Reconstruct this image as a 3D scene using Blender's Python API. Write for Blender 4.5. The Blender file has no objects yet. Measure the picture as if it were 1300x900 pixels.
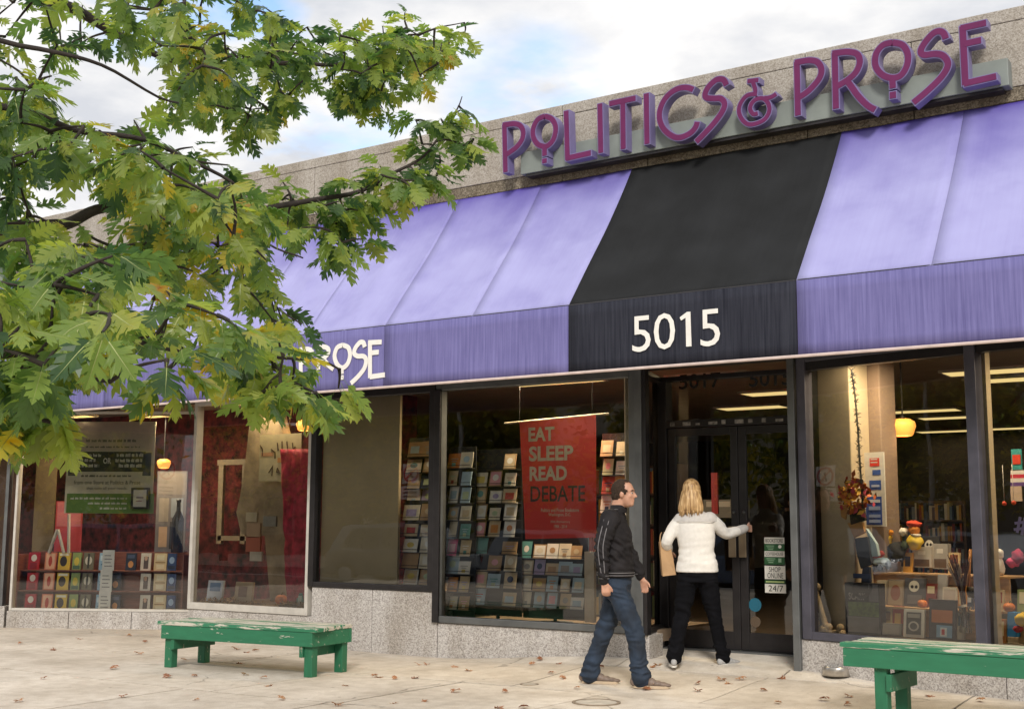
import bpy, bmesh, math, random
from math import sin, cos, pi, radians, atan2, hypot
from mathutils import Vector, Matrix, noise
SC = bpy.context.scene
COL = SC.collection
R = random.Random(7)

# ------------------------------------------------------------------ camera
EYE = Vector((0.0, 0.0, 1.45)); FPX = 1580.0
_yaw, _pit, _rol = radians(34.145), radians(7.858), radians(0.3)
FWD = Vector((-sin(_yaw)*cos(_pit), cos(_yaw)*cos(_pit), sin(_pit)))
_rt = Vector((cos(_yaw), sin(_yaw), 0)); _up = _rt.cross(FWD)
RGT = _rt*cos(_rol) + _up*sin(_rol); UPV = -_rt*sin(_rol) + _up*cos(_rol)
cd = bpy.data.cameras.new('camera'); cam = bpy.data.objects.new('camera', cd); COL.objects.link(cam)
cd.sensor_width = 36.0; cd.lens = 36.0*FPX/1300.0; cd.clip_start = 0.1; cd.clip_end = 3000
cam.matrix_world = Matrix(((RGT.x, UPV.x, -FWD.x, EYE.x), (RGT.y, UPV.y, -FWD.y, EYE.y), (RGT.z, UPV.z, -FWD.z, EYE.z), (0, 0, 0, 1)))
SC.camera = cam
SC.view_settings.view_transform = 'Standard'; SC.view_settings.look = 'None'
SC.view_settings.gamma = 1.0; SC.view_settings.exposure = 0.85
SC.render.engine = 'CYCLES'
SC.cycles.max_bounces = 8; SC.cycles.transparent_max_bounces = 24; SC.cycles.diffuse_bounces = 4
SC.cycles.caustics_reflective = False; SC.cycles.caustics_refractive = False
SC.cycles.use_denoising = True

# ------------------------------------------------------------------ sky
SUN_EL, SUN_AZ = radians(34), radians(148)      # azimuth measured from +Y towards +X
W = bpy.data.worlds.new('World'); SC.world = W; W.use_nodes = True
nt = W.node_tree; nt.nodes.clear()
def N(t, **k):
    n = nt.nodes.new(t)
    for a, b in k.items(): setattr(n, a, b)
    return n
out = N('ShaderNodeOutputWorld'); sky = N('ShaderNodeTexSky'); sky.sky_type = 'NISHITA'; sky.sun_disc = False
sky.sun_elevation = SUN_EL; sky.sun_rotation = SUN_AZ
bg1 = N('ShaderNodeBackground'); bg1.inputs[1].default_value = 0.15
bg2 = N('ShaderNodeBackground'); bg2.inputs[1].default_value = 0.59
tc = N('ShaderNodeTexCoord'); sep = N('ShaderNodeSeparateXYZ'); nt.links.new(tc.outputs['Generated'], sep.inputs[0])
zz = N('ShaderNodeMath', operation='MAXIMUM'); zz.inputs[1].default_value = 0.0; nt.links.new(sep.outputs[2], zz.inputs[0])
za = N('ShaderNodeMath', operation='ADD'); za.inputs[1].default_value = 0.12; nt.links.new(zz.outputs[0], za.inputs[0])
dv = N('ShaderNodeVectorMath', operation='DIVIDE'); cmb = N('ShaderNodeCombineXYZ')
for i in range(3): nt.links.new(za.outputs[0], cmb.inputs[i])
nt.links.new(tc.outputs['Generated'], dv.inputs[0]); nt.links.new(cmb.outputs[0], dv.inputs[1])
mp = N('ShaderNodeMapping'); mp.inputs['Location'].default_value = (3.1, 1.7, 0); nt.links.new(dv.outputs[0], mp.inputs[0])
n1 = N('ShaderNodeTexNoise'); n1.inputs['Scale'].default_value = 2.3; n1.inputs['Detail'].default_value = 7; n1.inputs['Roughness'].default_value = 0.52
n2 = N('ShaderNodeTexNoise'); n2.inputs['Scale'].default_value = 2.9; n2.inputs['Detail'].default_value = 6; n2.inputs['Roughness'].default_value = 0.55
for n in (n1, n2): nt.links.new(mp.outputs[0], n.inputs['Vector'])
r1 = N('ShaderNodeValToRGB'); r1.color_ramp.elements[0].position = 0.26; r1.color_ramp.elements[1].position = 0.40
nt.links.new(n1.outputs[0], r1.inputs[0])
r2 = N('ShaderNodeValToRGB'); r2.color_ramp.elements[0].position = 0.36; r2.color_ramp.elements[0].color = (0.68, 0.70, 0.75, 1)
r2.color_ramp.elements[1].position = 0.58; r2.color_ramp.elements[1].color = (1.0, 0.985, 0.97, 1)
nt.links.new(n2.outputs[0], r2.inputs[0])
gapd = (FWD*FPX+RGT*(672-650)-UPV*(132-450)).normalized()      # a small opening in the cloud
dt = N('ShaderNodeVectorMath', operation='DOT_PRODUCT'); dt.inputs[1].default_value = gapd; nrm = N('ShaderNodeVectorMath', operation='NORMALIZE')
nt.links.new(tc.outputs['Generated'], nrm.inputs[0]); nt.links.new(nrm.outputs[0], dt.inputs[0])
gr = N('ShaderNodeMapRange'); gr.inputs['From Min'].default_value = cos(radians(4.2)); gr.inputs['From Max'].default_value = 1.0; gr.inputs['To Min'].default_value = 0.0; gr.inputs['To Max'].default_value = 1.0
nt.links.new(dt.outputs['Value'], gr.inputs['Value'])
n3 = N('ShaderNodeTexNoise'); n3.inputs['Scale'].default_value = 9; n3.inputs['Detail'].default_value = 6; nt.links.new(mp.outputs[0], n3.inputs['Vector'])
gm = N('ShaderNodeMath', operation='MULTIPLY_ADD'); gm.inputs[1].default_value = 2.6; nt.links.new(n3.outputs[0], gm.inputs[0]); gm.inputs[2].default_value = -0.75
gg = N('ShaderNodeMath', operation='MULTIPLY', use_clamp=True); nt.links.new(gr.outputs[0], gg.inputs[0]); nt.links.new(gm.outputs[0], gg.inputs[1])
sb = N('ShaderNodeMath', operation='SUBTRACT', use_clamp=True); nt.links.new(r1.outputs[0], sb.inputs[0]); nt.links.new(gg.outputs[0], sb.inputs[1])
mx = N('ShaderNodeMixShader'); nt.links.new(sb.outputs[0], mx.inputs[0])
nt.links.new(sky.outputs[0], bg1.inputs[0]); nt.links.new(r2.outputs[0], bg2.inputs[0])
nt.links.new(bg1.outputs[0], mx.inputs[1]); nt.links.new(bg2.outputs[0], mx.inputs[2]); nt.links.new(mx.outputs[0], out.inputs[0])

sd = bpy.data.lights.new('sun', 'SUN'); sd.energy = 1.5; sd.angle = radians(13); sd.color = (1.0, 0.95, 0.88)
sun = bpy.data.objects.new('sun', sd); COL.objects.link(sun)
_sd = Vector((sin(SUN_AZ)*cos(SUN_EL), cos(SUN_AZ)*cos(SUN_EL), sin(SUN_EL)))
sun.rotation_euler = _sd.to_track_quat('Z', 'Y').to_euler(); sun.location = (0, -6, 12)

# ------------------------------------------------------------------ helpers: colours and materials
def lin(c): return c/12.92 if c <= 0.04045 else ((c+0.055)/1.055)**2.4
def C(h): return tuple(lin(int(h[i:i+2], 16)/255.0) for i in (1, 3, 5))
_mats = {}
def newmat(name):
    m = bpy.data.materials.new(name); m.use_nodes = True
    t = m.node_tree; return m, t, t.nodes['Principled BSDF'], t.nodes, t.links
def mat(name, col, rough=0.6, var=0.12, scale=6.0, bump=0.0, bscale=40.0, metal=0.0, spec=0.5, coat=0.0, stretch=None):
    """plain surface with tone variation and fine relief"""
    if name in _mats: return _mats[name]
    m, t, b, ns, L = newmat(name)
    tcx = ns.new('ShaderNodeTexCoord'); src = tcx.outputs['Object']
    if stretch:
        mpx = ns.new('ShaderNodeMapping'); mpx.inputs['Scale'].default_value = stretch; L.new(src, mpx.inputs[0]); src = mpx.outputs[0]
    nz = ns.new('ShaderNodeTexNoise'); nz.inputs['Scale'].default_value = scale; nz.inputs['Detail'].default_value = 6; L.new(src, nz.inputs['Vector'])
    rp = ns.new('ShaderNodeValToRGB'); rp.color_ramp.elements[0].position = 0.3; rp.color_ramp.elements[1].position = 0.7
    rp.color_ramp.elements[0].color = tuple(max(0, c*(1-var)) for c in col)+(1,); rp.color_ramp.elements[1].color = tuple(min(1, c*(1+var)) for c in col)+(1,)
    L.new(nz.outputs[0], rp.inputs[0]); L.new(rp.outputs[0], b.inputs['Base Color'])
    b.inputs['Roughness'].default_value = rough; b.inputs['Metallic'].default_value = metal
    b.inputs['Specular IOR Level'].default_value = spec; b.inputs['Coat Weight'].default_value = coat
    if bump:
        nb = ns.new('ShaderNodeTexNoise'); nb.inputs['Scale'].default_value = bscale; nb.inputs['Detail'].default_value = 5; L.new(src, nb.inputs['Vector'])
        bp = ns.new('ShaderNodeBump'); bp.inputs['Strength'].default_value = bump; bp.inputs['Distance'].default_value = 0.01
        L.new(nb.outputs[0], bp.inputs['Height']); L.new(bp.outputs[0], b.inputs['Normal'])
    _mats[name] = m; return m
def concrete(name, col):
    """weathered paving: broad blotches, fine grit, old gum spots and thin cracks"""
    if name in _mats: return _mats[name]
    m, t, b, ns, L = newmat(name)
    tcx = ns.new('ShaderNodeTexCoord'); src = tcx.outputs['Object']
    def noi(sc, det, ro=0.55):
        n = ns.new('ShaderNodeTexNoise'); n.inputs['Scale'].default_value = sc; n.inputs['Detail'].default_value = det; n.inputs['Roughness'].default_value = ro; L.new(src, n.inputs['Vector']); return n.outputs[0]
    def ramp(i, p0, c0, p1, c1):
        r = ns.new('ShaderNodeValToRGB'); r.color_ramp.elements[0].position = p0; r.color_ramp.elements[0].color = (c0, c0*0.97, c0*0.93, 1); r.color_ramp.elements[1].position = p1; r.color_ramp.elements[1].color = (c1, c1, c1, 1); L.new(i, r.inputs[0]); return r.outputs[0]
    def mul(a, c):
        x = ns.new('ShaderNodeMix'); x.data_type = 'RGBA'; x.blend_type = 'MULTIPLY'; x.inputs[0].default_value = 1; L.new(a, x.inputs[6]); L.new(c, x.inputs[7]); return x.outputs[2]
    rgb = ns.new('ShaderNodeRGB'); rgb.outputs[0].default_value = col+(1,)
    grit = noi(160, 3); c = mul(rgb.outputs[0], ramp(grit, 0.3, 0.80, 0.7, 1.12))
    c = mul(c, ramp(noi(1.1, 7, 0.62), 0.32, 0.76, 0.62, 1.05)); c = mul(c, ramp(noi(7, 5, 0.6), 0.3, 0.86, 0.6, 1.04))
    vo = ns.new('ShaderNodeTexVoronoi'); vo.inputs['Scale'].default_value = 2.6; L.new(src, vo.inputs['Vector']); c = mul(c, ramp(vo.outputs['Distance'], 0.035, 0.55, 0.055, 1.0))
    v2 = ns.new('ShaderNodeTexVoronoi'); v2.inputs['Scale'].default_value = 7.5; L.new(src, v2.inputs['Vector']); c = mul(c, ramp(v2.outputs['Distance'], 0.05, 0.72, 0.09, 1.0))
    vc = ns.new('ShaderNodeTexVoronoi'); vc.feature = 'DISTANCE_TO_EDGE'; vc.inputs['Scale'].default_value = 0.42
    wv = ns.new('ShaderNodeTexNoise'); wv.inputs['Scale'].default_value = 2.2; wv.inputs['Detail'].default_value = 8; L.new(src, wv.inputs['Vector'])
    wx = ns.new('ShaderNodeVectorMath'); wx.operation = 'MULTIPLY_ADD'; wx.inputs[1].default_value = (0.5, 0.5, 0.5); L.new(wv.outputs['Color'], wx.inputs[0]); L.new(src, wx.inputs[2]); L.new(wx.outputs[0], vc.inputs['Vector'])
    msk = ns.new('ShaderNodeMath'); msk.operation = 'ADD'; L.new(vc.outputs['Distance'], msk.inputs[0]); mk = ramp(noi(0.5, 2), 0.46, 0.0, 0.60, 0.02); L.new(mk, msk.inputs[1])
    c = mul(c, ramp(msk.outputs[0], 0.002, 0.50, 0.0055, 1.0))
    L.new(c, b.inputs['Base Color']); b.inputs['Roughness'].default_value = 0.88
    bp = ns.new('ShaderNodeBump'); bp.inputs['Strength'].default_value = 0.4; bp.inputs['Distance'].default_value = 0.004; L.new(grit, bp.inputs['Height']); L.new(bp.outputs[0], b.inputs['Normal'])
    _mats[name] = m; return m
def P(h, rough=0.65, var=0.10):
    return mat('paint_'+h[1:]+'_%d' % int(rough*100), C(h), rough, var, 9.0)
def granite(name, cols, scale=75.0, dirt=None):
    if name in _mats: return _mats[name]
    m, t, b, ns, L = newmat(name)
    tcx = ns.new('ShaderNodeTexCoord')
    vo = ns.new('ShaderNodeTexVoronoi'); vo.inputs['Scale'].default_value = scale*1.35; L.new(tcx.outputs['Object'], vo.inputs['Vector'])
    nz = ns.new('ShaderNodeTexNoise'); nz.inputs['Scale'].default_value = scale*0.45; nz.inputs['Detail'].default_value = 4; L.new(tcx.outputs['Object'], nz.inputs['Vector'])
    sp = ns.new('ShaderNodeSeparateColor'); L.new(vo.outputs['Color'], sp.inputs[0])
    ad = ns.new('ShaderNodeMath'); ad.operation = 'MULTIPLY_ADD'; ad.inputs[1].default_value = 0.55; L.new(sp.outputs[0], ad.inputs[0])
    mu = ns.new('ShaderNodeMath'); mu.operation = 'MULTIPLY'; mu.inputs[1].default_value = 0.5; L.new(nz.outputs[0], mu.inputs[0]); L.new(mu.outputs[0], ad.inputs[2])
    rp = ns.new('ShaderNodeValToRGB'); e = rp.color_ramp.elements
    e[0].position = 0.22; e[0].color = cols[0]+(1,); e[1].position = 0.8; e[1].color = cols[2]+(1,)
    k = e.new(0.5); k.color = cols[1]+(1,)
    L.new(ad.outputs[0], rp.inputs[0])
    big = ns.new('ShaderNodeTexNoise'); big.inputs['Scale'].default_value = 1.4; big.inputs['Detail'].default_value = 6
    mpx = ns.new('ShaderNodeMapping'); mpx.inputs['Scale'].default_value = (2.2, 2.2, 0.5); L.new(tcx.outputs['Object'], mpx.inputs[0]); L.new(mpx.outputs[0], big.inputs['Vector'])
    r2 = ns.new('ShaderNodeValToRGB'); r2.color_ramp.elements[0].position = 0.3; r2.color_ramp.elements[0].color = (0.66, 0.62, 0.56, 1); r2.color_ramp.elements[1].position = 0.62; r2.color_ramp.elements[1].color = (1, 1, 1, 1)
    L.new(big.outputs[0], r2.inputs[0])
    mm = ns.new('ShaderNodeMix'); mm.data_type = 'RGBA'; mm.blend_type = 'MULTIPLY'; mm.inputs[0].default_value = 0.8 if dirt is None else dirt
    L.new(rp.outputs[0], mm.inputs[6]); L.new(r2.outputs[0], mm.inputs[7]); L.new(mm.outputs[2], b.inputs['Base Color'])
    b.inputs['Roughness'].default_value = 0.75
    bp = ns.new('ShaderNodeBump'); bp.inputs['Strength'].default_value = 0.25; bp.inputs['Distance'].default_value = 0.004
    L.new(ad.outputs[0], bp.inputs['Height']); L.new(bp.outputs[0], b.inputs['Normal'])
    _mats[name] = m; return m
def emis(name, col, s):
    if name in _mats: return _mats[name]
    m, t, b, ns, L = newmat(name)
    b.inputs['Base Color'].default_value = col+(1,); b.inputs['Emission Color'].default_value = col+(1,); b.inputs['Emission Strength'].default_value = s
    _mats[name] = m; return m
def glass(name='window_glass', tint=(0.97, 0.98, 0.96), ior=1.9):
    if name in _mats: return _mats[name]
    m = bpy.data.materials.new(name); m.use_nodes = True; t = m.node_tree; ns, L = t.nodes, t.links; ns.clear()
    o = ns.new('ShaderNodeOutputMaterial'); mix = ns.new('ShaderNodeMixShader'); tr = ns.new('ShaderNodeBsdfTransparent'); gl = ns.new('ShaderNodeBsdfGlossy')
    fr = ns.new('ShaderNodeFresnel'); fr.inputs[0].default_value = ior
    tr.inputs[0].default_value = tint+(1,); gl.inputs['Roughness'].default_value = 0.0
    tcx = ns.new('ShaderNodeTexCoord'); nb = ns.new('ShaderNodeTexNoise'); nb.inputs['Scale'].default_value = 1.6; nb.inputs['Detail'].default_value = 1
    L.new(tcx.outputs['Object'], nb.inputs['Vector']); bp = ns.new('ShaderNodeBump'); bp.inputs['Strength'].default_value = 0.12; bp.inputs['Distance'].default_value = 0.01
    L.new(nb.outputs[0], bp.inputs['Height']); L.new(bp.outputs[0], gl.inputs['Normal'])
    L.new(fr.outputs[0], mix.inputs[0]); L.new(tr.outputs[0], mix.inputs[1]); L.new(gl.outputs[0], mix.inputs[2]); L.new(mix.outputs[0], o.inputs[0])
    _mats[name] = m; return m
def fabric(name, base, faded, streak=0.0, top=None):
    """awning canvas: base tone, sun-faded tone, weather streaks running down the cloth"""
    if name in _mats: return _mats[name]
    m, t, b, ns, L = newmat(name)
    tcx = ns.new('ShaderNodeTexCoord'); mpx = ns.new('ShaderNodeMapping'); L.new(tcx.outputs['Object'], mpx.inputs[0])
    mpx.inputs['Scale'].default_value = (34, 1.0, 1.0)
    nz = ns.new('ShaderNodeTexNoise'); nz.inputs['Scale'].default_value = 1.2; nz.inputs['Detail'].default_value = 5; nz.inputs['Roughness'].default_value = 0.65; L.new(mpx.outputs[0], nz.inputs['Vector'])
    bl = ns.new('ShaderNodeTexNoise'); bl.inputs['Scale'].default_value = 2.2; bl.inputs['Detail'].default_value = 6; L.new(tcx.outputs['Object'], bl.inputs['Vector'])
    a = ns.new('ShaderNodeMath'); a.operation = 'MULTIPLY'; a.inputs[1].default_value = streak; L.new(nz.outputs[0], a.inputs[0])
    c = ns.new('ShaderNodeMath'); c.operation = 'MULTIPLY_ADD'; c.inputs[1].default_value = 1-streak; L.new(bl.outputs[0], c.inputs[0]); L.new(a.outputs[0], c.inputs[2])
    fac = c.outputs[0]
    rp = ns.new('ShaderNodeValToRGB'); rp.color_ramp.elements[0].position = 0.3; rp.color_ramp.elements[1].position = 0.66
    rp.color_ramp.elements[0].color = base+(1,); rp.color_ramp.elements[1].color = faded+(1,); L.new(fac, rp.inputs[0])
    colr = rp.outputs[0]
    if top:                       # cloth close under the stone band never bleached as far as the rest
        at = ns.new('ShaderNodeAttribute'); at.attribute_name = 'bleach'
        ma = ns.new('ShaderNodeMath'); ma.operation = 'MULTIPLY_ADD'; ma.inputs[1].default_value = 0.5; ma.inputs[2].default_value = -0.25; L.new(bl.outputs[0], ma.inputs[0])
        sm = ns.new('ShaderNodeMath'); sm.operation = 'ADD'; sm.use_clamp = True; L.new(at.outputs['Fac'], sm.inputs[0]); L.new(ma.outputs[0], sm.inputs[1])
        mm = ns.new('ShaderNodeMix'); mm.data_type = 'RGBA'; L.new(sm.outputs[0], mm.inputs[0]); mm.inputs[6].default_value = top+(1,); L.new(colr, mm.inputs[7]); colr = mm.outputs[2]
    L.new(colr, b.inputs['Base Color']); b.inputs['Roughness'].default_value = 0.8; b.inputs['Specular IOR Level'].default_value = 0.25
    bp = ns.new('ShaderNodeBump'); bp.inputs['Strength'].default_value = 0.08; bp.inputs['Distance'].default_value = 0.02
    L.new(bl.outputs[0], bp.inputs['Height']); L.new(bp.outputs[0], b.inputs['Normal'])
    _mats[name] = m; return m
def peeling(name, paint, wood, amount, stretch=(3, 14, 14)):
    if name in _mats: return _mats[name]
    m, t, b, ns, L = newmat(name)
    tcx = ns.new('ShaderNodeTexCoord'); mpx = ns.new('ShaderNodeMapping'); mpx.inputs['Scale'].default_value = stretch
    oi = ns.new('ShaderNodeObjectInfo'); ad = ns.new('ShaderNodeVectorMath'); ad.operation = 'ADD'
    sc = ns.new('ShaderNodeVectorMath'); sc.operation = 'SCALE'; sc.inputs['Scale'].default_value = 30; L.new(oi.outputs['Random'], sc.inputs[0])
    L.new(tcx.outputs['Object'], mpx.inputs[0]); L.new(mpx.outputs[0], ad.inputs[0]); L.new(sc.outputs[0], ad.inputs[1])
    nz = ns.new('ShaderNodeTexNoise'); nz.inputs['Scale'].default_value = 1.6; nz.inputs['Detail'].default_value = 9; nz.inputs['Roughness'].default_value = 0.68; L.new(ad.outputs[0], nz.inputs['Vector'])
    rp = ns.new('ShaderNodeValToRGB'); rp.color_ramp.elements[0].position = amount; rp.color_ramp.elements[1].position = amount+0.025
    rp.color_ramp.elements[0].color = wood+(1,); rp.color_ramp.elements[1].color = paint+(1,); L.new(nz.outputs[0], rp.inputs[0])
    n3 = ns.new('ShaderNodeTexNoise'); n3.inputs['Scale'].default_value = 2; n3.inputs['Detail'].default_value = 5; L.new(ad.outputs[0], n3.inputs['Vector'])
    r3 = ns.new('ShaderNodeValToRGB'); r3.color_ramp.elements[0].color = (0.7, 0.7, 0.7, 1); r3.color_ramp.elements[1].color = (1.15, 1.15, 1.15, 1); L.new(n3.outputs[0], r3.inputs[0])
    mm = ns.new('ShaderNodeMix'); mm.data_type = 'RGBA'; mm.blend_type = 'MULTIPLY'; mm.inputs[0].default_value = 1; L.new(rp.outputs[0], mm.inputs[6]); L.new(r3.outputs[0], mm.inputs[7])
    L.new(mm.outputs[2], b.inputs['Base Color']); b.inputs['Roughness'].default_value = 0.55
    bp = ns.new('ShaderNodeBump'); bp.inputs['Strength'].default_value = 0.35; bp.inputs['Distance'].default_value = 0.004; L.new(rp.outputs[0], bp.inputs['Height']); L.new(bp.outputs[0], b.inputs['Normal'])
    _mats[name] = m; return m
def leafmat(name, stops, trans=0.35, rough=0.4):
    if name in _mats: return _mats[name]
    m, t, b, ns, L = newmat(name)
    oi = ns.new('ShaderNodeObjectInfo'); ge = ns.new('ShaderNodeNewGeometry'); at = ns.new('ShaderNodeAttribute'); at.attribute_name = 'tone'
    a = ns.new('ShaderNodeMath'); a.operation = 'ADD'; L.new(oi.outputs['Random'], a.inputs[0]); L.new(ge.outputs['Random Per Island'], a.inputs[1])
    fr = ns.new('ShaderNodeMath'); fr.operation = 'FRACT'; L.new(a.outputs[0], fr.inputs[0])
    nz = ns.new('ShaderNodeTexNoise'); nz.inputs['Scale'].default_value = 1.3; nz.inputs['Detail'].default_value = 2; L.new(ge.outputs['Position'], nz.inputs['Vector'])
    mr = ns.new('ShaderNodeMath'); mr.operation = 'MULTIPLY_ADD'; mr.inputs[1].default_value = 0.9; mr.inputs[2].default_value = -0.49; L.new(nz.outputs[0], mr.inputs[0])
    s = ns.new('ShaderNodeMath'); s.operation = 'MULTIPLY_ADD'; s.inputs[1].default_value = 0.86; s.use_clamp = True; L.new(fr.outputs[0], s.inputs[0]); L.new(mr.outputs[0], s.inputs[2])
    n5 = ns.new('ShaderNodeTexNoise'); n5.inputs['Scale'].default_value = 22; n5.inputs['Detail'].default_value = 4; L.new(ge.outputs['Position'], n5.inputs['Vector'])
    m5 = ns.new('ShaderNodeMath'); m5.operation = 'MULTIPLY_ADD'; m5.inputs[1].default_value = 0.3; m5.inputs[2].default_value = -0.15; L.new(n5.outputs[0], m5.inputs[0])
    s5 = ns.new('ShaderNodeMath'); s5.operation = 'ADD'; s5.use_clamp = True; L.new(s.outputs[0], s5.inputs[0]); L.new(m5.outputs[0], s5.inputs[1])
    rp = ns.new('ShaderNodeValToRGB'); e = rp.color_ramp.elements
    e[0].position = stops[0][0]; e[0].color = stops[0][1]+(1,); e[1].position = stops[-1][0]; e[1].color = stops[-1][1]+(1,)
    for p, c in stops[1:-1]: k = e.new(p); k.color = c+(1,)
    L.new(s5.outputs[0], rp.inputs[0]); L.new(rp.outputs[0], b.inputs['Base Color'])
    b.inputs['Roughness'].default_value = rough; b.inputs['Specular IOR Level'].default_value = 0.5
    tl = ns.new('ShaderNodeBsdfTranslucent'); hs = ns.new('ShaderNodeHueSaturation'); hs.inputs['Saturation'].default_value = 1.15; hs.inputs['Value'].default_value = 1.7; L.new(rp.outputs[0], hs.inputs['Color']); L.new(hs.outputs[0], tl.inputs[0])
    ms = ns.new('ShaderNodeMixShader'); ms.inputs[0].default_value = trans; L.new(b.outputs[0], ms.inputs[1]); L.new(tl.outputs[0], ms.inputs[2])
    L.new(ms.outputs[0], ns['Material Output'].inputs[0])
    _mats[name] = m; return m

# ------------------------------------------------------------------ helpers: meshes, things
class MB:
    def __init__(s): s.v = []; s.f = []; s.k = []; s.mats = []; s.M = None
    def mi(s, m):
        if m not in s.mats: s.mats.append(m)
        return s.mats.index(m)
    def add(s, vs, fs, m):
        o = len(s.v); k = s.mi(m)
        for p in vs:
            p = Vector(p); s.v.append(s.M @ p if s.M else p)
        for q in fs: s.f.append([i+o for i in q]); s.k.append(k)
    def box(s, x0, x1, y0, y1, z0, z1, m):
        s.hexa([(x0, y0, z0), (x1, y0, z0), (x1, y1, z0), (x0, y1, z0), (x0, y0, z1), (x1, y0, z1), (x1, y1, z1), (x0, y1, z1)], m)
    def hexa(s, p, m): s.add(p, [(0, 3, 2, 1), (4, 5, 6, 7), (0, 1, 5, 4), (1, 2, 6, 5), (2, 3, 7, 6), (3, 0, 4, 7)], m)
    def pbox(s, pl, a0, a1, b0, b1, d0, d1, m):
        """box on a plane: a along it, b up, d towards the street (d0 < d1)"""
        s.hexa([pl.pt(a0, b0, d1), pl.pt(a1, b0, d1), pl.pt(a1, b0, d0), pl.pt(a0, b0, d0), pl.pt(a0, b1, d1), pl.pt(a1, b1, d1), pl.pt(a1, b1, d0), pl.pt(a0, b1, d0)], m)
    def tube(s, pts, rad, m, n=8, caps=True):
        pts = [Vector(p) for p in pts]; k = len(pts)
        if not hasattr(rad, '__len__'): rad = [rad]*k
        vs, fs = [], []; prev = None
        for i, p in enumerate(pts):
            d = (pts[min(i+1, k-1)]-pts[max(i-1, 0)]).normalized()
            if prev is None: a = d.orthogonal().normalized()
            else:
                a = prev-d*prev.dot(d); a = a.normalized() if a.length > 1e-6 else d.orthogonal().normalized()
            prev = a; b = d.cross(a)
            for j in range(n):
                t = 2*pi*j/n; vs.append(p+(a*cos(t)+b*sin(t))*rad[i])
        for i in range(k-1):
            for j in range(n):
                fs.append((i*n+j, i*n+(j+1) % n, (i+1)*n+(j+1) % n, (i+1)*n+j))
        if caps: fs.append(tuple(reversed(range(n)))); fs.append(tuple(range((k-1)*n, k*n)))
        s.add(vs, fs, m)
    def lathe(s, c, prof, m, n=16, axis=None):
        """profile of (radius, height) turned about a vertical axis"""
        vs, fs = [], []; c = Vector(c); k = len(prof)
        for r, z in prof:
            for j in range(n): vs.append(c+Vector((r*cos(2*pi*j/n), r*sin(2*pi*j/n), z)))
        for i in range(k-1):
            for j in range(n): fs.append((i*n+j, i*n+(j+1) % n, (i+1)*n+(j+1) % n, (i+1)*n+j))
        s.add(vs, fs, m)
    def ball(s, c, r, m, n=12, q=8, M=None):
        if not hasattr(r, '__len__'): r = (r, r, r)
        vs, fs = [], []; c = Vector(c)
        for i in range(q+1):
            t = pi*i/q
            for j in range(n):
                p = Vector((r[0]*sin(t)*cos(2*pi*j/n), r[1]*sin(t)*sin(2*pi*j/n), r[2]*cos(t)))
                vs.append(c+(M @ p if M else p))
        for i in range(q):
            for j in range(n): fs.append((i*n+j, (i+1)*n+j, (i+1)*n+(j+1) % n, i*n+(j+1) % n))
        s.add(vs, fs, m)
    def poly(s, pl, pts, d0, d1, m, front=None):
        """outline extruded on a plane"""
        k = len(pts)
        vs = [pl.pt(a, b, d1) for a, b in pts]+[pl.pt(a, b, d0) for a, b in pts]
        s.add(vs, [tuple(reversed(range(k, 2*k)))]+[(i, i+k, (i+1) % k+k, (i+1) % k) for i in range(k)], m)
        s.add(vs[:k], [tuple(range(k))], front or m)
    def ribbon(s, pl, pts, w, d0, d1, m, front=None, closed=False):
        """stroke of even width along a centre line, extruded on a plane"""
        k = len(pts); Lf, Rt = [], []
        for i in range(k):
            if closed: p, n = pts[i-1], pts[(i+1) % k]
            else: p, n = pts[max(i-1, 0)], pts[min(i+1, k-1)]
            q = pts[i]
            d1_ = Vector((q[0]-p[0], q[1]-p[1])); d2_ = Vector((n[0]-q[0], n[1]-q[1]))
            if d1_.length < 1e-7: d1_ = d2_
            if d2_.length < 1e-7: d2_ = d1_
            d1_.normalize(); d2_.normalize()
            t = (d1_+d2_)
            t = t.normalized() if t.length > 1e-5 else d1_
            nn = Vector((-t.y, t.x)); sc = 1.0/max(0.45, nn.dot(Vector((-d1_.y, d1_.x))))
            Lf.append((q[0]+nn.x*w/2*sc, q[1]+nn.y*w/2*sc)); Rt.append((q[0]-nn.x*w/2*sc, q[1]-nn.y*w/2*sc))
        vs = [pl.pt(a, b, d1) for a, b in Lf]+[pl.pt(a, b, d1) for a, b in Rt]+[pl.pt(a, b, d0) for a, b in Lf]+[pl.pt(a, b, d0) for a, b in Rt]
        side, fr = [], []
        rng = range(k) if closed else range(k-1)
        for i in rng:
            j = (i+1) % k
            fr.append((i, k+i, k+j, j)); side += [(2*k+i, 2*k+j, 3*k+j, 3*k+i), (i, j, 2*k+j, 2*k+i), (k+j, k+i, 3*k+i, 3*k+j)]
        if not closed: side += [(0, 2*k, 3*k, k), (k-1, 2*k-1, 4*k-1, 3*k-1)]
        s.add(vs, side, m); s.add(vs, fr, front or m)
    def build(s, name, parent=None, smooth=False, bevel=0.0, seg=2):
        me = bpy.data.meshes.new(name)
        me.from_pydata([tuple(p) for p in s.v], [], s.f)
        for m in s.mats: me.materials.append(m)
        me.polygons.foreach_set('material_index', s.k)
        if smooth: me.polygons.foreach_set('use_smooth', [True]*len(me.polygons))
        me.update()
        return link(name, me, parent, bevel, seg)
def link(name, me, parent=None, bevel=0.0, seg=2):
    o = bpy.data.objects.new(name, me); COL.objects.link(o)
    if parent is not None: setpar(o, parent)
    if bevel:
        bv = o.modifiers.new('bevel', 'BEVEL'); bv.width = bevel; bv.segments = seg; bv.limit_method = 'ANGLE'; bv.angle_limit = radians(40)
    return o
_world = {}
def wm(o): return _world.get(o.name, Matrix())
def setpar(o, parent):
    o.parent = parent; o.matrix_parent_inverse = wm(parent).inverted()
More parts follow.
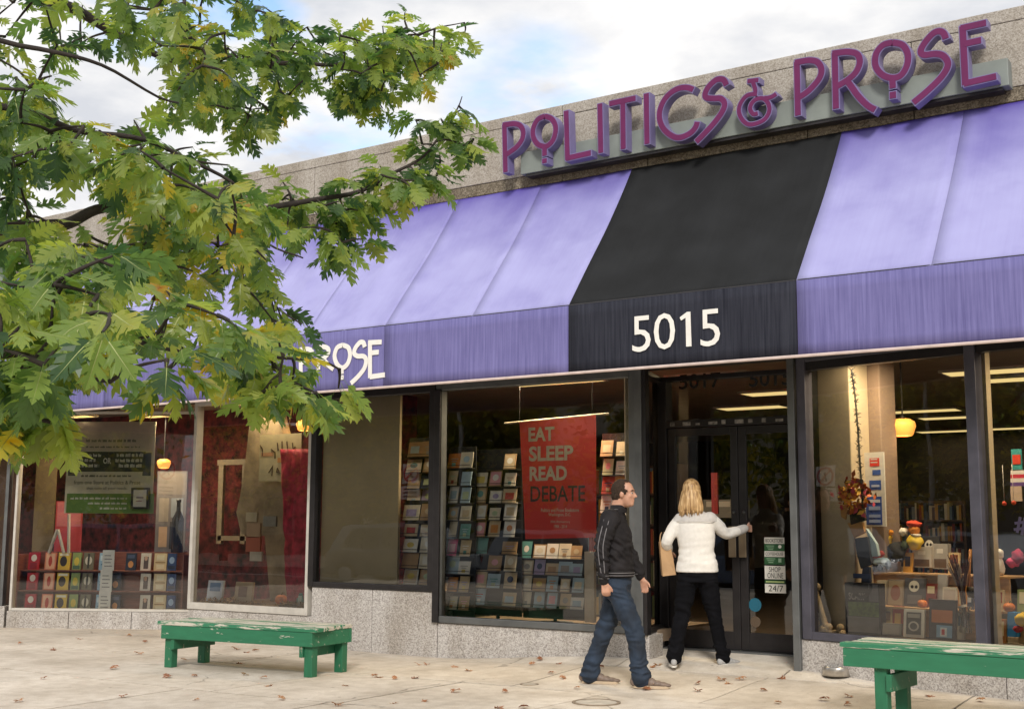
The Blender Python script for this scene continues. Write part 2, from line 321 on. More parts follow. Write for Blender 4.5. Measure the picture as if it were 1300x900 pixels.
def tag(o, label=None, cat=None, group=None, kind=None):
    if label: o['label'] = label
    if cat: o['category'] = cat
    if group: o['group'] = group
    if kind: o['kind'] = kind
    return o
def thing(name, label, cat, loc=(0, 0, 0), rotz=0.0, group=None):
    o = bpy.data.objects.new(name, None); COL.objects.link(o); o.location = loc; o.rotation_euler = (0, 0, rotz); o.empty_display_size = 0.1
    _world[o.name] = Matrix.Translation(Vector(loc)) @ Matrix.Rotation(rotz, 4, 'Z')
    return tag(o, label, cat, group)
class Pl:
    def __init__(s, O, u, n): s.O = Vector(O); s.u = Vector(u).normalized(); s.n = Vector(n).normalized()
    def pt(s, a, b, d=0.0): return s.O+s.u*a+s.n*d+Vector((0, 0, b))
    def px(s, x, y, d=0.0):
        r = ray(x, y); o = s.O+s.n*d
        t = (o-EYE).dot(s.n)/r.dot(s.n); h = EYE+r*t-o
        return (h.dot(s.u), h.z)
    def rect(s, x0, y0, x1, y1, d=0.0):
        xm, ym = (x0+x1)/2, (y0+y1)/2
        return s.px(x0, ym, d)[0], s.px(x1, ym, d)[0], s.px(xm, y1, d)[1], s.px(xm, y0, d)[1]
def ray(x, y): return FWD*FPX+RGT*(x-650)-UPV*(y-450)
def at(x, y, depth): return EYE+ray(x, y)*(depth/FPX)
def project(p):
    v = Vector(p)-EYE; k = v.dot(FWD)
    return (650+FPX*v.dot(RGT)/k, 450-FPX*v.dot(UPV)/k, k) if k > 0.05 else (-9999, -9999, k)
def smooth(pts, n=6, closed=False):
    """Catmull-Rom through 2-D or 3-D points"""
    P_ = [Vector(p) for p in pts]; k = len(P_); o = []
    for i in range(k if closed else k-1):
        if closed: a, b, c, d = P_[i-1], P_[i], P_[(i+1) % k], P_[(i+2) % k]
        else: a, b, c, d = P_[max(i-1, 0)], P_[i], P_[i+1], P_[min(i+2, k-1)]
        for j in range(n):
            t = j/n; o.append(0.5*((2*b)+(c-a)*t+(2*a-5*b+4*c-d)*t*t+(3*b-a-3*c+d)*t*t*t))
    if not closed: o.append(P_[-1])
    return o
_txt = {}
def textverts(s, bold):
    key = (s, bold)
    if key not in _txt:
        cu = bpy.data.curves.new('txt', 'FONT'); cu.body = s; cu.size = 1; cu.offset = bold; cu.resolution_u = 3; cu.fill_mode = 'FRONT'
        o = bpy.data.objects.new('txt', cu); COL.objects.link(o)
        me = bpy.data.meshes.new_from_object(o.evaluated_get(bpy.context.evaluated_depsgraph_get()))
        _txt[key] = ([v.co.copy() for v in me.vertices], [tuple(p.vertices) for p in me.polygons])
        bpy.data.objects.remove(o); bpy.data.meshes.remove(me); bpy.data.curves.remove(cu)
    return _txt[key]
def text(mb, pl, s, a0, a1, b0, b1, d, m, bold=0.0, depth=0.0):
    """lettering fitted to a rectangle of a plane"""
    vs, fs = textverts(s, bold)
    xs = [v.x for v in vs]; ys = [v.y for v in vs]
    x0, x1, y0, y1 = min(xs), max(xs), min(ys), max(ys)
    mb.add([pl.pt(a0+(v.x-x0)/(x1-x0)*(a1-a0), b0+(v.y-y0)/(y1-y0)*(b1-b0), d) for v in vs], fs, m)
def sstep(a, b, x):
    t = max(0.0, min(1.0, (x-a)/(b-a))); return t*t*(3-2*t)

YF = 11.3
F = Pl((0, YF, 0), (1, 0, 0), (0, -1, 0))                 # main shop front
RW = Pl((-4.40, YF, 0), (0.97, -0.243, 0), (-0.243, -0.97, 0))   # right window, turned out towards the street
W1 = Pl((-15.95, 10.86, 0), (0.866, 0.5, 0), (0.5, -0.866, 0))  # far left window, turned
YD = 12.05
D = Pl((0, YD, 0), (1, 0, 0), (0, -1, 0))                  # doors
V = Pl((0, 10.0, 0), (1, 0, 0), (0, -1, 0))                # awning valance
RETX = -6.0

def ground(x, y):
    s = sstep(-8.8, -6.2, x)
    return s*(0.03+0.06*sstep(9.6, 10.95, y)+0.06*sstep(10.95, 11.35, y)+0.05*sstep(11.4, 12.0, y)) - 0.012*max(0.0, min(2.0, 8.0-y))
def onground(px_, py_):
    z = 0.05
    for _ in range(25):
        r = ray(px_, py_); t = (z-EYE.z)/r.z; h = EYE+r*t; z = 0.5*z+0.5*ground(h.x, h.y)
    return Vector((h.x, h.y, ground(h.x, h.y)))

# ------------------------------------------------------------------ materials
M_conc = mat('pavement_concrete', (0.50, 0.445, 0.375), 0.85, 0.16, 2.2, 0.35, 90)
M_conc2 = concrete('pavement_concrete_pale', (0.70, 0.645, 0.565))
M_joint = mat('joint_grit', (0.075, 0.065, 0.055), 0.95, 0.3, 30)
M_asph = mat('asphalt', (0.06, 0.06, 0.06), 0.9, 0.25, 12, 0.4, 120)
M_kerb = mat('kerb_stone', (0.35, 0.34, 0.32), 0.85, 0.15, 8, 0.2)
M_gran = granite('pale_granite', ((0.24, 0.215, 0.20), (0.43, 0.40, 0.37), (0.60, 0.57, 0.54)), 75)
M_fasc = granite('tan_aggregate_stone', ((0.235, 0.205, 0.170), (0.355, 0.320, 0.272), (0.465, 0.43, 0.38)), 78)
M_lip = granite('dark_brown_stone', ((0.06, 0.048, 0.03), (0.16, 0.13, 0.09), (0.28, 0.24, 0.18)), 62, 1.0)  # lower stone strip, a darker brown than the band above
M_dark = mat('bronze_frame', (0.028, 0.025, 0.026), 0.35, 0.2, 8, 0.05, 60, 0.35)
M_grey = mat('grey_metal', (0.15, 0.155, 0.155), 0.4, 0.18, 5, 0.08, 50, 0.5)
M_bluegrey = mat('worn_purple_frame', (0.085, 0.082, 0.105), 0.45, 0.2, 6, 0.08, 50, 0.3)
M_white = mat('white_frame_paint', (0.50, 0.47, 0.42), 0.5, 0.1, 9, 0.05, 60)
M_wall = mat('dark_interior_wall', (0.045, 0.036, 0.03), 0.9, 0.2, 2)
M_red = mat('dark_red_wall', (0.095, 0.012, 0.014), 0.8, 0.95, 9, 0.1)
M_ceil = mat('ceiling_board', (0.36, 0.31, 0.25), 0.9, 0.1, 4)
M_floor = mat('shop_floor', (0.12, 0.085, 0.06), 0.5, 0.2, 3)
M_tan = mat('tan_column_plaster', (0.46, 0.37, 0.25), 0.85, 0.10, 3, 0.1, 30)
M_brown = mat('brown_panel', (0.16, 0.09, 0.06), 0.6, 0.2, 5)
M_glass = glass()
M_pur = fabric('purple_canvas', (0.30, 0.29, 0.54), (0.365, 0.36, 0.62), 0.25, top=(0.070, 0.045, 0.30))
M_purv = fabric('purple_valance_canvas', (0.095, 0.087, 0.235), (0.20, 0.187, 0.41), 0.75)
M_blk = fabric('black_canvas', (0.009, 0.0095, 0.010), (0.017, 0.018, 0.0195), 0.2)
M_blkv = fabric('black_valance_canvas', (0.004, 0.005, 0.012), (0.036, 0.038, 0.053), 0.85)
M_hem = mat('pale_pink_hem', (0.62, 0.50, 0.46), 0.7, 0.12, 10)
M_light = emis('light_diffuser', (1.0, 0.74, 0.30), 0.52)

# ------------------------------------------------------------------ ground
side = thing('sidewalk', None, None); side['kind'] = 'structure'
def terrain(name, x0, x1, y0, y1, nx, ny, m, dz=0.0, parent=None):
    mb = MB(); vs = []
    for j in range(ny+1):
        for i in range(nx+1):
            x = x0+(x1-x0)*i/nx; y = y0+(y1-y0)*j/ny; vs.append((x, y, ground(x, y)+dz))
    mb.add(vs, [(j*(nx+1)+i, j*(nx+1)+i+1, (j+1)*(nx+1)+i+1, (j+1)*(nx+1)+i) for j in range(ny) for i in range(nx)], m)
    return mb.build(name, parent, True)
terrain('joint_bed', -34, 14, -4.2, 14.0, 240, 60, M_joint, -0.016, side)
def slab(x0, x1, y0, y1, m, nx=6, ny=5):
    mb = MB(); g = 0.009; x0 += g; x1 -= g; y0 += g; y1 -= g; vs = []; t = R.uniform(-0.002, 0.002); tx = R.uniform(-0.0012, 0.0012)
    for j in range(ny+1):
        for i in range(nx+1):
            x = x0+(x1-x0)*i/nx; y = y0+(y1-y0)*j/ny; vs.append((x, y, ground(x, y)+t+tx*(x-x0)))
    k = nx+1; fs = [(j*k+i, j*k+i+1, (j+1)*k+i+1, (j+1)*k+i) for j in range(ny) for i in range(nx)]
    rim = [i for i in range(k)]+[j*k+nx for j in range(1, ny+1)]+[ny*k+i for i in range(nx-1, -1, -1)]+[j*k for j in range(ny-1, 0, -1)]
    o = len(vs); vs += [Vector(vs[i])-Vector((0, 0, 0.012)) for i in rim]; n = len(rim)
    fs += [(rim[i], o+i, o+(i+1) % n, rim[(i+1) % n]) for i in range(n)]
    mb.add(vs, fs, m); return mb.build('slab', side)
rows = [(-4.2, -1.2, -7.6, 1.9), (-1.2, 1.8, -7.2, 1.9), (1.8, 4.8, -7.5, 1.9), (4.8, 7.83, -7.1, 1.75), (7.83, 9.52, -7.0, 1.5), (9.52, 11.0, -6.45, 1.85), (11.0, 11.3, -7.9, 1.7)]
M_slabs = [concrete('pavement_concrete_%d' % i, tuple(c*f for c in (0.63, 0.57, 0.49))) for i, f in enumerate((1.0, 0.95, 1.06, 1.02))]
for ri, (y0, y1, xo, st) in enumerate(rows):
    for k in range(-14, 7):
        x0 = xo+k*st
        if x0 < -24 or x0 > 5: continue
        slab(x0, x0+st, y0, y1, M_conc2 if (ri == 6 and x0 > -8) else R.choice(M_slabs))
slab(-6.35, -4.35, 11.3, 12.15, M_conc2)
for x0, y0, y1 in ((-14.2, 11.3, 12.3), (-13.0, 11.3, 13.0)): slab(x0-1.2, x0, y0, y1, M_slabs[1])
mb = MB(); mb.box(-70, 30, -4.38, -4.2, -0.6, -0.002, M_kerb); kb = tag(mb.build('kerb', None, bevel=0.02), kind='structure')
mb = MB(); mb.box(-400, 300, -15.0, -4.38, -0.7, -0.25, M_asph); tag(mb.build('road'), kind='structure')
mb = MB(); mb.box(-400, 300, -400, -15.0, -0.7, -0.12, M_conc); tag(mb.build('far_pavement'), kind='structure')
mb = MB(); mb.box(-400, -34, -4.2, 400, -0.7, -0.03, M_conc); mb.box(14, 300, -4.2, 400, -0.7, -0.031, M_conc); mb.box(-34, 14, 14, 400, -0.7, -0.032, M_conc); tag(mb.build('ground'), kind='structure')
mb = MB()
for i in range(-16, 5): mb.box(i*4-1, i*4+1, -10.06, -9.94, -0.25, -0.246, P('#d8d4c4'))
tag(mb.build('road_marking'), kind='structure')

# ------------------------------------------------------------------ building
B = thing('bookstore_building', 'long stone-faced shop with dark window frames behind the purple and black awning', 'building', (-8, 11.6, 0))
XL, XR = -22.0, 3.5
pj = [x for x in [-22.0, -20.2, -18.3, -16.4, -14.5, -12.6, -10.7, -8.85, -7.0, -5.95, -4.2, -3.17, -1.5, 0.4, 2.2, 3.5]]
for a, b in zip(pj[:-1], pj[1:]):
    mb = MB(); dx = R.uniform(-0.003, 0.003)
    mb.box(a+0.004, b-0.004, 11.29+dx, 11.62, 5.34, 5.945, M_fasc); mb.build('stone_panel', B, bevel=0.006)
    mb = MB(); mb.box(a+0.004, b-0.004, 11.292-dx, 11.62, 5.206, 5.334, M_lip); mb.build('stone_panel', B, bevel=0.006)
for a, b in zip(pj[::2][:-1], pj[2::2]):
    mb = MB(); mb.box(a+0.003, b-0.003, 11.286, 11.66, 5.949, 6.072, M_fasc); mb.build('coping_stone', B, bevel=0.008)
mb = MB(); mb.box(XL, XR, 11.66, 30, 5.3, 5.5, M_wall); mb.build('roof', B)
mb = MB(); mb.box(XL, XR, 11.36, 11.6, 3.08, 5.2, M_wall); mb.build('wall', B)      # wall hidden by the awning
mb = MB(); mb.box(XL, XR, 24.0, 24.2, -0.05, 5.3, M_wall); mb.build('wall', B)
mb = MB(); mb.box(XL-0.2, XL, 10.7, 24.2, -0.05, 5.3, M_wall); mb.build('wall', B); mb = MB(); mb.box(XR, XR+0.2, 10.3, 24.2, -0.05, 5.3, M_wall); mb.build('wall', B)
mb = MB(); mb.box(XL, XR, 11.62, 24, 3.25, 3.35, M_ceil); mb.build('ceiling', B)
mb = MB(); mb.box(XL, XR, 12.25, 24, 0.1, 0.22, M_floor); mb.build('floor', B)
mb = MB(); mb.box(-20.5, -10.95, 13.6, 13.7, 0.2, 3.25, M_red); mb.build('partition', B)
mb = MB(); mb.box(-10.98, -10.9, 11.75, 13.7, 0.2, 3.25, M_red); mb.build('partition', B)

def window(pl, a0, a1, b0, b1, fw, m, d=0.0, mull=(), name='shop_window', depth=0.12, bottom=None, back=0.0):
    """frame with its pane (or panes) as sub-parts"""
    mb = MB(); bt = bottom if bottom else fw
    mb.pbox(pl, a0, a0+fw, b0, b1, d-depth, d, m); mb.pbox(pl, a1-fw, a1, b0, b1, d-depth, d, m)
    mb.pbox(pl, a0+fw, a1-fw, b0, b0+bt, d-depth, d-0.003, m); mb.pbox(pl, a0+fw, a1-fw, b1-fw, b1, d-depth, d-0.003, m)
    xs = [a0+fw]
    for q in mull:
        mb.pbox(pl, q-fw/2, q+fw/2, b0+bt, b1-fw, d-depth, d+0.004, m); xs += [q-fw/2, q+fw/2]
    xs.append(a1-fw)
    w = mb.build(name, B, bevel=0.006)
    for i in range(0, len(xs), 2):
        g = MB(); g.add([pl.pt(xs[i]-0.005, b0+bt-0.005, d-depth*0.5), pl.pt(xs[i+1]+0.005, b0+bt-0.005, d-depth*0.5), pl.pt(xs[i+1]+0.005, b1-fw+0.005, d-depth*0.5), pl.pt(xs[i]-0.005, b1-fw+0.005, d-depth*0.5)], [(0, 1, 2, 3)], M_glass)
        g.build('pane', w)
    return w
def base(pl, a0, a1, b0, b1, d=0.0, th=0.3, n=1, m=None):
    for i in range(n):
        mb = MB(); s = (a1-a0)/n
        mb.pbox(pl, a0+i*s+0.004, a0+(i+1)*s-0.004, b0, b1, d-th, d, m or M_gran); mb.build('granite_block', B, bevel=0.006)
TOP = 3.06
# far left window, turned
window(W1, 0.0, 2.66, 0.235, TOP, 0.036, M_white)
base(W1, -0.02, 2.7, -0.3, 0.232, 0.02, 0.25, 3)
window(W1, -2.6, -0.10, 0.30, TOP, 0.05, M_grey); base(W1, -2.6, -0.05, -0.3, 0.297, 0.01, 0.25, 2)
mb = MB(); mb.pbox(W1, -2.3, -0.2, 0.3, 2.95, -0.5, -0.45, M_brown); mb.build('partition', B)
# second window
window(F, -12.74, -10.62, 0.37, TOP, 0.052, M_white, 0.02, bottom=0.085)
base(F, -12.74, -10.56, -0.2, 0.366, 0.0, 0.3, 2)
# third window, high sill
window(F, -10.615, -8.70, 0.72, TOP, 0.085, M_dark, 0.035, bottom=0.06)
base(F, -10.56, -8.652, -0.2, 0.716, 0.01, 0.3, 2)
# fourth window
window(F, -8.695, -6.115, 0.385, TOP, 0.075, M_grey, 0.03, bottom=0.07)
base(F, -8.652, -5.985, -0.2, 0.38, 0.0, 0.3, 1)
mb = MB(); mb.box(-8.705, -8.62, 11.255, 11.29, 0.384, 3.0, M_dark); mb.build('mullion', B, bevel=0.004)
# corner post and entry return
mb = MB(); mb.box(-6.112, -6.03, 11.25, 11.33, 0.384, TOP, M_grey); mb.build('corner_post', B, bevel=0.006)
mb = MB(); mb.box(-6.028, -5.985, 11.256, 11.34, 0.384, TOP, M_dark); mb.build('corner_post', B, bevel=0.006)
RET = Pl((-5.99, YF, 0), (-0.22, 0.80, 0), (0.80, 0.22, 0))
mb = MB(); mb.pbox(RET, 0.31, 0.86, 0.05, 0.38, -0.3, 0.0, M_gran); mb.build('granite_block', B, bevel=0.006)
window(RET, 0.05, 0.86, 0.384, TOP, 0.05, M_dark, 0.0)
mb = MB(); mb.pbox(RET, 0.10, 0.26, 0.40, 3.0, -0.26, -0.12, M_tan); mb.build('inner_column', B)
mb = MB(); mb.pbox(RET, 0.42, 0.84, 0.40, 3.0, -0.22, -0.16, M_wall); mb.build('partition', B)
# doors
dl, dr = D.px(848, 600)[0], D.px(1012, 600)[0]
dm = D.px(937, 600)[0]; ztop = D.px(930, 541)[1]; zbot = 0.205
mb = MB(); mb.box(dl-0.10, dl, YD-0.03, YD+0.12, 0.2, TOP, M_dark); mb.box(dr, dr+0.12, YD-0.03, YD+0.12, 0.2, TOP, M_dark)
mb.box(dl, dr, YD-0.035, YD+0.10, ztop+0.005, ztop+0.085, M_dark); mb.box(dl, dr, YD-0.03, YD+0.1, TOP-0.05, TOP, M_dark); mb.build('door_frame', B, bevel=0.005)
mb = MB(); mb.box(dl-0.1, dr+0.1, YD-0.12, YD+0.16, 0.19, 0.212, M_grey); mb.build('threshold', B, bevel=0.004)
t = MB(); t.add([D.pt(dl, ztop+0.08, -0.03), D.pt(dr, ztop+0.08, -0.03), D.pt(dr, TOP-0.045, -0.03), D.pt(dl, TOP-0.045, -0.03)], [(0, 1, 2, 3)], M_glass)
tr = t.build('transom_pane', B)
M_num = P('#0a0a0a', 0.5)
mb = MB(); a0, a1, b0, b1 = D.rect(951, 470, 1004, 490, -0.02); text(mb, D, '5015', a0, a1, b0, b1, -0.02, M_num, 0.012); mb.build('house_number', tr)
mb = MB(); a0, a1, b0, b1 = D.rect(862, 474, 915, 493, -0.02); text(mb, D, '5017', a0, a1, b0, b1, -0.02, M_num, 0.012); mb.build('house_number', tr)
M_tape = mat('worn_tape', (0.30, 0.28, 0.25), 0.7, 0.6, 30)
for q in range(9):
    mb = MB(); xx = dl+0.05+q*0.15; mb.pbox(D, xx, xx+R.uniform(0.04, 0.13), ztop+0.025, ztop+0.025+R.uniform(0.02, 0.045), 0.03, 0.0365, M_tape)
    mb.build('tape_remnant', B)
for (a, b, hs) in ((dl+0.004, dm-0.003, 1), (dm+0.003, dr-0.004, -1)):
    mb = MB(); fw = 0.085
    mb.pbox(D, a, a+fw, zbot+0.01, ztop, -0.045, 0, M_dark); mb.pbox(D, b-fw, b, zbot+0.01, ztop, -0.045, 0, M_dark)
    mb.pbox(D, a+fw, b-fw, zbot+0.01, zbot+0.19, -0.043, -0.002, M_dark); mb.pbox(D, a+fw, b-fw, ztop-0.085, ztop, -0.043, -0.002, M_dark)
    d = mb.build('door', B, bevel=0.004)
    g = MB(); g.add([D.pt(a+fw, zbot+0.18, -0.02), D.pt(b-fw, zbot+0.18, -0.02), D.pt(b-fw, ztop-0.08, -0.02), D.pt(a+fw, ztop-0.08, -0.02)], [(0, 1, 2, 3)], M_glass); g.build('pane', d)
    hx = (b-fw-0.01, b-0.012) if hs == 1 else (a+0.012, a+fw+0.01)
    h = MB(); z0, z1 = D.px(938, 707)[1], D.px(938, 668)[1]
    h.pbox(D, hx[0], hx[1], z0, z1, 0.05, 0.058, mat('brass_pull', (0.32, 0.25, 0.17), 0.35, 0.15, 6, 0, 40, 0.7))
    for zz_ in (z0+0.06, z1-0.06): h.pbox(D, (hx[0]+hx[1])/2-0.012, (hx[0]+hx[1])/2+0.012, zz_-0.012, zz_+0.012, 0.0, 0.05, M_grey)
    h.build('handle', d, bevel=0.004)
    k = MB(); z0 = D.px(938, 650)[1]; k.ball(D.pt((hx[0]+hx[1])/2, z0, 0.0), 0.018, M_grey, 10, 6); k.build('lock', d, True)
# right jamb and right window, turned out
mb = MB(); mb.box(-4.46, -4.39, 11.25, 12.2, 0.05, TOP, M_grey); mb.build('corner_post', B, bevel=0.006)
zs = RW.px(1030, 803)[1]
am = RW.px(1240, 640)[0]
window(RW, 0.03, 3.9, zs-0.06, TOP+0.05, 0.10, M_bluegrey, 0.02, mull=(am,), bottom=0.07)
mb = MB(); mb.pbox(RW, 0.13, 3.8, 2.93, TOP-0.03, -0.10, 0.0, M_dark); mb.build('header', B)
base(RW, 0.0, 3.95, -0.1, zs-0.064, 0.0, 0.3, 2)
mb = MB(); mb.pbox(RW, 0.0, 3.9, TOP+0.05, 3.5, -0.4, -0.02, M_wall); mb.build('wall', B)
# threshold strip line: display floors behind the glass
M_disp = mat('display_floor', (0.30, 0.22, 0.15), 0.8, 0.2, 6)
mb = MB(); mb.box(-12.7, -10.62, 11.4, 13.5, 0.30, 0.44, M_disp); mb.build('display_floor', B)
mb = MB(); mb.box(-10.56, -8.7, 11.4, 13.5, 0.55, 0.70, M_disp); mb.build('display_floor', B)
mb = MB(); mb.box(-8.65, -6.1, 11.4, 13.0, 0.28, 0.40, M_disp); mb.build('display_floor', B)
mb = MB(); mb.pbox(RW, 0.1, 3.9, 0.30, zs-0.01, -1.3, -0.1, M_disp); mb.build('display_floor', B)
mb = MB(); mb.pbox(W1, 0.0, 2.7, 0.10, 0.235, -1.2, -0.12, M_disp); mb.build('display_floor', B)
# columns inside the right window
a0, a1, b0, b1 = RW.rect(1040, 475, 1081, 700, -0.30); mb = MB(); mb.pbox(RW, a0, a1, zs, 3.2, -0.62, -0.30, M_tan)
mb.build('inner_column', B, bevel=0.01)
a0, a1, b0, b1 = RW.rect(1081, 475, 1118, 700, -0.60); mb = MB(); mb.pbox(RW, a0-0.05, a1, zs, 3.2, -0.9, -0.625, mat('brown_plaster', (0.27, 0.19, 0.14), 0.85, 0.12, 3)); mb.build('inner_column', B, bevel=0.01)
a0, a1, b0, b1 = RW.rect(1250, 480, 1259, 800, -0.12); mb = MB(); mb.pbox(RW, a0, a1, zs, 3.0, -0.2, -0.12, M_tan); mb.build('inner_post', B)
# third window: tan board behind most of the pane
a0, a1, b0, b1 = F.rect(405, 500, 506, 745, -0.10); mb = MB(); mb.pbox(F, -10.53, a1, 0.76, 3.0, -0.14, -0.10, mat('tan_window_board', (0.58, 0.46, 0.28), 0.8, 0.1, 2)); mb.build('window_board', B)
a0, a1, b0, b1 = F.rect(799, 475, 804, 800, -0.12); mb = MB(); mb.pbox(F, a0, a1, 0.4, 3.0, -0.2, -0.12, M_tan); mb.build('inner_post', B)

# ------------------------------------------------------------------ awning
A = thing('shop_awning', 'long faded purple canvas awning with a black middle section over the door', 'awning', (-8, 11.2, 2.9))
prof = smooth([(11.285, 5.20), (11.073, 4.893), (10.739, 4.447), (10.346, 3.971), (10.0, 3.542)], 5)
def canopy(xa, xb, m, nx=10):
    vs, bl = [], []
    k = len(prof)
    for j in range(k):
        y, z = prof[j]; t = j/(k-1)
        for i in range(nx+1):
            s = i/nx; x = xa+0.0015+(xb-xa-0.003)*s
            twofold = m is M_blk or xa < -8.45
            s2 = (s*2) % 1.0 if twofold else s
            sag = 0.058*((0.62 if xa < -8.45 else 1.0)*sin(pi*s2) if twofold else max(0.0, sin(pi*s))**0.8)*(0.25+0.75*sin(pi*min(1, t*1.05)))*(0.35+0.65*t)
            wob = 0.010*noise.noise((x*2.1, t*3.0, 1.3))+0.004*noise.noise((x*7, t*9, 4))
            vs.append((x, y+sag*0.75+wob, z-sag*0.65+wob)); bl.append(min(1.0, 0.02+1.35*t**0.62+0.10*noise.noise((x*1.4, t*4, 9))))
    n0 = len(vs)
    fs = [(j*(nx+1)+i, (j+1)*(nx+1)+i, (j+1)*(nx+1)+i+1, j*(nx+1)+i+1) for j in range(k-1) for i in range(nx)]
    mb = MB(); mb.add(vs, fs, m); o = mb.build('canopy_panel', A, True)
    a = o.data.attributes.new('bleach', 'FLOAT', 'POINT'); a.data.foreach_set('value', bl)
    so = o.modifiers.new('cloth', 'SOLIDIFY'); so.thickness = 0.006; so.offset = -1
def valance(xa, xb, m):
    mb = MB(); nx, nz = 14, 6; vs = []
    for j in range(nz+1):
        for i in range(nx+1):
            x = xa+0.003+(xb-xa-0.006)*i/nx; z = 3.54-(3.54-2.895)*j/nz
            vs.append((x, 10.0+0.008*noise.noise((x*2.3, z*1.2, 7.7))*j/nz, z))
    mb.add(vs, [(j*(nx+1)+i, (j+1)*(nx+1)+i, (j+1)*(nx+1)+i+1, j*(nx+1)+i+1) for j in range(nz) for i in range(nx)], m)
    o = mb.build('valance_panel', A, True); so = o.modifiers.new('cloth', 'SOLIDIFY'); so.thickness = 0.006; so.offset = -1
    h = MB(); h.tube([(xa, 9.994, 2.888), ((xa+xb)/2, 9.992, 2.888), (xb, 9.994, 2.888)], 0.0135, M_hem, 6); h.build('hem', o)
x = -3.855-1.14*14
ST = 1.1385
for k in range(-14, 6):
    xa = -3.855+ST*k; xb = xa+ST; blk = k in (-2, -1)
    if k == -1: continue
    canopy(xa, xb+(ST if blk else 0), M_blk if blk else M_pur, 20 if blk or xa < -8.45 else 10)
for k in range(-14, 6, 2):
    if k == -2: valance(-3.855-2*ST, -3.855, M_blkv); continue
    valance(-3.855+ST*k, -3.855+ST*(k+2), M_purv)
mb = MB(); mb.tube([(-3.855-14*ST, 10.012, 3.54), (-3.855+6*ST, 10.012, 3.54)], 0.012, M_dark, 6)
for k in range(-14, 7):
    x = -3.855+ST*k; mb.tube([(x, y+0.03, z-0.03) for y, z in prof[::3]]+[(x, 10.03, 3.52)], 0.012, M_dark, 6)
mb.build('support_frame', A)
# lettering on the valance
M_lett = mat('white_lettering', (0.78, 0.75, 0.70), 0.7, 0.05, 12)
def vpx(x, y, ox, oy, s): return V.px(ox+x/s, oy+y/s, 0.012)
a0, a1, b0, b1 = V.rect(803.5, 401, 841, 446, .012)
def num(ch, x0, y0, x1, y1):
    pts0 = V.px(x0, (y0+y1)/2, .012)[0]; pts1 = V.px(x1, (y0+y1)/2, .012)[0]
    zb, zt = V.px((x0+x1)/2, y1, .012)[1], V.px((x0+x1)/2, y0, .012)[1]
    mb = MB(); text(mb, V, ch, pts0, pts1, zb, zt, 0.012, M_lett, 0.0); mb.build('number_letter', A)
num('5', 802.5, 401, 826, 446.5); num('0', 830, 397.5, 857, 443.5); num('5', 889, 392.5, 914, 439.5)
_n1 = MB()
_pt = lambda x, y: V.px(780+x/7.5, 360+y/7.5, 0.012)
_n1.poly(V, [_pt(x, y) for x, y in ((683, 600), (733, 597), (722, 268), (690, 270), (622, 322), (634, 352), (678, 325))], 0.006, 0.0125, M_lett); _n1.build('number_letter', A)
def vl(strokes, w=0.052):
    mb = MB()
    for i, st in enumerate(strokes):
        mb.ribbon(V, [vpx(x, y, 360, 400, 7.5) for x, y in st], w, 0.006, 0.0125+0.0006*i, M_lett)
    mb.build('valance_letter', A)
sm = lambda p, n=5: [tuple(q) for q in smooth(p, n)]
vl([[(822, 252), (822, 598)], [(805, 262), (932, 256)], [(822, 360), (905, 352)], [(822, 588), (963, 568)]])
vl([sm([(772, 305), (758, 262), (725, 262), (682, 315), (672, 365), (705, 390), (760, 392), (785, 430), (768, 505), (712, 580), (640, 650)])])
vl([sm([(563, 285), (615, 310), (632, 380), (610, 460), (560, 502), (510, 470), (484, 390), (510, 310), (563, 285)]), [(553, 500), (553, 560)], [(553, 572), (553, 615)]])
vl([[(328, 310), (330, 520)], sm([(318, 312), (385, 302), (425, 325), (420, 370), (380, 410), (332, 430)]), sm([(375, 412), (420, 470), (475, 515)])])
vl([[(160, 330), (163, 545)], sm([(150, 332), (225, 322), (268, 345), (262, 395), (225, 430), (164, 455)])])

# ------------------------------------------------------------------ shop sign
S = thing('shop_sign', 'raised magenta letters spelling POLITICS & PROSE on a grey beam above the awning', 'sign', (-4.9, 11.2, 5.3))
M_beam = mat('sage_grey_beam', (0.20, 0.225, 0.205), 0.5, 0.15, 4, 0.06, 50)
zb0, zb1 = 5.305, 5.555
mb = MB(); mb.box(-7.44, -2.29, 11.12, 11.27, zb0, zb1, M_beam); mb.build('beam', S, bevel=0.006)
mb = MB(); mb.box(-7.38, -2.35, 11.14, 11.27, zb0-0.03, zb0-0.004, M_dark); mb.build('beam_base', S)
mb = MB()
for i in range(7): mb.box(-7.1+i*0.77, -7.06+i*0.77, 11.26, 11.30, zb0+0.05, zb1-0.05, M_grey)
mb.build('bracket', S)
M_ret = mat('lavender_letter_return', (0.185, 0.155, 0.32), 0.4, 0.10, 5, 0, 40, 0.0, 0.5, 0.1)
M_face = mat('magenta_letter_face', (0.130, 0.015, 0.082), 0.5, 0.10, 5, 0.03, 40, 0.0, 0.3)
LP = Pl((0, 11.0, 0), (1, 0, 0), (0, -1, 0))
LW = 0.074
def letter(crop, strokes, w=LW):
    ox, oy, s = crop; mb, fb = MB(), MB()
    for i, st in enumerate(strokes):
        pts = [LP.px(ox+x/s, oy+y/s) for x, y in st]; e = 0.0011*i
        mb.ribbon(LP, pts, w, -0.12+e, e, M_ret)
        # shorten the face a little so that the pale rim shows at the stroke ends
        q = [Vector(p) for p in pts]
        if (q[0]-q[-1]).length > 1e-4:
            for e_ in (0, 1):
                q.reverse(); need = 0.010
                while len(q) > 2 and (q[1]-q[0]).length <= need: need -= (q[1]-q[0]).length; q.pop(0)
                q[0] = q[0]+(q[1]-q[0]).normalized()*need
        fb.ribbon(LP, [tuple(p) for p in q], w-0.018, e-0.002, 0.006+e, M_face)
    l = mb.build('letter', S); fb.build('letter_face', l)
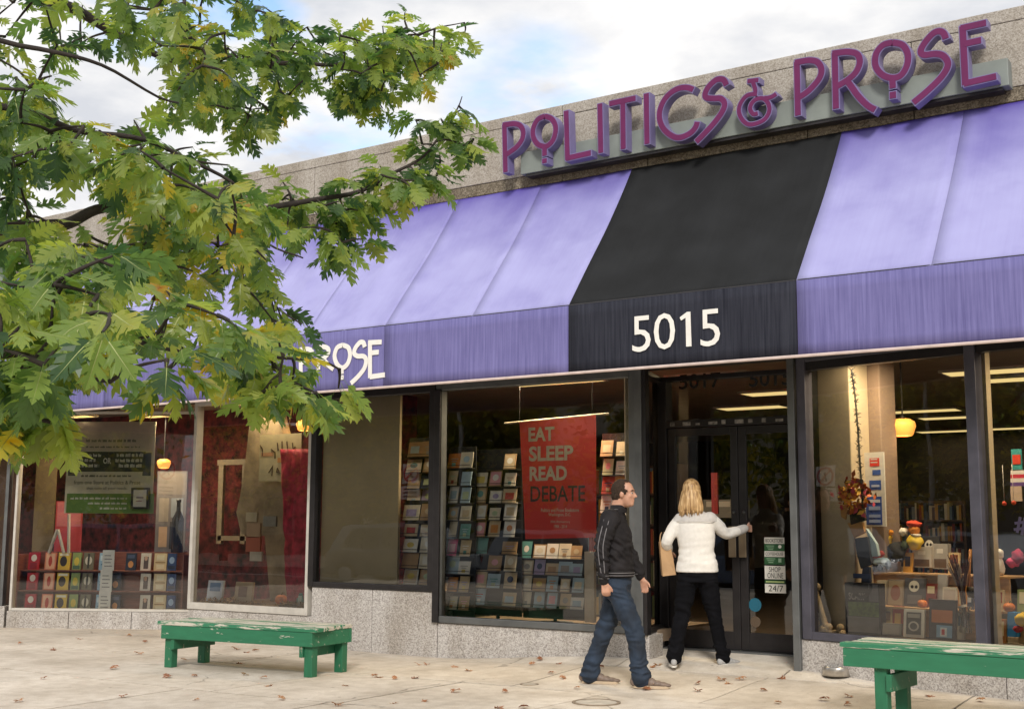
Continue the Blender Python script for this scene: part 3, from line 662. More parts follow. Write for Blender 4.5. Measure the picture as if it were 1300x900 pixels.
c1, c2, c3, c4 = (630, 130, 8.125), (780, 90, 8.125), (920, 70, 8.125), (1050, 20, 5.417)
letter(c1, [[(85, 222), (97, 730)], sm([(62, 240), (110, 232), (190, 224), (250, 245), (280, 305), (268, 385), (215, 460), (150, 510), (98, 545)])])
letter(c1, [sm([(500, 147), (565, 168), (608, 230), (612, 310), (585, 395), (530, 450), (480, 455), (420, 425), (382, 350), (385, 265), (430, 180), (500, 147)]), [(500, 470), (500, 562)], [(500, 573), (500, 638)]])
letter(c1, [[(722, 82), (737, 603)], [(715, 582), (985, 522)]])
letter(c1, [[(1070, 8), (1080, 532)]])
letter(c2, [[(88, 318), (92, 818)], [(-58, 345), (228, 283)]])
letter(c2, [[(330, 228), (338, 765)]])
letter(c2, [sm([(822, 200), (750, 176), (660, 186), (570, 240), (500, 330), (466, 440), (478, 540), (530, 625), (620, 685), (700, 685), (790, 640), (840, 580), (858, 520)])])
letter(c2, [sm([(1160, 160), (1135, 105), (1100, 88), (1045, 100), (975, 165), (938, 235), (950, 280), (1030, 288), (1100, 290), (1138, 345), (1110, 430), (1030, 540), (930, 650), (838, 742)])])
letter(c3, [[(228, 275), (358, 258)], sm([(290, 272), (315, 350), (318, 395)]), sm([(345, 405), (235, 420), (165, 505), (150, 590), (185, 670), (250, 718), (340, 705), (420, 660), (462, 580), (450, 500), (400, 452), (330, 458), (282, 500), (265, 560), (298, 612), (352, 600)]), sm([(400, 448), (450, 446), (500, 428), (542, 398)])], 0.058)
letter(c3, [[(745, 62), (757, 635)], sm([(715, 85), (800, 68), (885, 58), (960, 78), (1000, 150), (980, 240), (900, 340), (830, 400), (757, 445)])])
letter(c4, [[(53, 250), (62, 648)], sm([(30, 265), (90, 256), (150, 252), (208, 268), (226, 320), (200, 390), (140, 445), (62, 492)]), sm([(138, 450), (165, 485), (215, 555), (280, 620), (338, 652)])])
letter(c4, [sm([(450, 187), (520, 205), (556, 270), (548, 350), (505, 415), (440, 430), (375, 405), (334, 345), (338, 265), (385, 205), (450, 187)]), [(450, 440), (453, 508)], [(453, 519), (454, 577)]])
letter(c4, [sm([(818, 168), (805, 128), (775, 110), (730, 125), (672, 190), (645, 245), (668, 272), (750, 265), (805, 283), (832, 340), (790, 420), (690, 520), (588, 605)])])
letter(c4, [[(932, 68), (952, 485)], [(912, 92), (1102, 50)], [(932, 200), (1068, 170)], [(935, 472), (1172, 418)]])

# ------------------------------------------------------------------ benches
GREEN = C('#1f7a4f'); WOOD = (0.56, 0.52, 0.44)
M_bt = [peeling('peeling_green_board_%d' % i, (0.030, 0.19, 0.095), WOOD, a, (0.7, 13, 13)) for i, a in enumerate((0.525, 0.445, 0.55, 0.485))]
M_ba = peeling('green_painted_apron', (0.022, 0.165, 0.080), WOOD, 0.35, (2.5, 12, 12))
M_bl = peeling('green_painted_leg', (0.020, 0.150, 0.072), (0.36, 0.33, 0.25), 0.36, (12, 12, 4))
def bench(label, loc, rz, L, W_, H, nb=4, inset=0.10, gseed=1):
    rr = random.Random(gseed)
    t = thing('park_bench', label, 'bench', loc, rz, 'green slatted benches on the pavement')
    M = wm(t)
    def bx(name, x0, x1, y0, y1, z0, z1, m, tilt=0.0, bev=0.005):
        mb = MB(); mb.M = M; h = [(x0, y0, z0), (x1, y0, z0), (x1, y1, z0), (x0, y1, z0), (x0, y0, z1), (x1, y0, z1+tilt), (x1, y1, z1+tilt), (x0, y1, z1)]
        mb.hexa(h, m); return mb.build(name, t, bevel=bev)
    bw = W_/nb
    for i in range(nb):
        e0, e1 = rr.uniform(-0.03, 0.03), rr.uniform(-0.03, 0.03)
        y0 = -W_/2+i*bw
        bx('seat_board', -L/2+e0, L/2+e1, y0+0.007, y0+bw-0.007, H-0.036, H+rr.uniform(-0.003, 0.004), M_bt[(i+gseed) % 4], rr.uniform(-0.004, 0.004), 0.006)
    ap = 0.135
    bx('apron', -L/2+0.03, L/2-0.03, -W_/2+0.012, -W_/2+0.048, H-0.038-ap, H-0.038, M_ba)
    bx('apron', -L/2+0.03, L/2-0.03, W_/2-0.048, W_/2-0.012, H-0.038-ap, H-0.038, M_ba)
    bx('apron', -L/2+0.032, -L/2+0.066, -W_/2+0.05, W_/2-0.05, H-0.040-ap, H-0.040, M_ba)
    bx('apron', L/2-0.066, L/2-0.032, -W_/2+0.05, W_/2-0.05, H-0.040-ap, H-0.040, M_ba)
    lw = 0.095
    for sx in (-1, 1):
        cx = sx*(L/2-inset)
        for sy in (-1, 1):
            cy = sy*(W_/2-0.098)
            mb = MB(); mb.M = M
            z0 = ground((M @ Vector((cx, cy, 0))).x, (M @ Vector((cx, cy, 0))).y)-loc[2]
            mb.box(cx-lw/2, cx+lw/2, cy-lw/2+0.002, cy+lw/2-0.002, z0, H-0.041, M_bl); mb.build('leg', t, bevel=0.006)
        bx('brace', cx-0.022-sx*0.07, cx+0.022-sx*0.07, -W_/2+0.03, W_/2-0.03, H*0.40, H*0.40+0.125, M_bl)
bench('weathered green bench in front of the second window with white peeling seat boards', (-9.42, 9.26, ground(-9.42, 9.26)), radians(7), 1.96, 0.70, 0.465, gseed=1)
gl = ground(-2.4, 9.6)
bench('weathered green bench at the right edge below the jutting window', (-2.22, 9.62, gl), radians(-2.5), 2.24, 0.62, 0.565, inset=0.30, gseed=5)

# ------------------------------------------------------------------ small things on the pavement
p = onground(1063, 857); b_ = thing('dog_bowl', 'round steel dog bowl standing by the granite base beside the bench', 'bowl', tuple(p))
M_steel = mat('brushed_steel', (0.5, 0.47, 0.43), 0.3, 0.2, 12, 0.03, 80, 0.85)
mb = MB(); mb.M = wm(b_); mb.lathe((0, 0, 0), [(0.0, 0.002), (0.135, 0.002), (0.122, 0.07), (0.118, 0.082), (0.112, 0.082), (0.105, 0.03), (0.0, 0.026)], M_steel, 28); mb.build('body', b_, True)
mb = MB(); mb.M = wm(b_); mb.lathe((0, 0, 0), [(0.0, 0.052), (0.1085, 0.052)], mat('water', (0.25, 0.25, 0.25), 0.05), 24); mb.build('water', b_, True)
p = onground(760, 893)
for (px_, py_, r_, nm, lb) in ((757, 891.5, 0.20, 'utility_cover', 'round metal utility cover set in the pavement near the bottom edge'), (672, 868.5, 0.085, 'valve_cap', 'small round brass valve cap set in the pavement in front of the poster window')):
    p = onground(px_, py_); u = thing(nm, lb, 'ground cover', tuple(p+Vector((0, 0, 0.001))))
    mb = MB(); mb.M = wm(u); mb.lathe((0, 0, 0), [(r_*0.86, 0.003), (r_*0.86, 0.006), (r_, 0.006), (r_, 0.0)], mat('rusty_ring', (0.22, 0.17, 0.12), 0.7, 0.3, 20), 32); mb.build('ring', u)
    mb = MB(); mb.M = wm(u); mb.lathe((0, 0, 0), [(0.0, 0.004), (r_*0.84, 0.004), (r_*0.84, 0.0)], mat('cover_plate', (0.46, 0.41, 0.34), 0.8, 0.25, 14), 32); mb.build('plate', u)

# ------------------------------------------------------------------ people
def bake(mb, voxel, smooth_it=4, fac=0.5):
    me = bpy.data.meshes.new('tmp'); me.from_pydata([tuple(v) for v in mb.v], [], mb.f); me.update()
    o = bpy.data.objects.new('tmp', me); COL.objects.link(o)
    rm = o.modifiers.new('r', 'REMESH'); rm.mode = 'VOXEL'; rm.voxel_size = voxel
    sm_ = o.modifiers.new('s', 'SMOOTH'); sm_.iterations = smooth_it; sm_.factor = fac
    n = bpy.data.meshes.new_from_object(o.evaluated_get(bpy.context.evaluated_depsgraph_get()))
    bpy.data.objects.remove(o); bpy.data.meshes.remove(me); return n
def limb(mb, pts, rad, n=14, sub=5):
    """tapered limb through joints with rounded ends"""
    pp = smooth(pts, sub) if len(pts) > 2 else [Vector(pts[0]), (Vector(pts[0])+Vector(pts[1]))/2, Vector(pts[1])]
    k = len(pp)-1; rr = []
    for i in range(len(pp)):
        t = i/k*(len(rad)-1); j = min(int(t), len(rad)-2); rr.append(rad[j]+(rad[j+1]-rad[j])*(t-j))
    a, b = pp[0], pp[-1]; da = (pp[0]-pp[1]).normalized(); db = (pp[-1]-pp[-2]).normalized()
    pre = [(a+da*rr[0]*q, rr[0]*math.sqrt(max(0.0, 1-q*q))) for q in (0.97, 0.8, 0.45)]
    post = [(b+db*rr[-1]*q, rr[-1]*math.sqrt(max(0.0, 1-q*q))) for q in (0.45, 0.8, 0.97)]
    mb.tube([x for x, _ in pre]+pp+[x for x, _ in post], [r for _, r in pre]+rr+[r for _, r in post], None, n)
def loft(mb, rings, n=24):
    """stacked ellipses: (x, y, z, half depth in x, half width in y)"""
    vs, fs = [], []
    for (x, y, z, rx, ry) in rings:
        for j in range(n): a = 2*pi*j/n; vs.append((x+rx*cos(a), y+ry*sin(a), z))
    k = len(rings)
    for i in range(k-1):
        for j in range(n): fs.append((i*n+j, i*n+(j+1) % n, (i+1)*n+(j+1) % n, (i+1)*n+j))
    fs.append(tuple(reversed(range(n)))); fs.append(tuple(range((k-1)*n, k*n))); mb.add(vs, fs, None)
def head(mb, c, s=1.0, turn=0.0):
    """skull, jaw, nose, ears, brow and lips; face towards +x turned by `turn`"""
    Rz = Matrix.Rotation(turn, 3, 'Z'); c = Vector(c)
    def e(x, y, z, r, Mx=None): mb.ball(c+Rz @ Vector((x, y, z))*s, tuple(q*s for q in r), None, 20, 14, Rz if Mx is None else Rz @ Mx)
    e(-0.012, 0, 0.028, (0.098, 0.076, 0.096)); e(0.022, 0, -0.04, (0.066, 0.060, 0.085)); e(0.055, 0, -0.092, (0.032, 0.034, 0.026))
    e(0.052, 0, -0.02, (0.042, 0.050, 0.06)); e(0.075, 0, 0.03, (0.016, 0.052, 0.014))
    limbp = [(0.083, 0, 0.012), (0.098, 0, -0.012), (0.108, 0, -0.026)]
    limb(mb, [c+Rz @ Vector(q)*s for q in limbp], [0.010*s, 0.012*s, 0.013*s], 10, 3)
    for sy in (-1, 1): e(0.094, sy*0.010, -0.031, (0.010, 0.009, 0.008)); e(-0.008, sy*0.077, -0.008, (0.020, 0.010, 0.034)); e(0.058, sy*0.034, -0.022, (0.022, 0.024, 0.024))
    e(0.080, 0, -0.060, (0.012, 0.024, 0.006)); e(0.079, 0, -0.071, (0.012, 0.021, 0.006))
def face(parent, M, c, s, turn, brow):
    Rz = Matrix.Rotation(turn, 3, 'Z'); c = Vector(c)
    for sy in (-1, 1):
        mb = MB(); mb.M = M; mb.ball(c+Rz @ Vector((0.076, sy*0.032, 0.005))*s, 0.0095*s, P('#a89c92', 0.3), 10, 8); mb.ball(c+Rz @ Vector((0.083, sy*0.033, 0.004))*s, 0.0058*s, P('#1c120c', 0.15), 8, 6); mb.build('eye', parent, True)
        mb = MB(); mb.M = M; mb.tube([c+Rz @ Vector(q)*s for q in ((0.085, sy*0.014, 0.026), (0.089, sy*0.034, 0.031), (0.076, sy*0.054, 0.026))], [0.004*s, 0.005*s, 0.003*s], brow, 6); mb.build('eyebrow', parent, True)
def hand(mb, wrist, d, side_, back, curl=0.6, s=1.0, flip=1):
    """palm with four bent fingers and a thumb: d along the hand, side_ towards the thumb, back = back of the hand"""
    d, side_, back = Vector(d).normalized(), Vector(side_).normalized(), Vector(back).normalized(); w = Vector(wrist)
    limb(mb, [w-d*0.03*s, w+d*0.015*s], [0.026*s, 0.025*s], 10)
    for q, (of, ln) in enumerate(((0.030, 0.070), (0.011, 0.078), (-0.009, 0.072), (-0.028, 0.058))):
        k = w+d*0.088*s+side_*of*s
        limb(mb, [w+d*0.012*s+side_*of*0.65*s, k], [0.015*s, 0.0125*s], 8)
        a = k+(d*cos(curl)-back*sin(curl))*ln*0.52*s; b = a+(d*cos(curl*2.2)-back*sin(curl*2.2))*ln*0.34*s; e = b+(d*cos(curl*3.0)-back*sin(curl*3.0))*ln*0.24*s
        limb(mb, [k, a, b, e], [0.0108*s, 0.0098*s, 0.0088*s, 0.0078*s], 8, 3)
    k = w+d*0.028*s+side_*0.032*s; a = k+(d*0.75+side_*0.55-back*0.25).normalized()*0.042*s; b = a+(d*0.9+side_*0.1-back*0.4).normalized()*0.032*s
    limb(mb, [w+d*0.008*s+side_*0.012*s, k, a, b], [0.016*s, 0.0145*s, 0.0115*s, 0.009*s], 8, 3)
def finish(me, name, parent, M, m, fold=None):
    n = len(me.vertices); nr = [0.0]*(3*n); co_ = [0.0]*(3*n); me.vertices.foreach_get('co', co_)
    if fold: me.vertices.foreach_get('normal', nr)
    for i in range(n):
        co = Vector(co_[3*i:3*i+3])
        if fold: co = co+Vector(nr[3*i:3*i+3])*fold(co)
        co_[3*i:3*i+3] = M @ co
    me.vertices.foreach_set('co', co_)
    me.materials.clear(); me.materials.append(m)
    me.polygons.foreach_set('use_smooth', [True]*len(me.polygons)); me.update()
    return link(name, me, parent)
def skinmat(name, col):
    if name in _mats: return _mats[name]
    m = mat(name, col, 0.5, 0.10, 24, 0.05, 120); b = m.node_tree.nodes['Principled BSDF']; b.inputs['Subsurface Weight'].default_value = 0.15; b.inputs['Subsurface Radius'].default_value = (0.02, 0.008, 0.004); return m
def nz_(p, s, o=0.0): return noise.noise((p.x*s+o, p.y*s, p.z*s))

# ---- man walking
a_, b_ = onground(736, 869), onground(846, 872); mid = (a_+b_)/2
mz = radians(20)
man = thing('person', 'man with short dark hair in black track jacket and blue jeans walking to the door', 'person', (mid.x, mid.y, ground(mid.x, mid.y)+0.002), mz)
M = wm(man); KS = 1.0
skin = skinmat('light_skin', (0.50, 0.27, 0.18))
Hc = (0.03, 0, 1.705)
mb = MB(); head(mb, Hc, 1.0, radians(-6))
limb(mb, [(-0.055, 0, 1.50), (-0.03, 0, 1.60), (-0.012, 0, 1.68)], [0.070, 0.062, 0.060])
loft(mb, [(-0.06, 0, 0.95, 0.10, 0.14), (-0.05, 0, 1.10, 0.105, 0.14), (-0.06, 0, 1.3, 0.115, 0.16), (-0.07, 0, 1.45, 0.09, 0.165), (-0.065, 0, 1.52, 0.06, 0.10)])
armR = [(-0.085, -0.205, 1.475), (-0.135, -0.27, 1.22), (-0.115, -0.275, 0.965)]
armL = [(-0.075, 0.205, 1.475), (0.01, 0.27, 1.20), (0.12, 0.26, 0.99)]
limb(mb, armR, [0.045, 0.04, 0.03]); limb(mb, armL, [0.045, 0.04, 0.03])
hand(mb, (-0.110, -0.275, 0.915), (0.10, -0.02, -1), (1, 0.25, 0.1), (-0.05, -1, 0), 0.75, 0.95)
hand(mb, (0.150, 0.255, 0.930), (0.25, 0.0, -1), (1, -0.25, 0.2), (0.05, 1, 0), 0.6, 0.95)
legR = [(-0.045, -0.095, 0.93), (0.125, -0.10, 0.49), (0.185, -0.10, 0.09)]
legL = [(-0.055, 0.095, 0.93), (-0.165, 0.10, 0.50), (-0.300, 0.10, 0.11)]
limb(mb, legR, [0.075, 0.055, 0.04]); limb(mb, legL, [0.075, 0.055, 0.04])
limb(mb, [(0.17, -0.10, 0.06), (0.30, -0.105, 0.045)], [0.03, 0.02]); limb(mb, [(-0.31, 0.10, 0.06), (-0.18, 0.105, 0.045)], [0.03, 0.02])
finish(bake(mb, 0.0085, 2), 'body', man, M, skin)
face(man, M, Hc, 1.0, radians(-6), P('#2a1c14'))
# hair: short, receding
mb = MB(); Rz = Matrix.Rotation(radians(-6), 3, 'Z'); c = Vector(Hc)
mb.ball(c+Rz @ Vector((-0.022, 0, 0.033)), (0.1035, 0.085, 0.1025), None, 40, 28, Rz)
mb.ball(c+Rz @ Vector((-0.058, 0, -0.015)), (0.066, 0.077, 0.076), None, 30, 20, Rz)
me = bake(mb, 0.007, 1); bm = bmesh.new(); bm.from_mesh(me)
def bald(co):
    q = Rz.inverted() @ (co-c)
    e = 0.012*noise.noise(tuple(co*55))
    return q.x > 0.050-0.4*max(0, 0.03-q.z)-0.030*sstep(0.02, 0.055, abs(q.y))*sstep(0.02, 0.05, q.z)+e or (q.z < -0.01 and q.x > -0.022) or q.z < -0.085
bmesh.ops.delete(bm, geom=[f for f in bm.faces if bald(f.calc_center_median())], context='FACES'); bm.to_mesh(me); bm.free()
M_hair = mat('dark_brown_hair', (0.045, 0.030, 0.021), 0.85, 0.6, 90, 0.8, 200, 0, 0.15)
finish(me, 'hair', man, M, M_hair, lambda p: 0.002*nz_(p, 60)+0.002*nz_(p, 150))
# jacket
M_jac = mat('black_jacket_cloth', (0.017, 0.015, 0.016), 0.8, 0.3, 9, 0.2, 160, 0.0, 0.2)
mb = MB()
loft(mb, [(-0.055, 0, 0.985, 0.150, 0.185), (-0.05, 0, 1.03, 0.160, 0.195), (-0.05, 0, 1.12, 0.152, 0.19), (-0.055, 0, 1.25, 0.152, 0.195), (-0.06, 0, 1.36, 0.150, 0.205), (-0.07, 0, 1.45, 0.122, 0.205), (-0.07, 0, 1.51, 0.095, 0.165), (-0.06, 0, 1.555, 0.080, 0.10)])
limb(mb, [(-0.075, -0.165, 1.475), (-0.10, -0.225, 1.38), armR[1], (-0.115, -0.277, 0.985)], [0.095, 0.083, 0.067, 0.052])
limb(mb, [(-0.075, 0.165, 1.475), (-0.05, 0.225, 1.38), armL[1], (0.125, 0.26, 0.99)], [0.095, 0.083, 0.067, 0.052])
def jf(p):
    e = 0.0
    for (cx, cz, a) in ((-0.13, 1.22, 0.011), (-0.06, 1.06, 0.010), (0.02, 1.20, 0.008)):
        e += a*math.exp(-((p.x-cx)**2+(p.z-cz)**2)/0.02)
    return (0.007+1.5*e)*noise.noise((p.x*12+3*noise.noise((p.x*4, p.y*4, p.z*4)), p.y*12, p.z*26+p.x*14))
finish(bake(mb, 0.0075, 4), 'jacket', man, M, M_jac, jf)
mb = MB(); Rc = Matrix.Rotation(radians(-8), 3, 'Y')
vs, fs = [], []
for j in range(28):
    a = 2*pi*j/28; open_ = max(0, cos(a))**3
    for (r, z) in ((0.078, 1.53), (0.080, 1.60-0.045*open_), (0.072, 1.603-0.045*open_), (0.070, 1.53)): vs.append((-0.035+r*cos(a)*1.02+(z-1.53)*0.25, r*sin(a)*0.98, z))
for j in range(28):
    for q in range(3): fs.append((j*4+q, ((j+1) % 28)*4+q, ((j+1) % 28)*4+q+1, j*4+q+1))
mb.M = M; mb.add(vs, fs, M_jac); mb.build('collar', man, True)
M_pip = mat('grey_piping', (0.16, 0.15, 0.155), 0.6)
def ringstripe(name, c, rx, ry, z, m, r=0.004):
    mb = MB(); mb.M = M; mb.tube([(c[0]+rx*cos(2*pi*j/36), c[1]+ry*sin(2*pi*j/36), z) for j in range(37)], r, m, 6); mb.build(name, man, True)
mb = MB(); loft(mb, [(-0.055, 0, 0.955, 0.158, 0.190), (-0.055, 0, 0.965, 0.164, 0.196), (-0.055, 0, 1.01, 0.164, 0.197), (-0.055, 0, 1.02, 0.158, 0.19)], 40)
finish(bake(mb, 0.008, 2), 'hem_band', man, M, M_jac)
for z in (0.975, 0.998): ringstripe('hem_stripe', (-0.055, 0), 0.168, 0.201, z, M_pip)
for (w, m_, dx) in ((armR[2], 'cuff', -0.003), (armL[2], 'cuff', 0.02)):
    mb = MB(); c_ = Vector(w); limb(mb, [c_+Vector((-0.002, 0, 0.03)), c_+Vector((dx*0.5, 0, -0.035))], [0.046, 0.042]); finish(bake(mb, 0.007, 2), 'cuff', man, M, M_jac)
    for z in (-0.012, 0.012): ringstripe('cuff_stripe', (c_.x+dx*0.1, c_.y), 0.047, 0.047, c_.z+z, M_pip, 0.003)
for off in (-0.022, 0.022):
    mb = MB(); mb.M = M
    mb.tube(smooth([(-0.045+off*1.2, -0.09, 1.562), (-0.075+off*1.1, -0.20, 1.545), (-0.10+off, -0.292, 1.42), (-0.125+off, -0.325, 1.30), (-0.135+off, -0.337, 1.21), (-0.125+off*0.9, -0.332, 1.08), (-0.116+off*0.7, -0.328, 1.00)], 6), 0.0045, M_pip, 6); mb.build('sleeve_piping', man, True)
# jeans
def denim(name, base, worn):
    if name in _mats: return _mats[name]
    m = mat(name, base, 0.8, 0.45, 7, 0.25, 220); return m
M_jean = denim('blue_denim', (0.012, 0.023, 0.043), None)
mb = MB()
loft(mb, [(-0.05, 0, 0.80, 0.125, 0.165), (-0.055, 0, 0.88, 0.140, 0.180), (-0.055, 0, 0.96, 0.138, 0.172), (-0.055, 0, 1.00, 0.13, 0.165)])
limb(mb, [(-0.045, -0.09, 0.87), (0.045, -0.098, 0.68), (0.125, -0.10, 0.48), (0.155, -0.10, 0.27), (0.180, -0.10, 0.085)], [0.105, 0.098, 0.083, 0.078, 0.090])
limb(mb, [(-0.055, 0.09, 0.87), (-0.105, 0.098, 0.69), (-0.175, 0.10, 0.49), (-0.245, 0.10, 0.29), (-0.315, 0.10, 0.09)], [0.105, 0.098, 0.083, 0.078, 0.090])
def pf(p):
    a = 0.007+0.013*math.exp(-((p.z-0.5)/0.10)**2)+0.022*math.exp(-((p.z-0.15)/0.09)**2)+0.012*math.exp(-((p.z-0.83)/0.09)**2)
    return a*noise.noise((p.x*9+p.z*8, p.y*9, p.z*26+2*noise.noise((p.x*6, p.y*6, p.z*6))))
finish(bake(mb, 0.0072, 3), 'jeans', man, M, M_jean, pf)
mb = MB(); mb.M = M
mb.poly(Pl((0, 0, 0), (1, 0, 0), (0, -1, 0)), [(-0.165, 0.945), (-0.075, 0.955), (-0.075, 0.83), (-0.115, 0.80), (-0.16, 0.83)], 0.158, 0.163, M_jean); mb.build('back_pocket', man)
M_shoe = mat('taupe_leather', (0.17, 0.125, 0.10), 0.55, 0.25, 14, 0.2, 80); M_sole = P('#b9a58c', 0.8)
def shoe(parent, M, heel, toe, y, z, m, ms, hgt=0.085, w=0.047, lift=0.0):
    L_ = toe-heel; mb = MB()
    loft_pts = []
    mb2 = MB()
    for q, (t, h, ww) in enumerate(((0.0, 0.85, 0.72), (0.12, 1.0, 0.85), (0.30, 1.0, 0.86), (0.50, 0.80, 0.92), (0.68, 0.58, 1.0), (0.85, 0.45, 0.98), (0.97, 0.34, 0.70))):
        mb.ball((heel+L_*t*0.94+0.01, y, z+0.018+hgt*h*0.5), (L_*0.14, w*ww, hgt*h*0.62), None, 14, 10)
    finish(bake(mb, 0.007, 3), 'shoe', parent, M, m)
    s_ = MB(); s_.M = M; out_ = []
    for j in range(28):
        a = 2*pi*j/28; x = cos(a); wq = w*(1.04 if x > 0 else 0.9)
        out_.append((heel+L_/2+x*L_*0.515, y+math.copysign(abs(sin(a))**0.75, sin(a))*wq))
    k = len(out_); s_.add([(x, yy, z) for x, yy in out_]+[(x, yy, z+0.026) for x, yy in out_], [tuple(reversed(range(k))), tuple(range(k, 2*k))]+[(i, (i+1) % k, (i+1) % k+k, i+k) for i in range(k)], ms); s_.build('sole', parent, bevel=0.004)
shoe(man, M, 0.115, 0.425, -0.105, 0.0, M_shoe, M_sole)
shoe(man, M, -0.385, -0.06, 0.105, 0.0, M_shoe, M_sole)

# ---- woman at the door
p1, p2 = onground(855, 847), onground(919, 845); mid = (p1+p2)/2
wz = radians(112)
wom = thing('person', 'blonde woman in white fleece and black trousers seen from behind reaching for the door', 'person', (mid.x, mid.y, ground(mid.x, mid.y)), wz)
M = wm(wom)
Hc = (0.02, 0.045, 1.665)
mb = MB(); head(mb, Hc, 1.0, radians(-10)); limb(mb, [(0.0, 0.03, 1.42), (0.0, 0.04, 1.52), (0.01, 0.045, 1.6)], [0.055, 0.05, 0.05])
loft(mb, [(0, 0.0, 0.90, 0.09, 0.14), (0.0, 0.0, 1.05, 0.085, 0.12), (0.0, 0.01, 1.25, 0.09, 0.13), (0.0, 0.015, 1.37, 0.075, 0.12), (0.0, 0.02, 1.44, 0.05, 0.07)])
aL = [(0.0, 0.14, 1.39), (-0.03, 0.30, 1.20), (0.11, 0.285, 1.10)]
aR = [(0.0, -0.12, 1.40), (0.13, -0.27, 1.27), (0.33, -0.44, 1.315)]
limb(mb, aL, [0.04, 0.034, 0.026]); limb(mb, aR, [0.04, 0.034, 0.026])
hand(mb, (0.13, 0.282, 1.085), (0.8, -0.05, -0.45), (0.2, -1, 0.1), (0.4, 0.0, 0.9), 0.7, 0.95)
hand(mb, (0.365, -0.468, 1.318), (0.80, -0.55, -0.02), (0.1, 0.0, 1), (-0.5, -0.8, 0), 0.8, 0.95)
gL = [(0.0, 0.085, 0.88), (-0.03, 0.15, 0.48), (-0.09, 0.225, 0.08)]
gR = [(0.02, -0.095, 0.88), (0.06, -0.15, 0.48), (0.09, -0.235, 0.08)]
limb(mb, gL, [0.07, 0.05, 0.035]); limb(mb, gR, [0.07, 0.05, 0.035])
limb(mb, [(-0.10, 0.23, 0.055), (0.03, 0.235, 0.04)], [0.028, 0.02]); limb(mb, [(0.08, -0.24, 0.055), (0.18, -0.31, 0.04)], [0.028, 0.02])
finish(bake(mb, 0.0075, 2), 'body', wom, M, skinmat('fair_skin', (0.55, 0.31, 0.22)))
face(wom, M, Hc, 1.0, radians(-10), P('#6b4a2c'))
# hair: shoulder length, in strands
c = Vector(Hc); mb = MB()
mb.ball(c+Vector((-0.012, 0, 0.035)), (0.105, 0.088, 0.103), None, 36, 26)
loft(mb, [(0.00, 0.045, 1.68, 0.10, 0.095), (-0.03, 0.047, 1.60, 0.082, 0.108), (-0.045, 0.048, 1.53, 0.068, 0.122), (-0.055, 0.05, 1.49, 0.05, 0.124), (-0.058, 0.05, 1.465, 0.03, 0.112)], 36)
me = bake(mb, 0.007, 3); bm = bmesh.new(); bm.from_mesh(me)
bmesh.ops.delete(bm, geom=[f for f in bm.faces if f.calc_center_median().x > 0.075+0.02*0 and f.calc_center_median().z < 1.72], context='FACES'); bm.to_mesh(me); bm.free()
def hairmat():
    m, t, b, ns, L = newmat('blonde_hair')
    tcx = ns.new('ShaderNodeTexCoord'); mpx = ns.new('ShaderNodeMapping'); mpx.inputs['Scale'].default_value = (60, 60, 5); L.new(tcx.outputs['Object'], mpx.inputs[0])
    nzz = ns.new('ShaderNodeTexNoise'); nzz.inputs['Scale'].default_value = 1.0; nzz.inputs['Detail'].default_value = 5; L.new(mpx.outputs[0], nzz.inputs['Vector'])
    rp = ns.new('ShaderNodeValToRGB'); e = rp.color_ramp.elements; e[0].position = 0.32; e[0].color = (0.16, 0.085, 0.035, 1); e[1].position = 0.68; e[1].color = (0.70, 0.50, 0.27, 1); k = e.new(0.5); k.color = (0.46, 0.28, 0.12, 1)
    L.new(nzz.outputs[0], rp.inputs[0]); L.new(rp.outputs[0], b.inputs['Base Color']); b.inputs['Roughness'].default_value = 0.42
    bp = ns.new('ShaderNodeBump'); bp.inputs['Strength'].default_value = 0.7; bp.inputs['Distance'].default_value = 0.008; L.new(nzz.outputs[0], bp.inputs['Height']); L.new(bp.outputs[0], b.inputs['Normal']); return m
M_bl = hairmat()
hair = finish(me, 'hair', wom, M, M_bl, lambda p: 0.0035*noise.noise((p.x*40, p.y*40, p.z*2.0))+0.0022*noise.noise((p.x*110, p.y*110, p.z*4)))
mb = MB(); mb.M = M; rr = random.Random(3)
for i in range(70):
    a = rr.uniform(-1.5, 1.5); y0 = 0.047+0.105*sin(a); x0 = -0.035-0.055*cos(a)
    zt = rr.uniform(1.52, 1.64); zb = rr.uniform(1.42, 1.48)
    mb.tube([(x0+0.02, 0.047+0.9*(y0-0.047), zt), (x0-0.005, y0, (zt+zb)/2), (x0-0.012+rr.uniform(-.012, .012), y0+rr.uniform(-.02, .02), zb)], [0.010, 0.009, 0.002], M_bl, 5)
o_ = mb.build('hair_strands', wom, True); o_['kind'] = 'stuff'
# fleece
M_fl = mat('cream_fleece', (0.74, 0.71, 0.66), 0.95, 0.05, 30, 0.15, 140); M_flg = mat('pale_grey_yoke', (0.52, 0.495, 0.47), 0.9, 0.06, 30, 0.12, 140)
mb = MB()
loft(mb, [(0.0, 0.0, 0.895, 0.128, 0.205), (0.0, 0.0, 0.95, 0.130, 0.203), (0.0, 0.0, 1.03, 0.118, 0.183), (0.0, 0.003, 1.12, 0.112, 0.172), (0.0, 0.008, 1.24, 0.122, 0.188), (0.0, 0.012, 1.34, 0.120, 0.185), (0.0, 0.015, 1.41, 0.105, 0.178), (0.0, 0.02, 1.455, 0.085, 0.135), (0.005, 0.03, 1.49, 0.07, 0.085), (0.005, 0.035, 1.535, 0.064, 0.068)])
limb(mb, [(0.0, 0.145, 1.405), (-0.01, 0.222, 1.31), (-0.03, 0.287, 1.185), (0.10, 0.282, 1.11)], [0.070, 0.064, 0.056, 0.045])
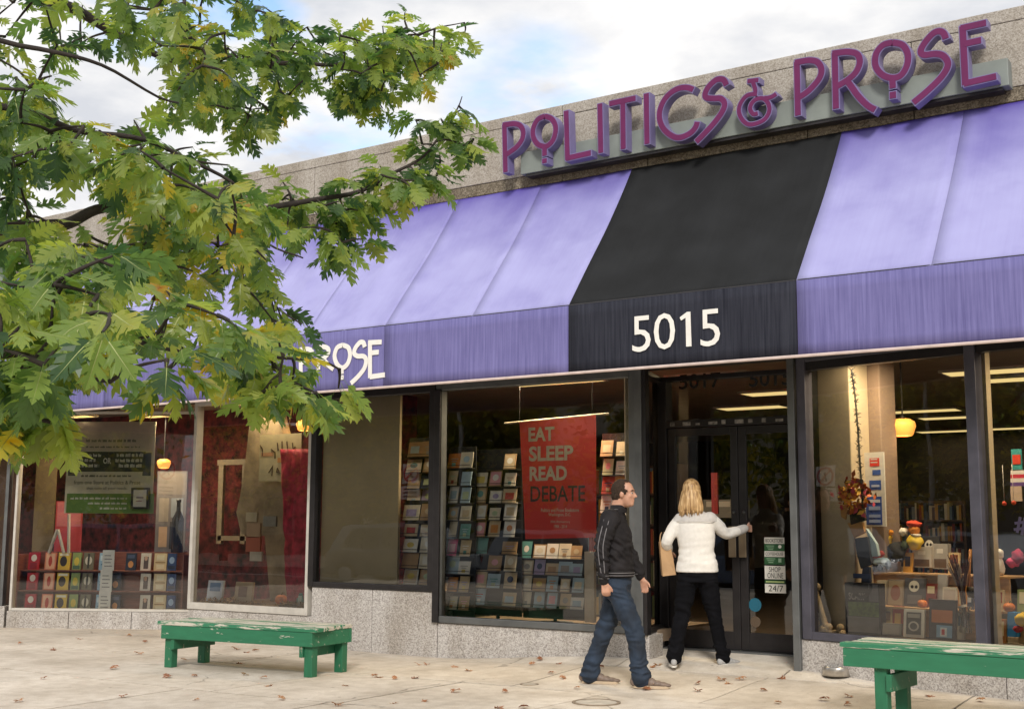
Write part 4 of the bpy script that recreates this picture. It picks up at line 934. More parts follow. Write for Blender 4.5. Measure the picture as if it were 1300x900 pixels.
limb(mb, [(0.0, -0.13, 1.41), (0.06, -0.20, 1.345), (0.13, -0.265, 1.275), (0.24, -0.36, 1.285), (0.345, -0.45, 1.317)], [0.070, 0.066, 0.059, 0.052, 0.043])
me = bake(mb, 0.0085, 3)
def ff(p): return (0.0025+0.008*math.exp(-((p.z-1.02)/0.12)**2)+0.007*math.exp(-((p.x-0.13)**2+(p.y+0.27)**2)/0.01))*noise.noise((p.x*10, p.y*8+p.z*10, p.z*22))
fo = finish(me, 'fleece_jacket', wom, M, M_fl, ff)
fo.data.materials.append(M_flg); Mi = M.inverted()
for q in fo.data.polygons:
    co = Mi @ q.center
    if co.z > 1.385 and abs(co.y-0.01) < 0.21 or (co.x > 0.235 and co.y < -0.30): q.material_index = 1
mb = MB(); mb.M = M; mb.tube([(-0.128*math.sqrt(max(0, 1-((y-0.012)/0.205)**2))-0.001, y, 1.383) for y in [0.012+0.196*(i/20*2-1) for i in range(21)]], 0.0035, M_flg, 6); mb.build('yoke_seam', wom, True)
M_tr = mat('black_trousers', (0.0045, 0.0045, 0.006), 0.9, 0.3, 8, 0.15, 160, 0.0, 0.12)
mb = MB(); loft(mb, [(0.0, -0.002, 0.80, 0.118, 0.18), (0.0, 0, 0.87, 0.12, 0.187), (0.0, 0, 0.93, 0.112, 0.175)])
limb(mb, [(0.0, 0.09, 0.84), (-0.015, 0.125, 0.65), (-0.035, 0.155, 0.47), (-0.065, 0.195, 0.26), (-0.085, 0.225, 0.09)], [0.108, 0.094, 0.075, 0.068, 0.074])
limb(mb, [(0.01, -0.095, 0.84), (0.04, -0.125, 0.65), (0.06, -0.155, 0.47), (0.075, -0.195, 0.26), (0.085, -0.232, 0.085)], [0.108, 0.092, 0.072, 0.064, 0.068])
finish(bake(mb, 0.0085, 3), 'trousers', wom, M, M_tr, pf)
M_sn = P('#a4a3a2', 0.7); M_sw = P('#e6e2da', 0.6)
M0 = M
M = M0 @ Matrix.Translation((-0.09, 0.23, 0)) @ Matrix.Rotation(radians(8), 4, 'Z'); shoe(wom, M, -0.055, 0.215, 0, 0.0, M_sn, M_sw, 0.075, 0.042)
M = M0 @ Matrix.Translation((0.08, -0.235, 0.0)) @ Matrix.Rotation(radians(-38), 4, 'Z'); shoe(wom, M, -0.055, 0.215, 0, 0.0, M_sn, M_sw, 0.075, 0.042)
# paper bag hanging from her left hand
M = M0
bag = thing('paper_bag', 'brown paper shopping bag hanging from the left hand of the blonde woman', 'bag', tuple(M0 @ Vector((0.15, 0.29, 0.86))), wz+radians(8))
Mb = wm(bag) @ Matrix.Rotation(radians(-7), 4, 'X'); M_pap = mat('brown_kraft_paper', (0.44, 0.27, 0.135), 0.8, 0.14, 7, 0.2, 25)
mb = MB(); mb.M = Mb; w_, d_, h_ = 0.155, 0.065, 0.33
o8 = [(-w_, -d_, 0), (w_, -d_, 0), (w_, d_, 0), (-w_, d_, 0), (-w_, -d_*0.75, h_), (w_, -d_*0.75, h_), (w_, d_*0.75, h_), (-w_, d_*0.75, h_)]
mb.add(o8+[(-w_+0.012, 0, h_*0.5), (w_-0.012, 0, h_*0.5)], [(0, 3, 2, 1), (0, 1, 5, 4), (2, 3, 7, 6), (1, 2, 9), (2, 6, 9), (6, 5, 9), (5, 1, 9), (3, 0, 8), (0, 4, 8), (4, 7, 8), (7, 3, 8)], M_pap); o_ = mb.build('bag_body', bag); so = o_.modifiers.new('paper', 'SOLIDIFY'); so.thickness = 0.003
for sy in (-1, 1):
    mb = MB(); mb.M = Mb; mb.tube(smooth([(-0.06, sy*d_*0.7, h_-0.02), (-0.045, sy*0.03, h_+0.06), (0, sy*0.012, h_+0.09), (0.045, sy*0.03, h_+0.06), (0.06, sy*d_*0.7, h_-0.02)], 5), 0.004, M_pap, 6); mb.build('handle', bag, True)

# ------------------------------------------------------------------ things inside the windows
def card(name, label, cat, pl, rect, d, base_, prints=(), th=0.012, group=None, lean=0.0, words=(), rough=0.6, bev=0.0):
    """flat printed thing on a plane: body, then print areas (u0,v0,u1,v1,colour) and words (text,u0,v0,u1,v1,colour,bold)"""
    a0, a1, b0, b1 = rect; mb = MB(); w, h = a1-a0, b1-b0
    def q(u, v, e): return pl.pt(a0+u*w, b0+v*h, d+e-lean*v*h)
    m = P(base_, rough) if isinstance(base_, str) else base_
    mb.hexa([q(0, 0, 0), q(1, 0, 0), q(1, 0, -th), q(0, 0, -th), q(0, 1, 0), q(1, 1, 0), q(1, 1, -th), q(0, 1, -th)], m)
    for i, pr in enumerate(prints):
        if len(pr) == 5:
            u0, v0, u1, v1, c = pr; e = 0.0015+0.0006*i
            mb.add([q(u0, v0, e), q(u1, v0, e), q(u1, v1, e), q(u0, v1, e)], [(0, 1, 2, 3)], P(c, rough) if isinstance(c, str) else c)
        else:
            (cu, cv, ru, rv, c, _) = pr; e = 0.0015+0.0006*i; k = 18
            mb.add([q(cu+ru*cos(2*pi*j/k), cv+rv*sin(2*pi*j/k), e) for j in range(k)], [tuple(range(k))], P(c, rough))
    for (s, u0, v0, u1, v1, c, bold) in words:
        text(mb, Pl(q(0, 0, 0)-Vector((0, 0, 0)), pl.u, pl.n) if False else pl, s, a0+u0*w, a0+u1*w, b0+v0*h, b0+v1*h, d+0.0045, P(c, rough), bold)
    o = mb.build(name); tag(o, label, cat, group); return o
def bx_thing(name, label, cat, pl, rect, d0, d1, m, group=None, bevel=0.0):
    a0, a1, b0, b1 = rect; mb = MB(); mb.pbox(pl, a0, a1, b0, b1, d0, d1, m); return tag(mb.build(name, bevel=bevel), label, cat, group)

# ---- red poster in the fourth window
pt = thing('poster', 'red EAT SLEEP READ DEBATE poster hanging in the window behind the man', 'poster', tuple(F.pt(-7.1, 0.4, -0.2)))
M_pr = mat('poster_red', (0.80, 0.042, 0.030), 0.45, 0.05, 3); M_ptx = P('#e6d8bc', 0.5); M_pbk = P('#1d0f0d', 0.5)
d = -0.30
c4_ = [F.px(x, y, d) for x, y in ((667, 684), (757, 682), (756.5, 527), (659.5, 535))]
mb = MB(); mb.poly(F, c4_, d-0.004, d, M_pr); sh = mb.build('sheet', pt)
def pq(x, y): return F.px(650+x/5, 520+y/5, d)
def ptext(s, x0, y0, x1, y1, m, bold):
    a0, b0 = pq(x0, y1); a1, b1 = pq(x1, y0); xm = (x0+x1)/2; b0 = pq(xm, y1)[1]; b1 = pq(xm, y0)[1]
    mb = MB(); text(mb, F, s, a0, a1, b0, b1, d+0.003, m, bold); mb.build('lettering', pt)
ptext('EAT', 105, 110, 270, 200, M_ptx, 0.035); ptext('SLEEP', 108, 228, 390, 325, M_ptx, 0.035); ptext('READ', 112, 357, 350, 450, M_ptx, 0.035); ptext('DEBATE', 118, 482, 465, 582, M_pbk, 0.012)
ptext('Politics and Prose Bookstore', 185, 625, 425, 648, M_ptx, 0.01); ptext('Washington, D.C.', 232, 655, 375, 680, M_ptx, 0.01)
ptext('30th Anniversary', 245, 702, 370, 722, M_ptx, 0.0); ptext('1984 - 2014', 268, 730, 350, 750, M_ptx, 0.0)
mb = MB(); p0, p1 = F.px(640, 537.5, d), F.px(772, 525, d); mb.tube([F.pt(p0[0], p0[1], d-0.01), F.pt(p1[0], p1[1], d-0.01)], 0.012, P('#b8ab94'), 8)
for u in (0.15, 0.85):
    x = p0[0]+(p1[0]-p0[0])*u; mb.tube([F.pt(x, p0[1], d-0.01), F.pt(x, 3.22, d-0.01)], 0.003, M_dark, 4)
mb.build('hanging_rod', pt)
bx_thing('display_board', 'tall blank cream board leaning inside the window behind the walking man', 'board', F, F.rect(742, 700, 754, 790, -0.35), -0.40, -0.35, P('#cbbda6'))

# ---- card racks with greeting cards
PAL = [('cream', '#e3d8c0'), ('white', '#ece8e0'), ('pale blue', '#a9c1cf'), ('pink', '#e5a3ac'), ('beige', '#cdb794'), ('tan', '#b6936a'), ('pale green', '#b9c8a2'), ('red', '#b03a34'), ('yellow', '#dcc566'), ('dark blue', '#2d3d5e'), ('grey', '#9a968f'), ('teal', '#5f9a97'), ('orange', '#d08a4a'), ('lilac', '#a79ac0')]
ORD = ['top', 'second', 'third', 'fourth', 'fifth', 'sixth', 'seventh', 'eighth', 'ninth', 'tenth']
COLN = ['left', 'second', 'third', 'fourth', 'right']
M_wire = mat('black_rack_metal', (0.03, 0.03, 0.03), 0.4, 0.1, 9, 0, 40, 0.5)
rr = random.Random(21)
def rack(label, where, x0, x1, y0, y1, ncol, nrow, d, seed, fixed={}):
    rr = random.Random(seed)
    a0, a1, b0, b1 = F.rect(x0, y0, x1, y1, d); cw = (a1-a0)/ncol; rh = (b1-b0)/nrow
    r_ = thing('card_rack', label, 'card rack', tuple(F.pt((a0+a1)/2, 0.40, d-0.08)), 0, 'card racks in the windows')
    mb = MB(); mb.pbox(F, a0-0.01, a1+0.01, b0-0.12, b1+0.05, d-0.10, d-0.085, M_wire); mb.build('back_panel', r_)
    mb = MB(); mb.tube([F.pt((a0+a1)/2, 0.40, d-0.09), F.pt((a0+a1)/2, b0-0.1, d-0.09)], 0.02, M_wire, 8); mb.build('post', r_)
    mb = MB(); mb.lathe(F.pt((a0+a1)/2, 0.40, d-0.09), [(0.0, 0.02), (0.2, 0.015), (0.21, 0.0)], mat('grey_base', (0.25, 0.24, 0.22), 0.6), 20); mb.build('foot', r_)
    for j in range(nrow):
        z = b0+j*rh
        mb = MB(); mb.pbox(F, a0, a1, z-0.008, z, d-0.085, d+0.02, M_wire); mb.pbox(F, a0, a1, z+0.03, z+0.036, d+0.014, d+0.02, M_wire); mb.build('shelf', r_)
    for j in range(nrow):
        for i in range(ncol):
            row = nrow-1-j
            cn, ch = rr.choice(PAL[:3]+PAL[4:6] if rr.random() < 0.74 else PAL)
            if (row, i) in fixed: cn, ch = fixed[(row, i)]
            elif rr.random() < 0.05: continue
            w = cw*rr.uniform(0.72, 1.04); h = rh*rr.uniform(0.70, 1.06); x = a0+i*cw+(cw-w)/2+rr.uniform(-.01, .01); z = b0+j*rh+0.002
            c2 = rr.choice(PAL)[1]; k = rr.random()
            pr = [(0.08, 0.08, 0.92, 0.92, rr.choice(PAL[:5])[1])] if k < 0.3 else []
            if k < 0.5: pr.append((0.5, 0.55, 0.25, 0.2, c2, 0))
            elif k < 0.75: pr.append((0.18, 0.25, 0.82, 0.72, c2))
            else: pr += [(0.2, 0.6, 0.8, 0.66, c2), (0.3, 0.45, 0.7, 0.5, c2), (0.35, 0.12, 0.65, 0.36, rr.choice(PAL)[1])]
            cword = COLN[i] if (ncol > 2 and i < ncol-1) else ('left' if i == 0 else 'right')
            card('greeting_card', '%s card, %s column, %s row of %s' % (cn, cword, ORD[row], where), 'greeting card', F, (x, x+w, z, z+h), d+0.005-0.012*rr.random(), ch, pr, 0.006, 'greeting cards in the racks', lean=0.22)
rack('black card rack at the left edge of the poster window', 'the leftmost poster window rack', 566, 597, 572, 774, 2, 9, -0.20, 4, {(5, 0): ('hot pink', '#d2276f'), (0, 0): ('orange', '#c97a3a')})
rack('black card rack left of the red poster', 'the rack left of the red poster', 599, 656, 575, 768, 3, 9, -0.32, 9)
rack('low black card rack under the red poster', 'the low rack under the red poster', 660, 740, 688, 772, 5, 4, -0.45, 15)
rack('narrow card rack at the right of the tan board window', 'the rack beside the tan board', 509, 553, 640, 742, 2, 5, -0.25, 33)
rack('dim card rack between the red poster and the corner post', 'the rack right of the red poster', 761, 797, 555, 700, 2, 6, -0.45, 40)
rack('dim card rack behind the narrow rack of the tan board window', 'the rack behind the narrow one', 515, 553, 560, 640, 2, 4, -0.9, 52)

# ---- far left window: book display on three shelves
bd = thing('book_display', 'low brown three shelf display full of books in the far left window', 'book shelf', tuple(W1.pt(1.2, 0.24, -0.4)))
M_sh = mat('reddish_brown_shelf', (0.20, 0.065, 0.035), 0.5, 0.25, 6, 0.1, 60, stretch=(1, 1, 12))
rows3 = [(742, 776), (718, 745), (700, 719)]
a0, a1 = W1.px(24, 740, -0.25)[0], W1.px(232, 740, -0.25)[0]
zb = [W1.px(120, y, -0.25)[1] for y in (778, 751, 725.5, 699)]
for i in range(3):
    mb = MB(); mb.pbox(W1, a0, a1, zb[i], zb[i]+0.018, -0.42-0.08*i, -0.16-0.06*i, M_sh); mb.build('shelf', bd)
mb = MB(); mb.pbox(W1, a0, a1, zb[0], zb[3]-0.02, -0.70, -0.62, M_sh); mb.build('back_panel', bd)
for e in (a0-0.02, a1): mb = MB(); mb.pbox(W1, e, e+0.02, zb[0], zb[3]-0.05, -0.6, -0.2, M_sh); mb.build('side_panel', bd)
for i in range(2):
    mb = MB(); mb.pbox(W1, a0, a1, zb[i]+0.018, zb[i+1], -0.44-0.08*i, -0.42-0.08*i, M_sh); mb.build('riser', bd)
BK = [(31, 45, 'red and white', '#b3202c', [(0.5, .68, .26, .2, '#e9e0d4', 0), (.2, .05, .8, .4, '#8a1420')]),
      (52, 66, 'orange', '#e08060', [(.1, .06, .9, .94, '#eebb98'), (.5, .5, .17, .3, '#c4442c', 0)]),
      (69, 84, 'yellow', '#e0bd3c', [(.45, .5, .3, .3, '#30261c', 0), (.1, .82, .9, .95, '#f0ead0')]),
      (87, 98, 'green', '#8da05c', [(.5, .5, .3, .24, '#d8c24a', 0), (.1, .05, .9, .25, '#4b6a50')]),
      (101, 114, 'olive and white', '#6f6a52', [(.5, .55, .34, .26, '#d6d0bc', 0), (.4, .1, .6, .95, '#3c3a30')]),
      (121, 134, 'light blue', '#8fb4cd', [(.12, .55, .88, .85, '#c8dae4'), (.2, .3, .8, .36, '#3c6484')]),
      (158, 171, 'dark navy', '#1d2536', [(.5, .35, .26, .2, '#c98c4c', 0), (.15, .7, .85, .9, '#42506c')]),
      (177, 190, 'white portrait', '#d8d0c0', [(.3, .1, .75, .8, '#5a4a40'), (.5, .7, .16, .14, '#caa48a', 0)]),
      (194, 210, 'cream', '#dcc596', [(.1, .44, .9, .5, '#a07c48'), (.2, .6, .8, .9, '#e9dcb8'), (.2, .1, .8, .36, '#e9dcb8')]),
      (211, 222, 'navy and sky', '#1f3f73', [(.5, .6, .3, .2, '#9cb6d4', 0), (.1, .1, .9, .3, '#12223f')])]
for i in range(3):
    ysh = (778, 751, 725.5)[i]
    for bi, (x0, x1, nm, ch, pr) in enumerate(BK):
        if i < 2 and bi in (7,) and i == 1: pass
        sft = (0, 2.5, 4.5)[i]*(1 if bi < 6 else 0.3)
        dd = -0.24-0.07*i; r_ = W1.rect(x0+sft, ysh-25, x1+sft, ysh-1.5, dd); h = r_[3]-r_[2]; r_ = (r_[0], r_[1], zb[i]+0.0185, zb[i]+0.0185+h*0.93)
        if bi == 6 and i < 2: r_ = (r_[0]-0.22, r_[1]-0.22, r_[2], r_[3])
        card('book', '%s book standing on the %s shelf of the low brown book display' % (nm, ('bottom', 'middle', 'top')[i]), 'book', W1, r_, dd, ch, pr, 0.03, 'books on the low display', lean=0.1, rough=0.35)
mb = MB(); bn = thing('hanging_list', 'long white printed list hanging down the front of the book display', 'paper list', tuple(W1.pt(1.4, 0.25, -0.2)))
for k, (y0, y1, dx) in enumerate(((698, 724, 5), (723, 751, 2), (750, 776, 0))):
    r_ = W1.rect(125+dx, y0, 140+dx, y1, -0.13); mb = MB(); mb.pbox(W1, r_[0], r_[1], r_[2], r_[3], -0.136-0.002*k, -0.13-0.002*k, P('#e8e4da'))
    for q in range(4):
        zq = r_[2]+(r_[3]-r_[2])*(0.2+0.17*q); mb.pbox(W1, r_[0]+0.03, r_[1]-0.03-0.02*(q % 2), zq, zq+0.012, -0.13, -0.1285, P('#8a8680'))
    mb.build('sheet', bn)
# sign board above
sg = thing('window_banner', 'large cream and green printed banner with a black ribbon band in the far left window', 'banner', tuple(W1.pt(1.3, 0.25, -0.3)))
d = -0.16
def wr(x0, y0, x1, y1, dd=d): return W1.rect(80+x0/8.18, 550+y0/8.18, 80+x1/8.18, 550+y1/8.18, dd)
r0 = wr(35, -120, 945, 830)
M_bcr = P('#cfc4a8'); M_bbk = P('#15181c'); M_bgr = P('#5b7a34'); M_bpk = P('#c9b6a4')
mb = MB(); mb.pbox(W1, r0[0], r0[1], r0[2], r0[3], d-0.01, d, M_bcr); mb.build('sheet', sg)
def bz(x0, y0, x1, y1, m, e, nm='print_area'):
    r_ = wr(x0, y0, x1, y1); mb = MB(); mb.pbox(W1, r_[0], r_[1], r_[2], r_[3], d+e-0.001, d+e, m); mb.build(nm, sg)
bz(36, 625, 944, 829, M_bgr, 0.002); bz(36, -110, 944, 182, M_bpk, 0.002); bz(110, 190, 855, 398, M_bbk, 0.004); bz(55, 300, 140, 440, P('#2a3440'), 0.003); bz(830, 200, 915, 440, P('#2a3440'), 0.003)
def bt(s, x0, y0, x1, y1, m, b=0.01):
    r_ = wr(x0, y0, x1, y1); mb = MB(); text(mb, W1, s, r_[0], r_[1], r_[2], r_[3], d+0.006, m, b); mb.build('lettering', sg)
M_btx = P('#d8d2c4'); M_bdk = P('#4a453c')
bt('OR', 420, 255, 500, 315, M_btx, 0.02)
def lines(x0, y0, x1, y1, n, m, seed):
    rr = random.Random(seed); mb = MB(); x = x0
    while x < x1:
        w = rr.uniform(18, 60); w = min(w, x1-x)
        hh = (y1-y0); k = 0
        xx = x
        while xx < x+w:
            ww = rr.uniform(4, 9); r_ = wr(xx, y0+rr.uniform(0, .35)*hh, min(xx+ww, x+w), y1); mb.pbox(W1, r_[0], r_[1], r_[2], r_[3], d+0.0045, d+0.006, m); xx += ww+2.5
        x += w+14
    o = mb.build('small_print', sg); o['kind'] = 'stuff'
for (a, b, c, e) in ((125, 210, 400, 243), (125, 262, 340, 295), (118, 315, 375, 350), (560, 205, 835, 243), (545, 262, 825, 298), (580, 315, 825, 352)): lines(a, b, c, e, 1, M_btx, a+b)
bt('from one Store at Politics & Prose', 115, 488, 805, 528, M_bdk, 0.004); bt('that suits all your needs.', 245, 555, 670, 590, M_bdk, 0.004)
for (a, b, c, e) in ((190, 430, 720, 452), (80, 662, 665, 684), (260, 714, 665, 736), (385, 766, 660, 788)): lines(a, b, c, e, 1, M_bdk if b < 600 else M_btx, a+b)
for (a, b, c, e) in ((240, 60, 770, 90), (240, 130, 800, 150)): lines(a, b, c, e, 1, M_bdk, a+b)
fr_ = W1.rect(166, 619, 189, 646, -0.10)
card('picture_frame', 'small black framed notice on the corner of the green banner', 'notice', W1, fr_, -0.10, '#0f0d0c', [(.14, .1, .86, .9, '#ded6c8'), (.3, .5, .7, .58, '#9a8a84'), (.3, .35, .62, .4, '#b58a84')], 0.02)
# white A-frame easel legs
ez = thing('easel', 'small white wooden easel standing on top of the book display', 'easel', tuple(W1.pt(0.8, 0.9, -0.35)))
for (xa, ya, xb, yb) in ((62, 702, 72, 672), (81, 702, 73, 672), (87, 702, 87, 652)):
    mb = MB(); p_, q_ = W1.px(xa, ya, -0.35), W1.px(xb, yb, -0.35); mb.tube([W1.pt(p_[0], p_[1], -0.35), W1.pt(q_[0], q_[1], -0.37)], 0.022, P('#c8c2b6'), 4); mb.build('leg', ez)
# things behind it: coloured cloth, bottles, notices
def rectthing(nm, lab, cat, pl, x0, y0, x1, y1, d, col, prints=(), th=0.03, words=()): return card(nm, lab, cat, pl, pl.rect(x0, y0, x1, y1, d), d, col, prints, th, None, 0.0, words)
rectthing('wall_poster', 'dark poster crowded with small notices right of the green banner', 'poster', W1, 198, 598, 236, 705, -1.0, '#6b6a70', [(.05, .72, .95, .98, '#7d7a7a'), (.1, .4, .42, .68, '#8f8a84'), (.5, .45, .9, .68, '#8894a4'), (.12, .1, .4, .34, '#b59c86'), (.48, .08, .9, .4, '#2c3038')], 0.02)
rectthing('cloth_banner', 'faded pink cloth hanging behind the white easel', 'cloth', W1, 70, 636, 104, 700, -0.7, '#a83a3e', [(.05, .5, .95, .98, '#b8666a')], 0.01)
rectthing('wall_panel', 'tall tan board standing behind the easel in the far left window', 'board', W1, 44, 560, 70, 700, -0.9, '#6a5a40', (), 0.03)
bt_ = W1.px(220, 700, -0.3); mb = MB(); mb.lathe(W1.pt(bt_[0], zb[3]-0.02, -0.45), [(0.0, 0), (0.085, 0.0), (0.085, 0.48), (0.03, 0.60), (0.028, 0.72), (0.034, 0.72), (0.034, 0.76), (0, 0.76)], mat('dark_bottle', (0.012, 0.013, 0.018), 0.15), 18); tag(mb.build('bottle', None, True), 'large dark bottle standing on the book display beside the white window frame', 'bottle')

# ---- second window
rd = mat('red_drape', (0.42, 0.025, 0.055), 0.7, 0.5, 10, 0.6, 18)
cl = thing('red_drape', 'bright red drape hanging at the right of the second window', 'drape', tuple(F.pt(-10.9, 0.45, -0.3)))
mb = MB(); n_ = 26; vs = []
for j in range(30):
    for i in range(n_):
        t = j/29; y = 570+195*t; x = 358+(395-358)*(i/(n_-1)) if True else 0
        x = (356+8*t)+((398)-(356+8*t))*(i/(n_-1))
        a, b = F.px(x, y, -0.3); vs.append(F.pt(a, b, -0.3+0.035*noise.noise((a*9, b*2.6, 3))+0.02*noise.noise((a*20, b*9, 8))))
mb.add(vs, [(j*n_+i, (j+1)*n_+i, (j+1)*n_+i+1, j*n_+i+1) for j in range(29) for i in range(n_-1)], rd); o_ = mb.build('cloth', cl, True); so = o_.modifiers.new('t', 'SOLIDIFY'); so.thickness = 0.01
# paper dress form with hand-lettered sheet
df = thing('paper_figure', 'draped tan paper figure holding sheets in the second window', 'display figure', tuple(F.pt(-11.7, 0.45, -0.5)))
pts_ = [(318, 525), (352, 523), (361, 560), (363, 640), (366, 762), (343, 763), (336, 680), (306, 678), (300, 650), (305, 628), (311, 590)]
mb = MB(); mb.poly(F, [F.px(x, y, -0.55) for x, y in reversed(pts_)], -0.72, -0.55, mat('tan_wrapping_paper', (0.33, 0.25, 0.15), 0.85, 0.3, 5, 0.5, 14)); mb.build('drape', df, bevel=0.02)
for (x0, y0, x1, y1, c_) in ((312, 650, 326, 662, '#b3a88c'), (313, 664, 330, 682, '#a48a6e'), (334, 655, 350, 668, '#8d8a80'), (317, 700, 332, 712, '#b9b2a4'), (312, 681, 330, 700, '#a85a44')):
    r_ = F.rect(x0, y0, x1, y1, -0.52); mb = MB(); mb.pbox(F, r_[0], r_[1], r_[2], r_[3], -0.55, -0.52, P(c_)); mb.build('paper_note', df)
card('paper_sheet', 'large tan sheet with hand-drawn dark lettering in the second window', 'paper sign', F, F.rect(329, 551, 382, 611, -0.42), -0.42, '#b3a684', [(.02, .02, .46, .5, '#bfb493'), (.05, .54, .35, .62, '#b88a68'), (.45, .4, .78, .5, '#c08a58'), (.55, .04, .78, .22, '#c29468')], 0.006)
mb = MB()
for st in ([(330, 565), (333, 570), (333, 578)], [(352, 562), (353, 572)], [(344, 570), (349, 574), (349, 582)], [(358, 560), (358, 572)], [(364, 560), (365, 571)], [(371, 562), (372, 570), (375, 567)], [(363, 573), (367, 577)], [(341, 600), (346, 592), (345, 604)], [(352, 594), (355, 600), (351, 599), (352, 594)], [(360, 592), (362, 600), (366, 594)], [(368, 602), (371, 594)]):
    mb.ribbon(F, [F.px(x, y, -0.415) for x, y in st], 0.016, -0.419, -0.4135, P('#4a3626'))
hl = mb.build('hand_lettering', bpy.data.objects['paper_sheet']); hl['kind'] = 'stuff'
pk_o = mat('pumpkin_orange', (0.62, 0.17, 0.02), 0.5, 0.2, 6)
def pumpkin(label, c, r, group=None):
    t = thing('pumpkin', label, 'pumpkin', tuple(c), 0, 'pumpkins in the windows'); vs, fs = [], []; n, q = 24, 9
    for i in range(q+1):
        th = pi*i/q
        for j in range(n):
            a = 2*pi*j/n; rr_ = r*(1-0.10*abs(cos(a*4)))*sin(th)+0.001; vs.append(Vector(c)+Vector((rr_*cos(a), rr_*sin(a), r*0.8+r*0.8*cos(th)-0.15*r*math.exp(-(sin(th)/0.3)**2)*(1 if th < 1.5 else -1))))
    for i in range(q):
        for j in range(n): fs.append((i*n+j, (i+1)*n+j, (i+1)*n+(j+1) % n, i*n+(j+1) % n))
    mb = MB(); mb.add(vs, fs, pk_o); mb.build('body', t, True)
    mb = MB(); mb.tube([Vector(c)+Vector((0, 0, r*1.35)), Vector(c)+Vector((0.1*r, 0, r*1.6)), Vector(c)+Vector((0.3*r, 0, r*1.85))], [r*0.13, r*0.09, r*0.1], P('#5a5a2a'), 6); mb.build('stem', t, True)
q = F.px(357, 761, -0.35); pumpkin('orange pumpkin on the floor of the second window beside the red drape', F.pt(q[0], 0.45, -0.35), 0.085)
for (x0, x1, nm) in ((250, 320, 'left'), (350, 392, 'right')):
    mb = MB(); rr = random.Random(x0); lm = mat('hay_straw', (0.22, 0.14, 0.06), 0.9, 0.5, 20)
    A0, A1 = F.px(x0, 760, -0.15)[0], F.px(x1, 760, -0.15)[0]
    for i in range(420):
        a = rr.uniform(A0, A1); dd = rr.uniform(-0.45, -0.1); h = 0.445+0.07*rr.random()*(1-abs((a-(A0+A1)/2)/((A1-A0)/2))**2)
        an = rr.uniform(0, pi); l = rr.uniform(0.03, 0.07); v = Vector((cos(an)*l, sin(an)*l, rr.uniform(-.02, .03)))
        c = F.pt(a, h, dd); w = v.cross(Vector((0, 0, 1))).normalized()*0.006; mb.add([c-v-w, c+v-w, c+v+w, c-v+w], [(0, 1, 2, 3)], lm)
    o_ = mb.build('straw', None); tag(o_, 'brown straw strewn on the %s of the second window floor' % nm, 'straw', kind='stuff')
for (x0, y0, x1, y1, c_, lab, pr) in ((262, 737, 281, 764, '#c8d0dc', 'pale blue book standing in straw in the second window', [(.15, .5, .85, .9, '#6d8ab0')]), (297, 737, 319, 764, '#b9a68c', 'photo book standing in straw left of the pumpkin', [(.2, .3, .7, .8, '#7a5a4a')]), (376, 750, 384, 767, '#4f8f88', 'small teal booklet leaning before the red drape', [(.2, .2, .8, .8, '#b9d2c8')]), (267, 742, 274, 765, '#2c4c8a', 'thin dark blue book beside the pale blue one', [])):
    r_ = F.rect(x0, y0, x1, y1, -0.28 if c_ != '#2c4c8a' else -0.33); card('book', lab, 'book', F, (r_[0], r_[1], 0.45, 0.45+r_[3]-r_[2]), -0.28 if c_ != '#2c4c8a' else -0.33, c_, pr, 0.03, 'books in the second window', 0.12)
mb = MB(); p_ = F.px(241, 748, -0.08); mb.ball(F.pt(p_[0]+0.02, p_[1], -0.1), (0.03, 0.02, 0.05), P('#e8e4dc'), 10, 8); mb.ball(F.pt(p_[0]+0.02, p_[1]+0.055, -0.1), (0.022, 0.02, 0.025), P('#d89a8a'), 10, 8); tag(mb.build('ornament', None, True), 'tiny white figure ornament by the left frame of the second window', 'ornament')
dr_ = thing('inner_door', 'pale framed glass door seen at the back of the second window', 'door', tuple(F.pt(-11.95, 0.45, -1.9)))
for (x0, y0, x1, y1) in ((276, 583, 312, 590), (276, 590, 282, 690), (306, 590, 312, 690), (276, 680, 312, 686)):
    r_ = F.rect(x0, y0, x1, y1, -1.9); mb = MB(); mb.pbox(F, r_[0], r_[1], r_[2], r_[3], -1.95, -1.9, P('#8a7f6c')); mb.build('frame_rail', dr_)

# ---- pendant lamps and ceiling lights
M_lamp = emis('amber_lamp_glass', (1.0, 0.40, 0.075), 0.56)
def pendant(label, c, r, ceil=3.25):
    t = thing('pendant_lamp', label, 'lamp', (c[0], c[1], ceil), 0, 'amber pendant lamps inside the shop'); c = Vector(c)
    mb = MB(); mb.lathe(c, [(0.35*r, -0.62*r), (0.62*r, -0.62*r), (0.78*r, -0.5*r), (r, 0.15*r), (0.92*r, 0.5*r), (0.55*r, 0.72*r), (0.0, 0.74*r)], M_lamp, 20); mb.build('lamp_shade', t, True)
    mb = MB(); mb.tube([c+Vector((0, 0, 0.7*r)), Vector((c.x, c.y, ceil))], 0.008, M_dark, 6); mb.build('cord', t)
    ld = bpy.data.lights.new('lamp_light', 'POINT'); ld.energy = 3.5; ld.color = (1.0, 0.62, 0.28); ld.shadow_soft_size = 0.12; lo = bpy.data.objects.new('lamp_light', ld); COL.objects.link(lo); lo.location = c-Vector((0, 0, 0.8*r)); setpar(lo, t)
    mb = MB(); mb.lathe(c, [(0.2*r, 0.70*r), (0.2*r, 0.95*r), (0.0, 0.95*r)], M_dark, 12); mb.build('cap', t)
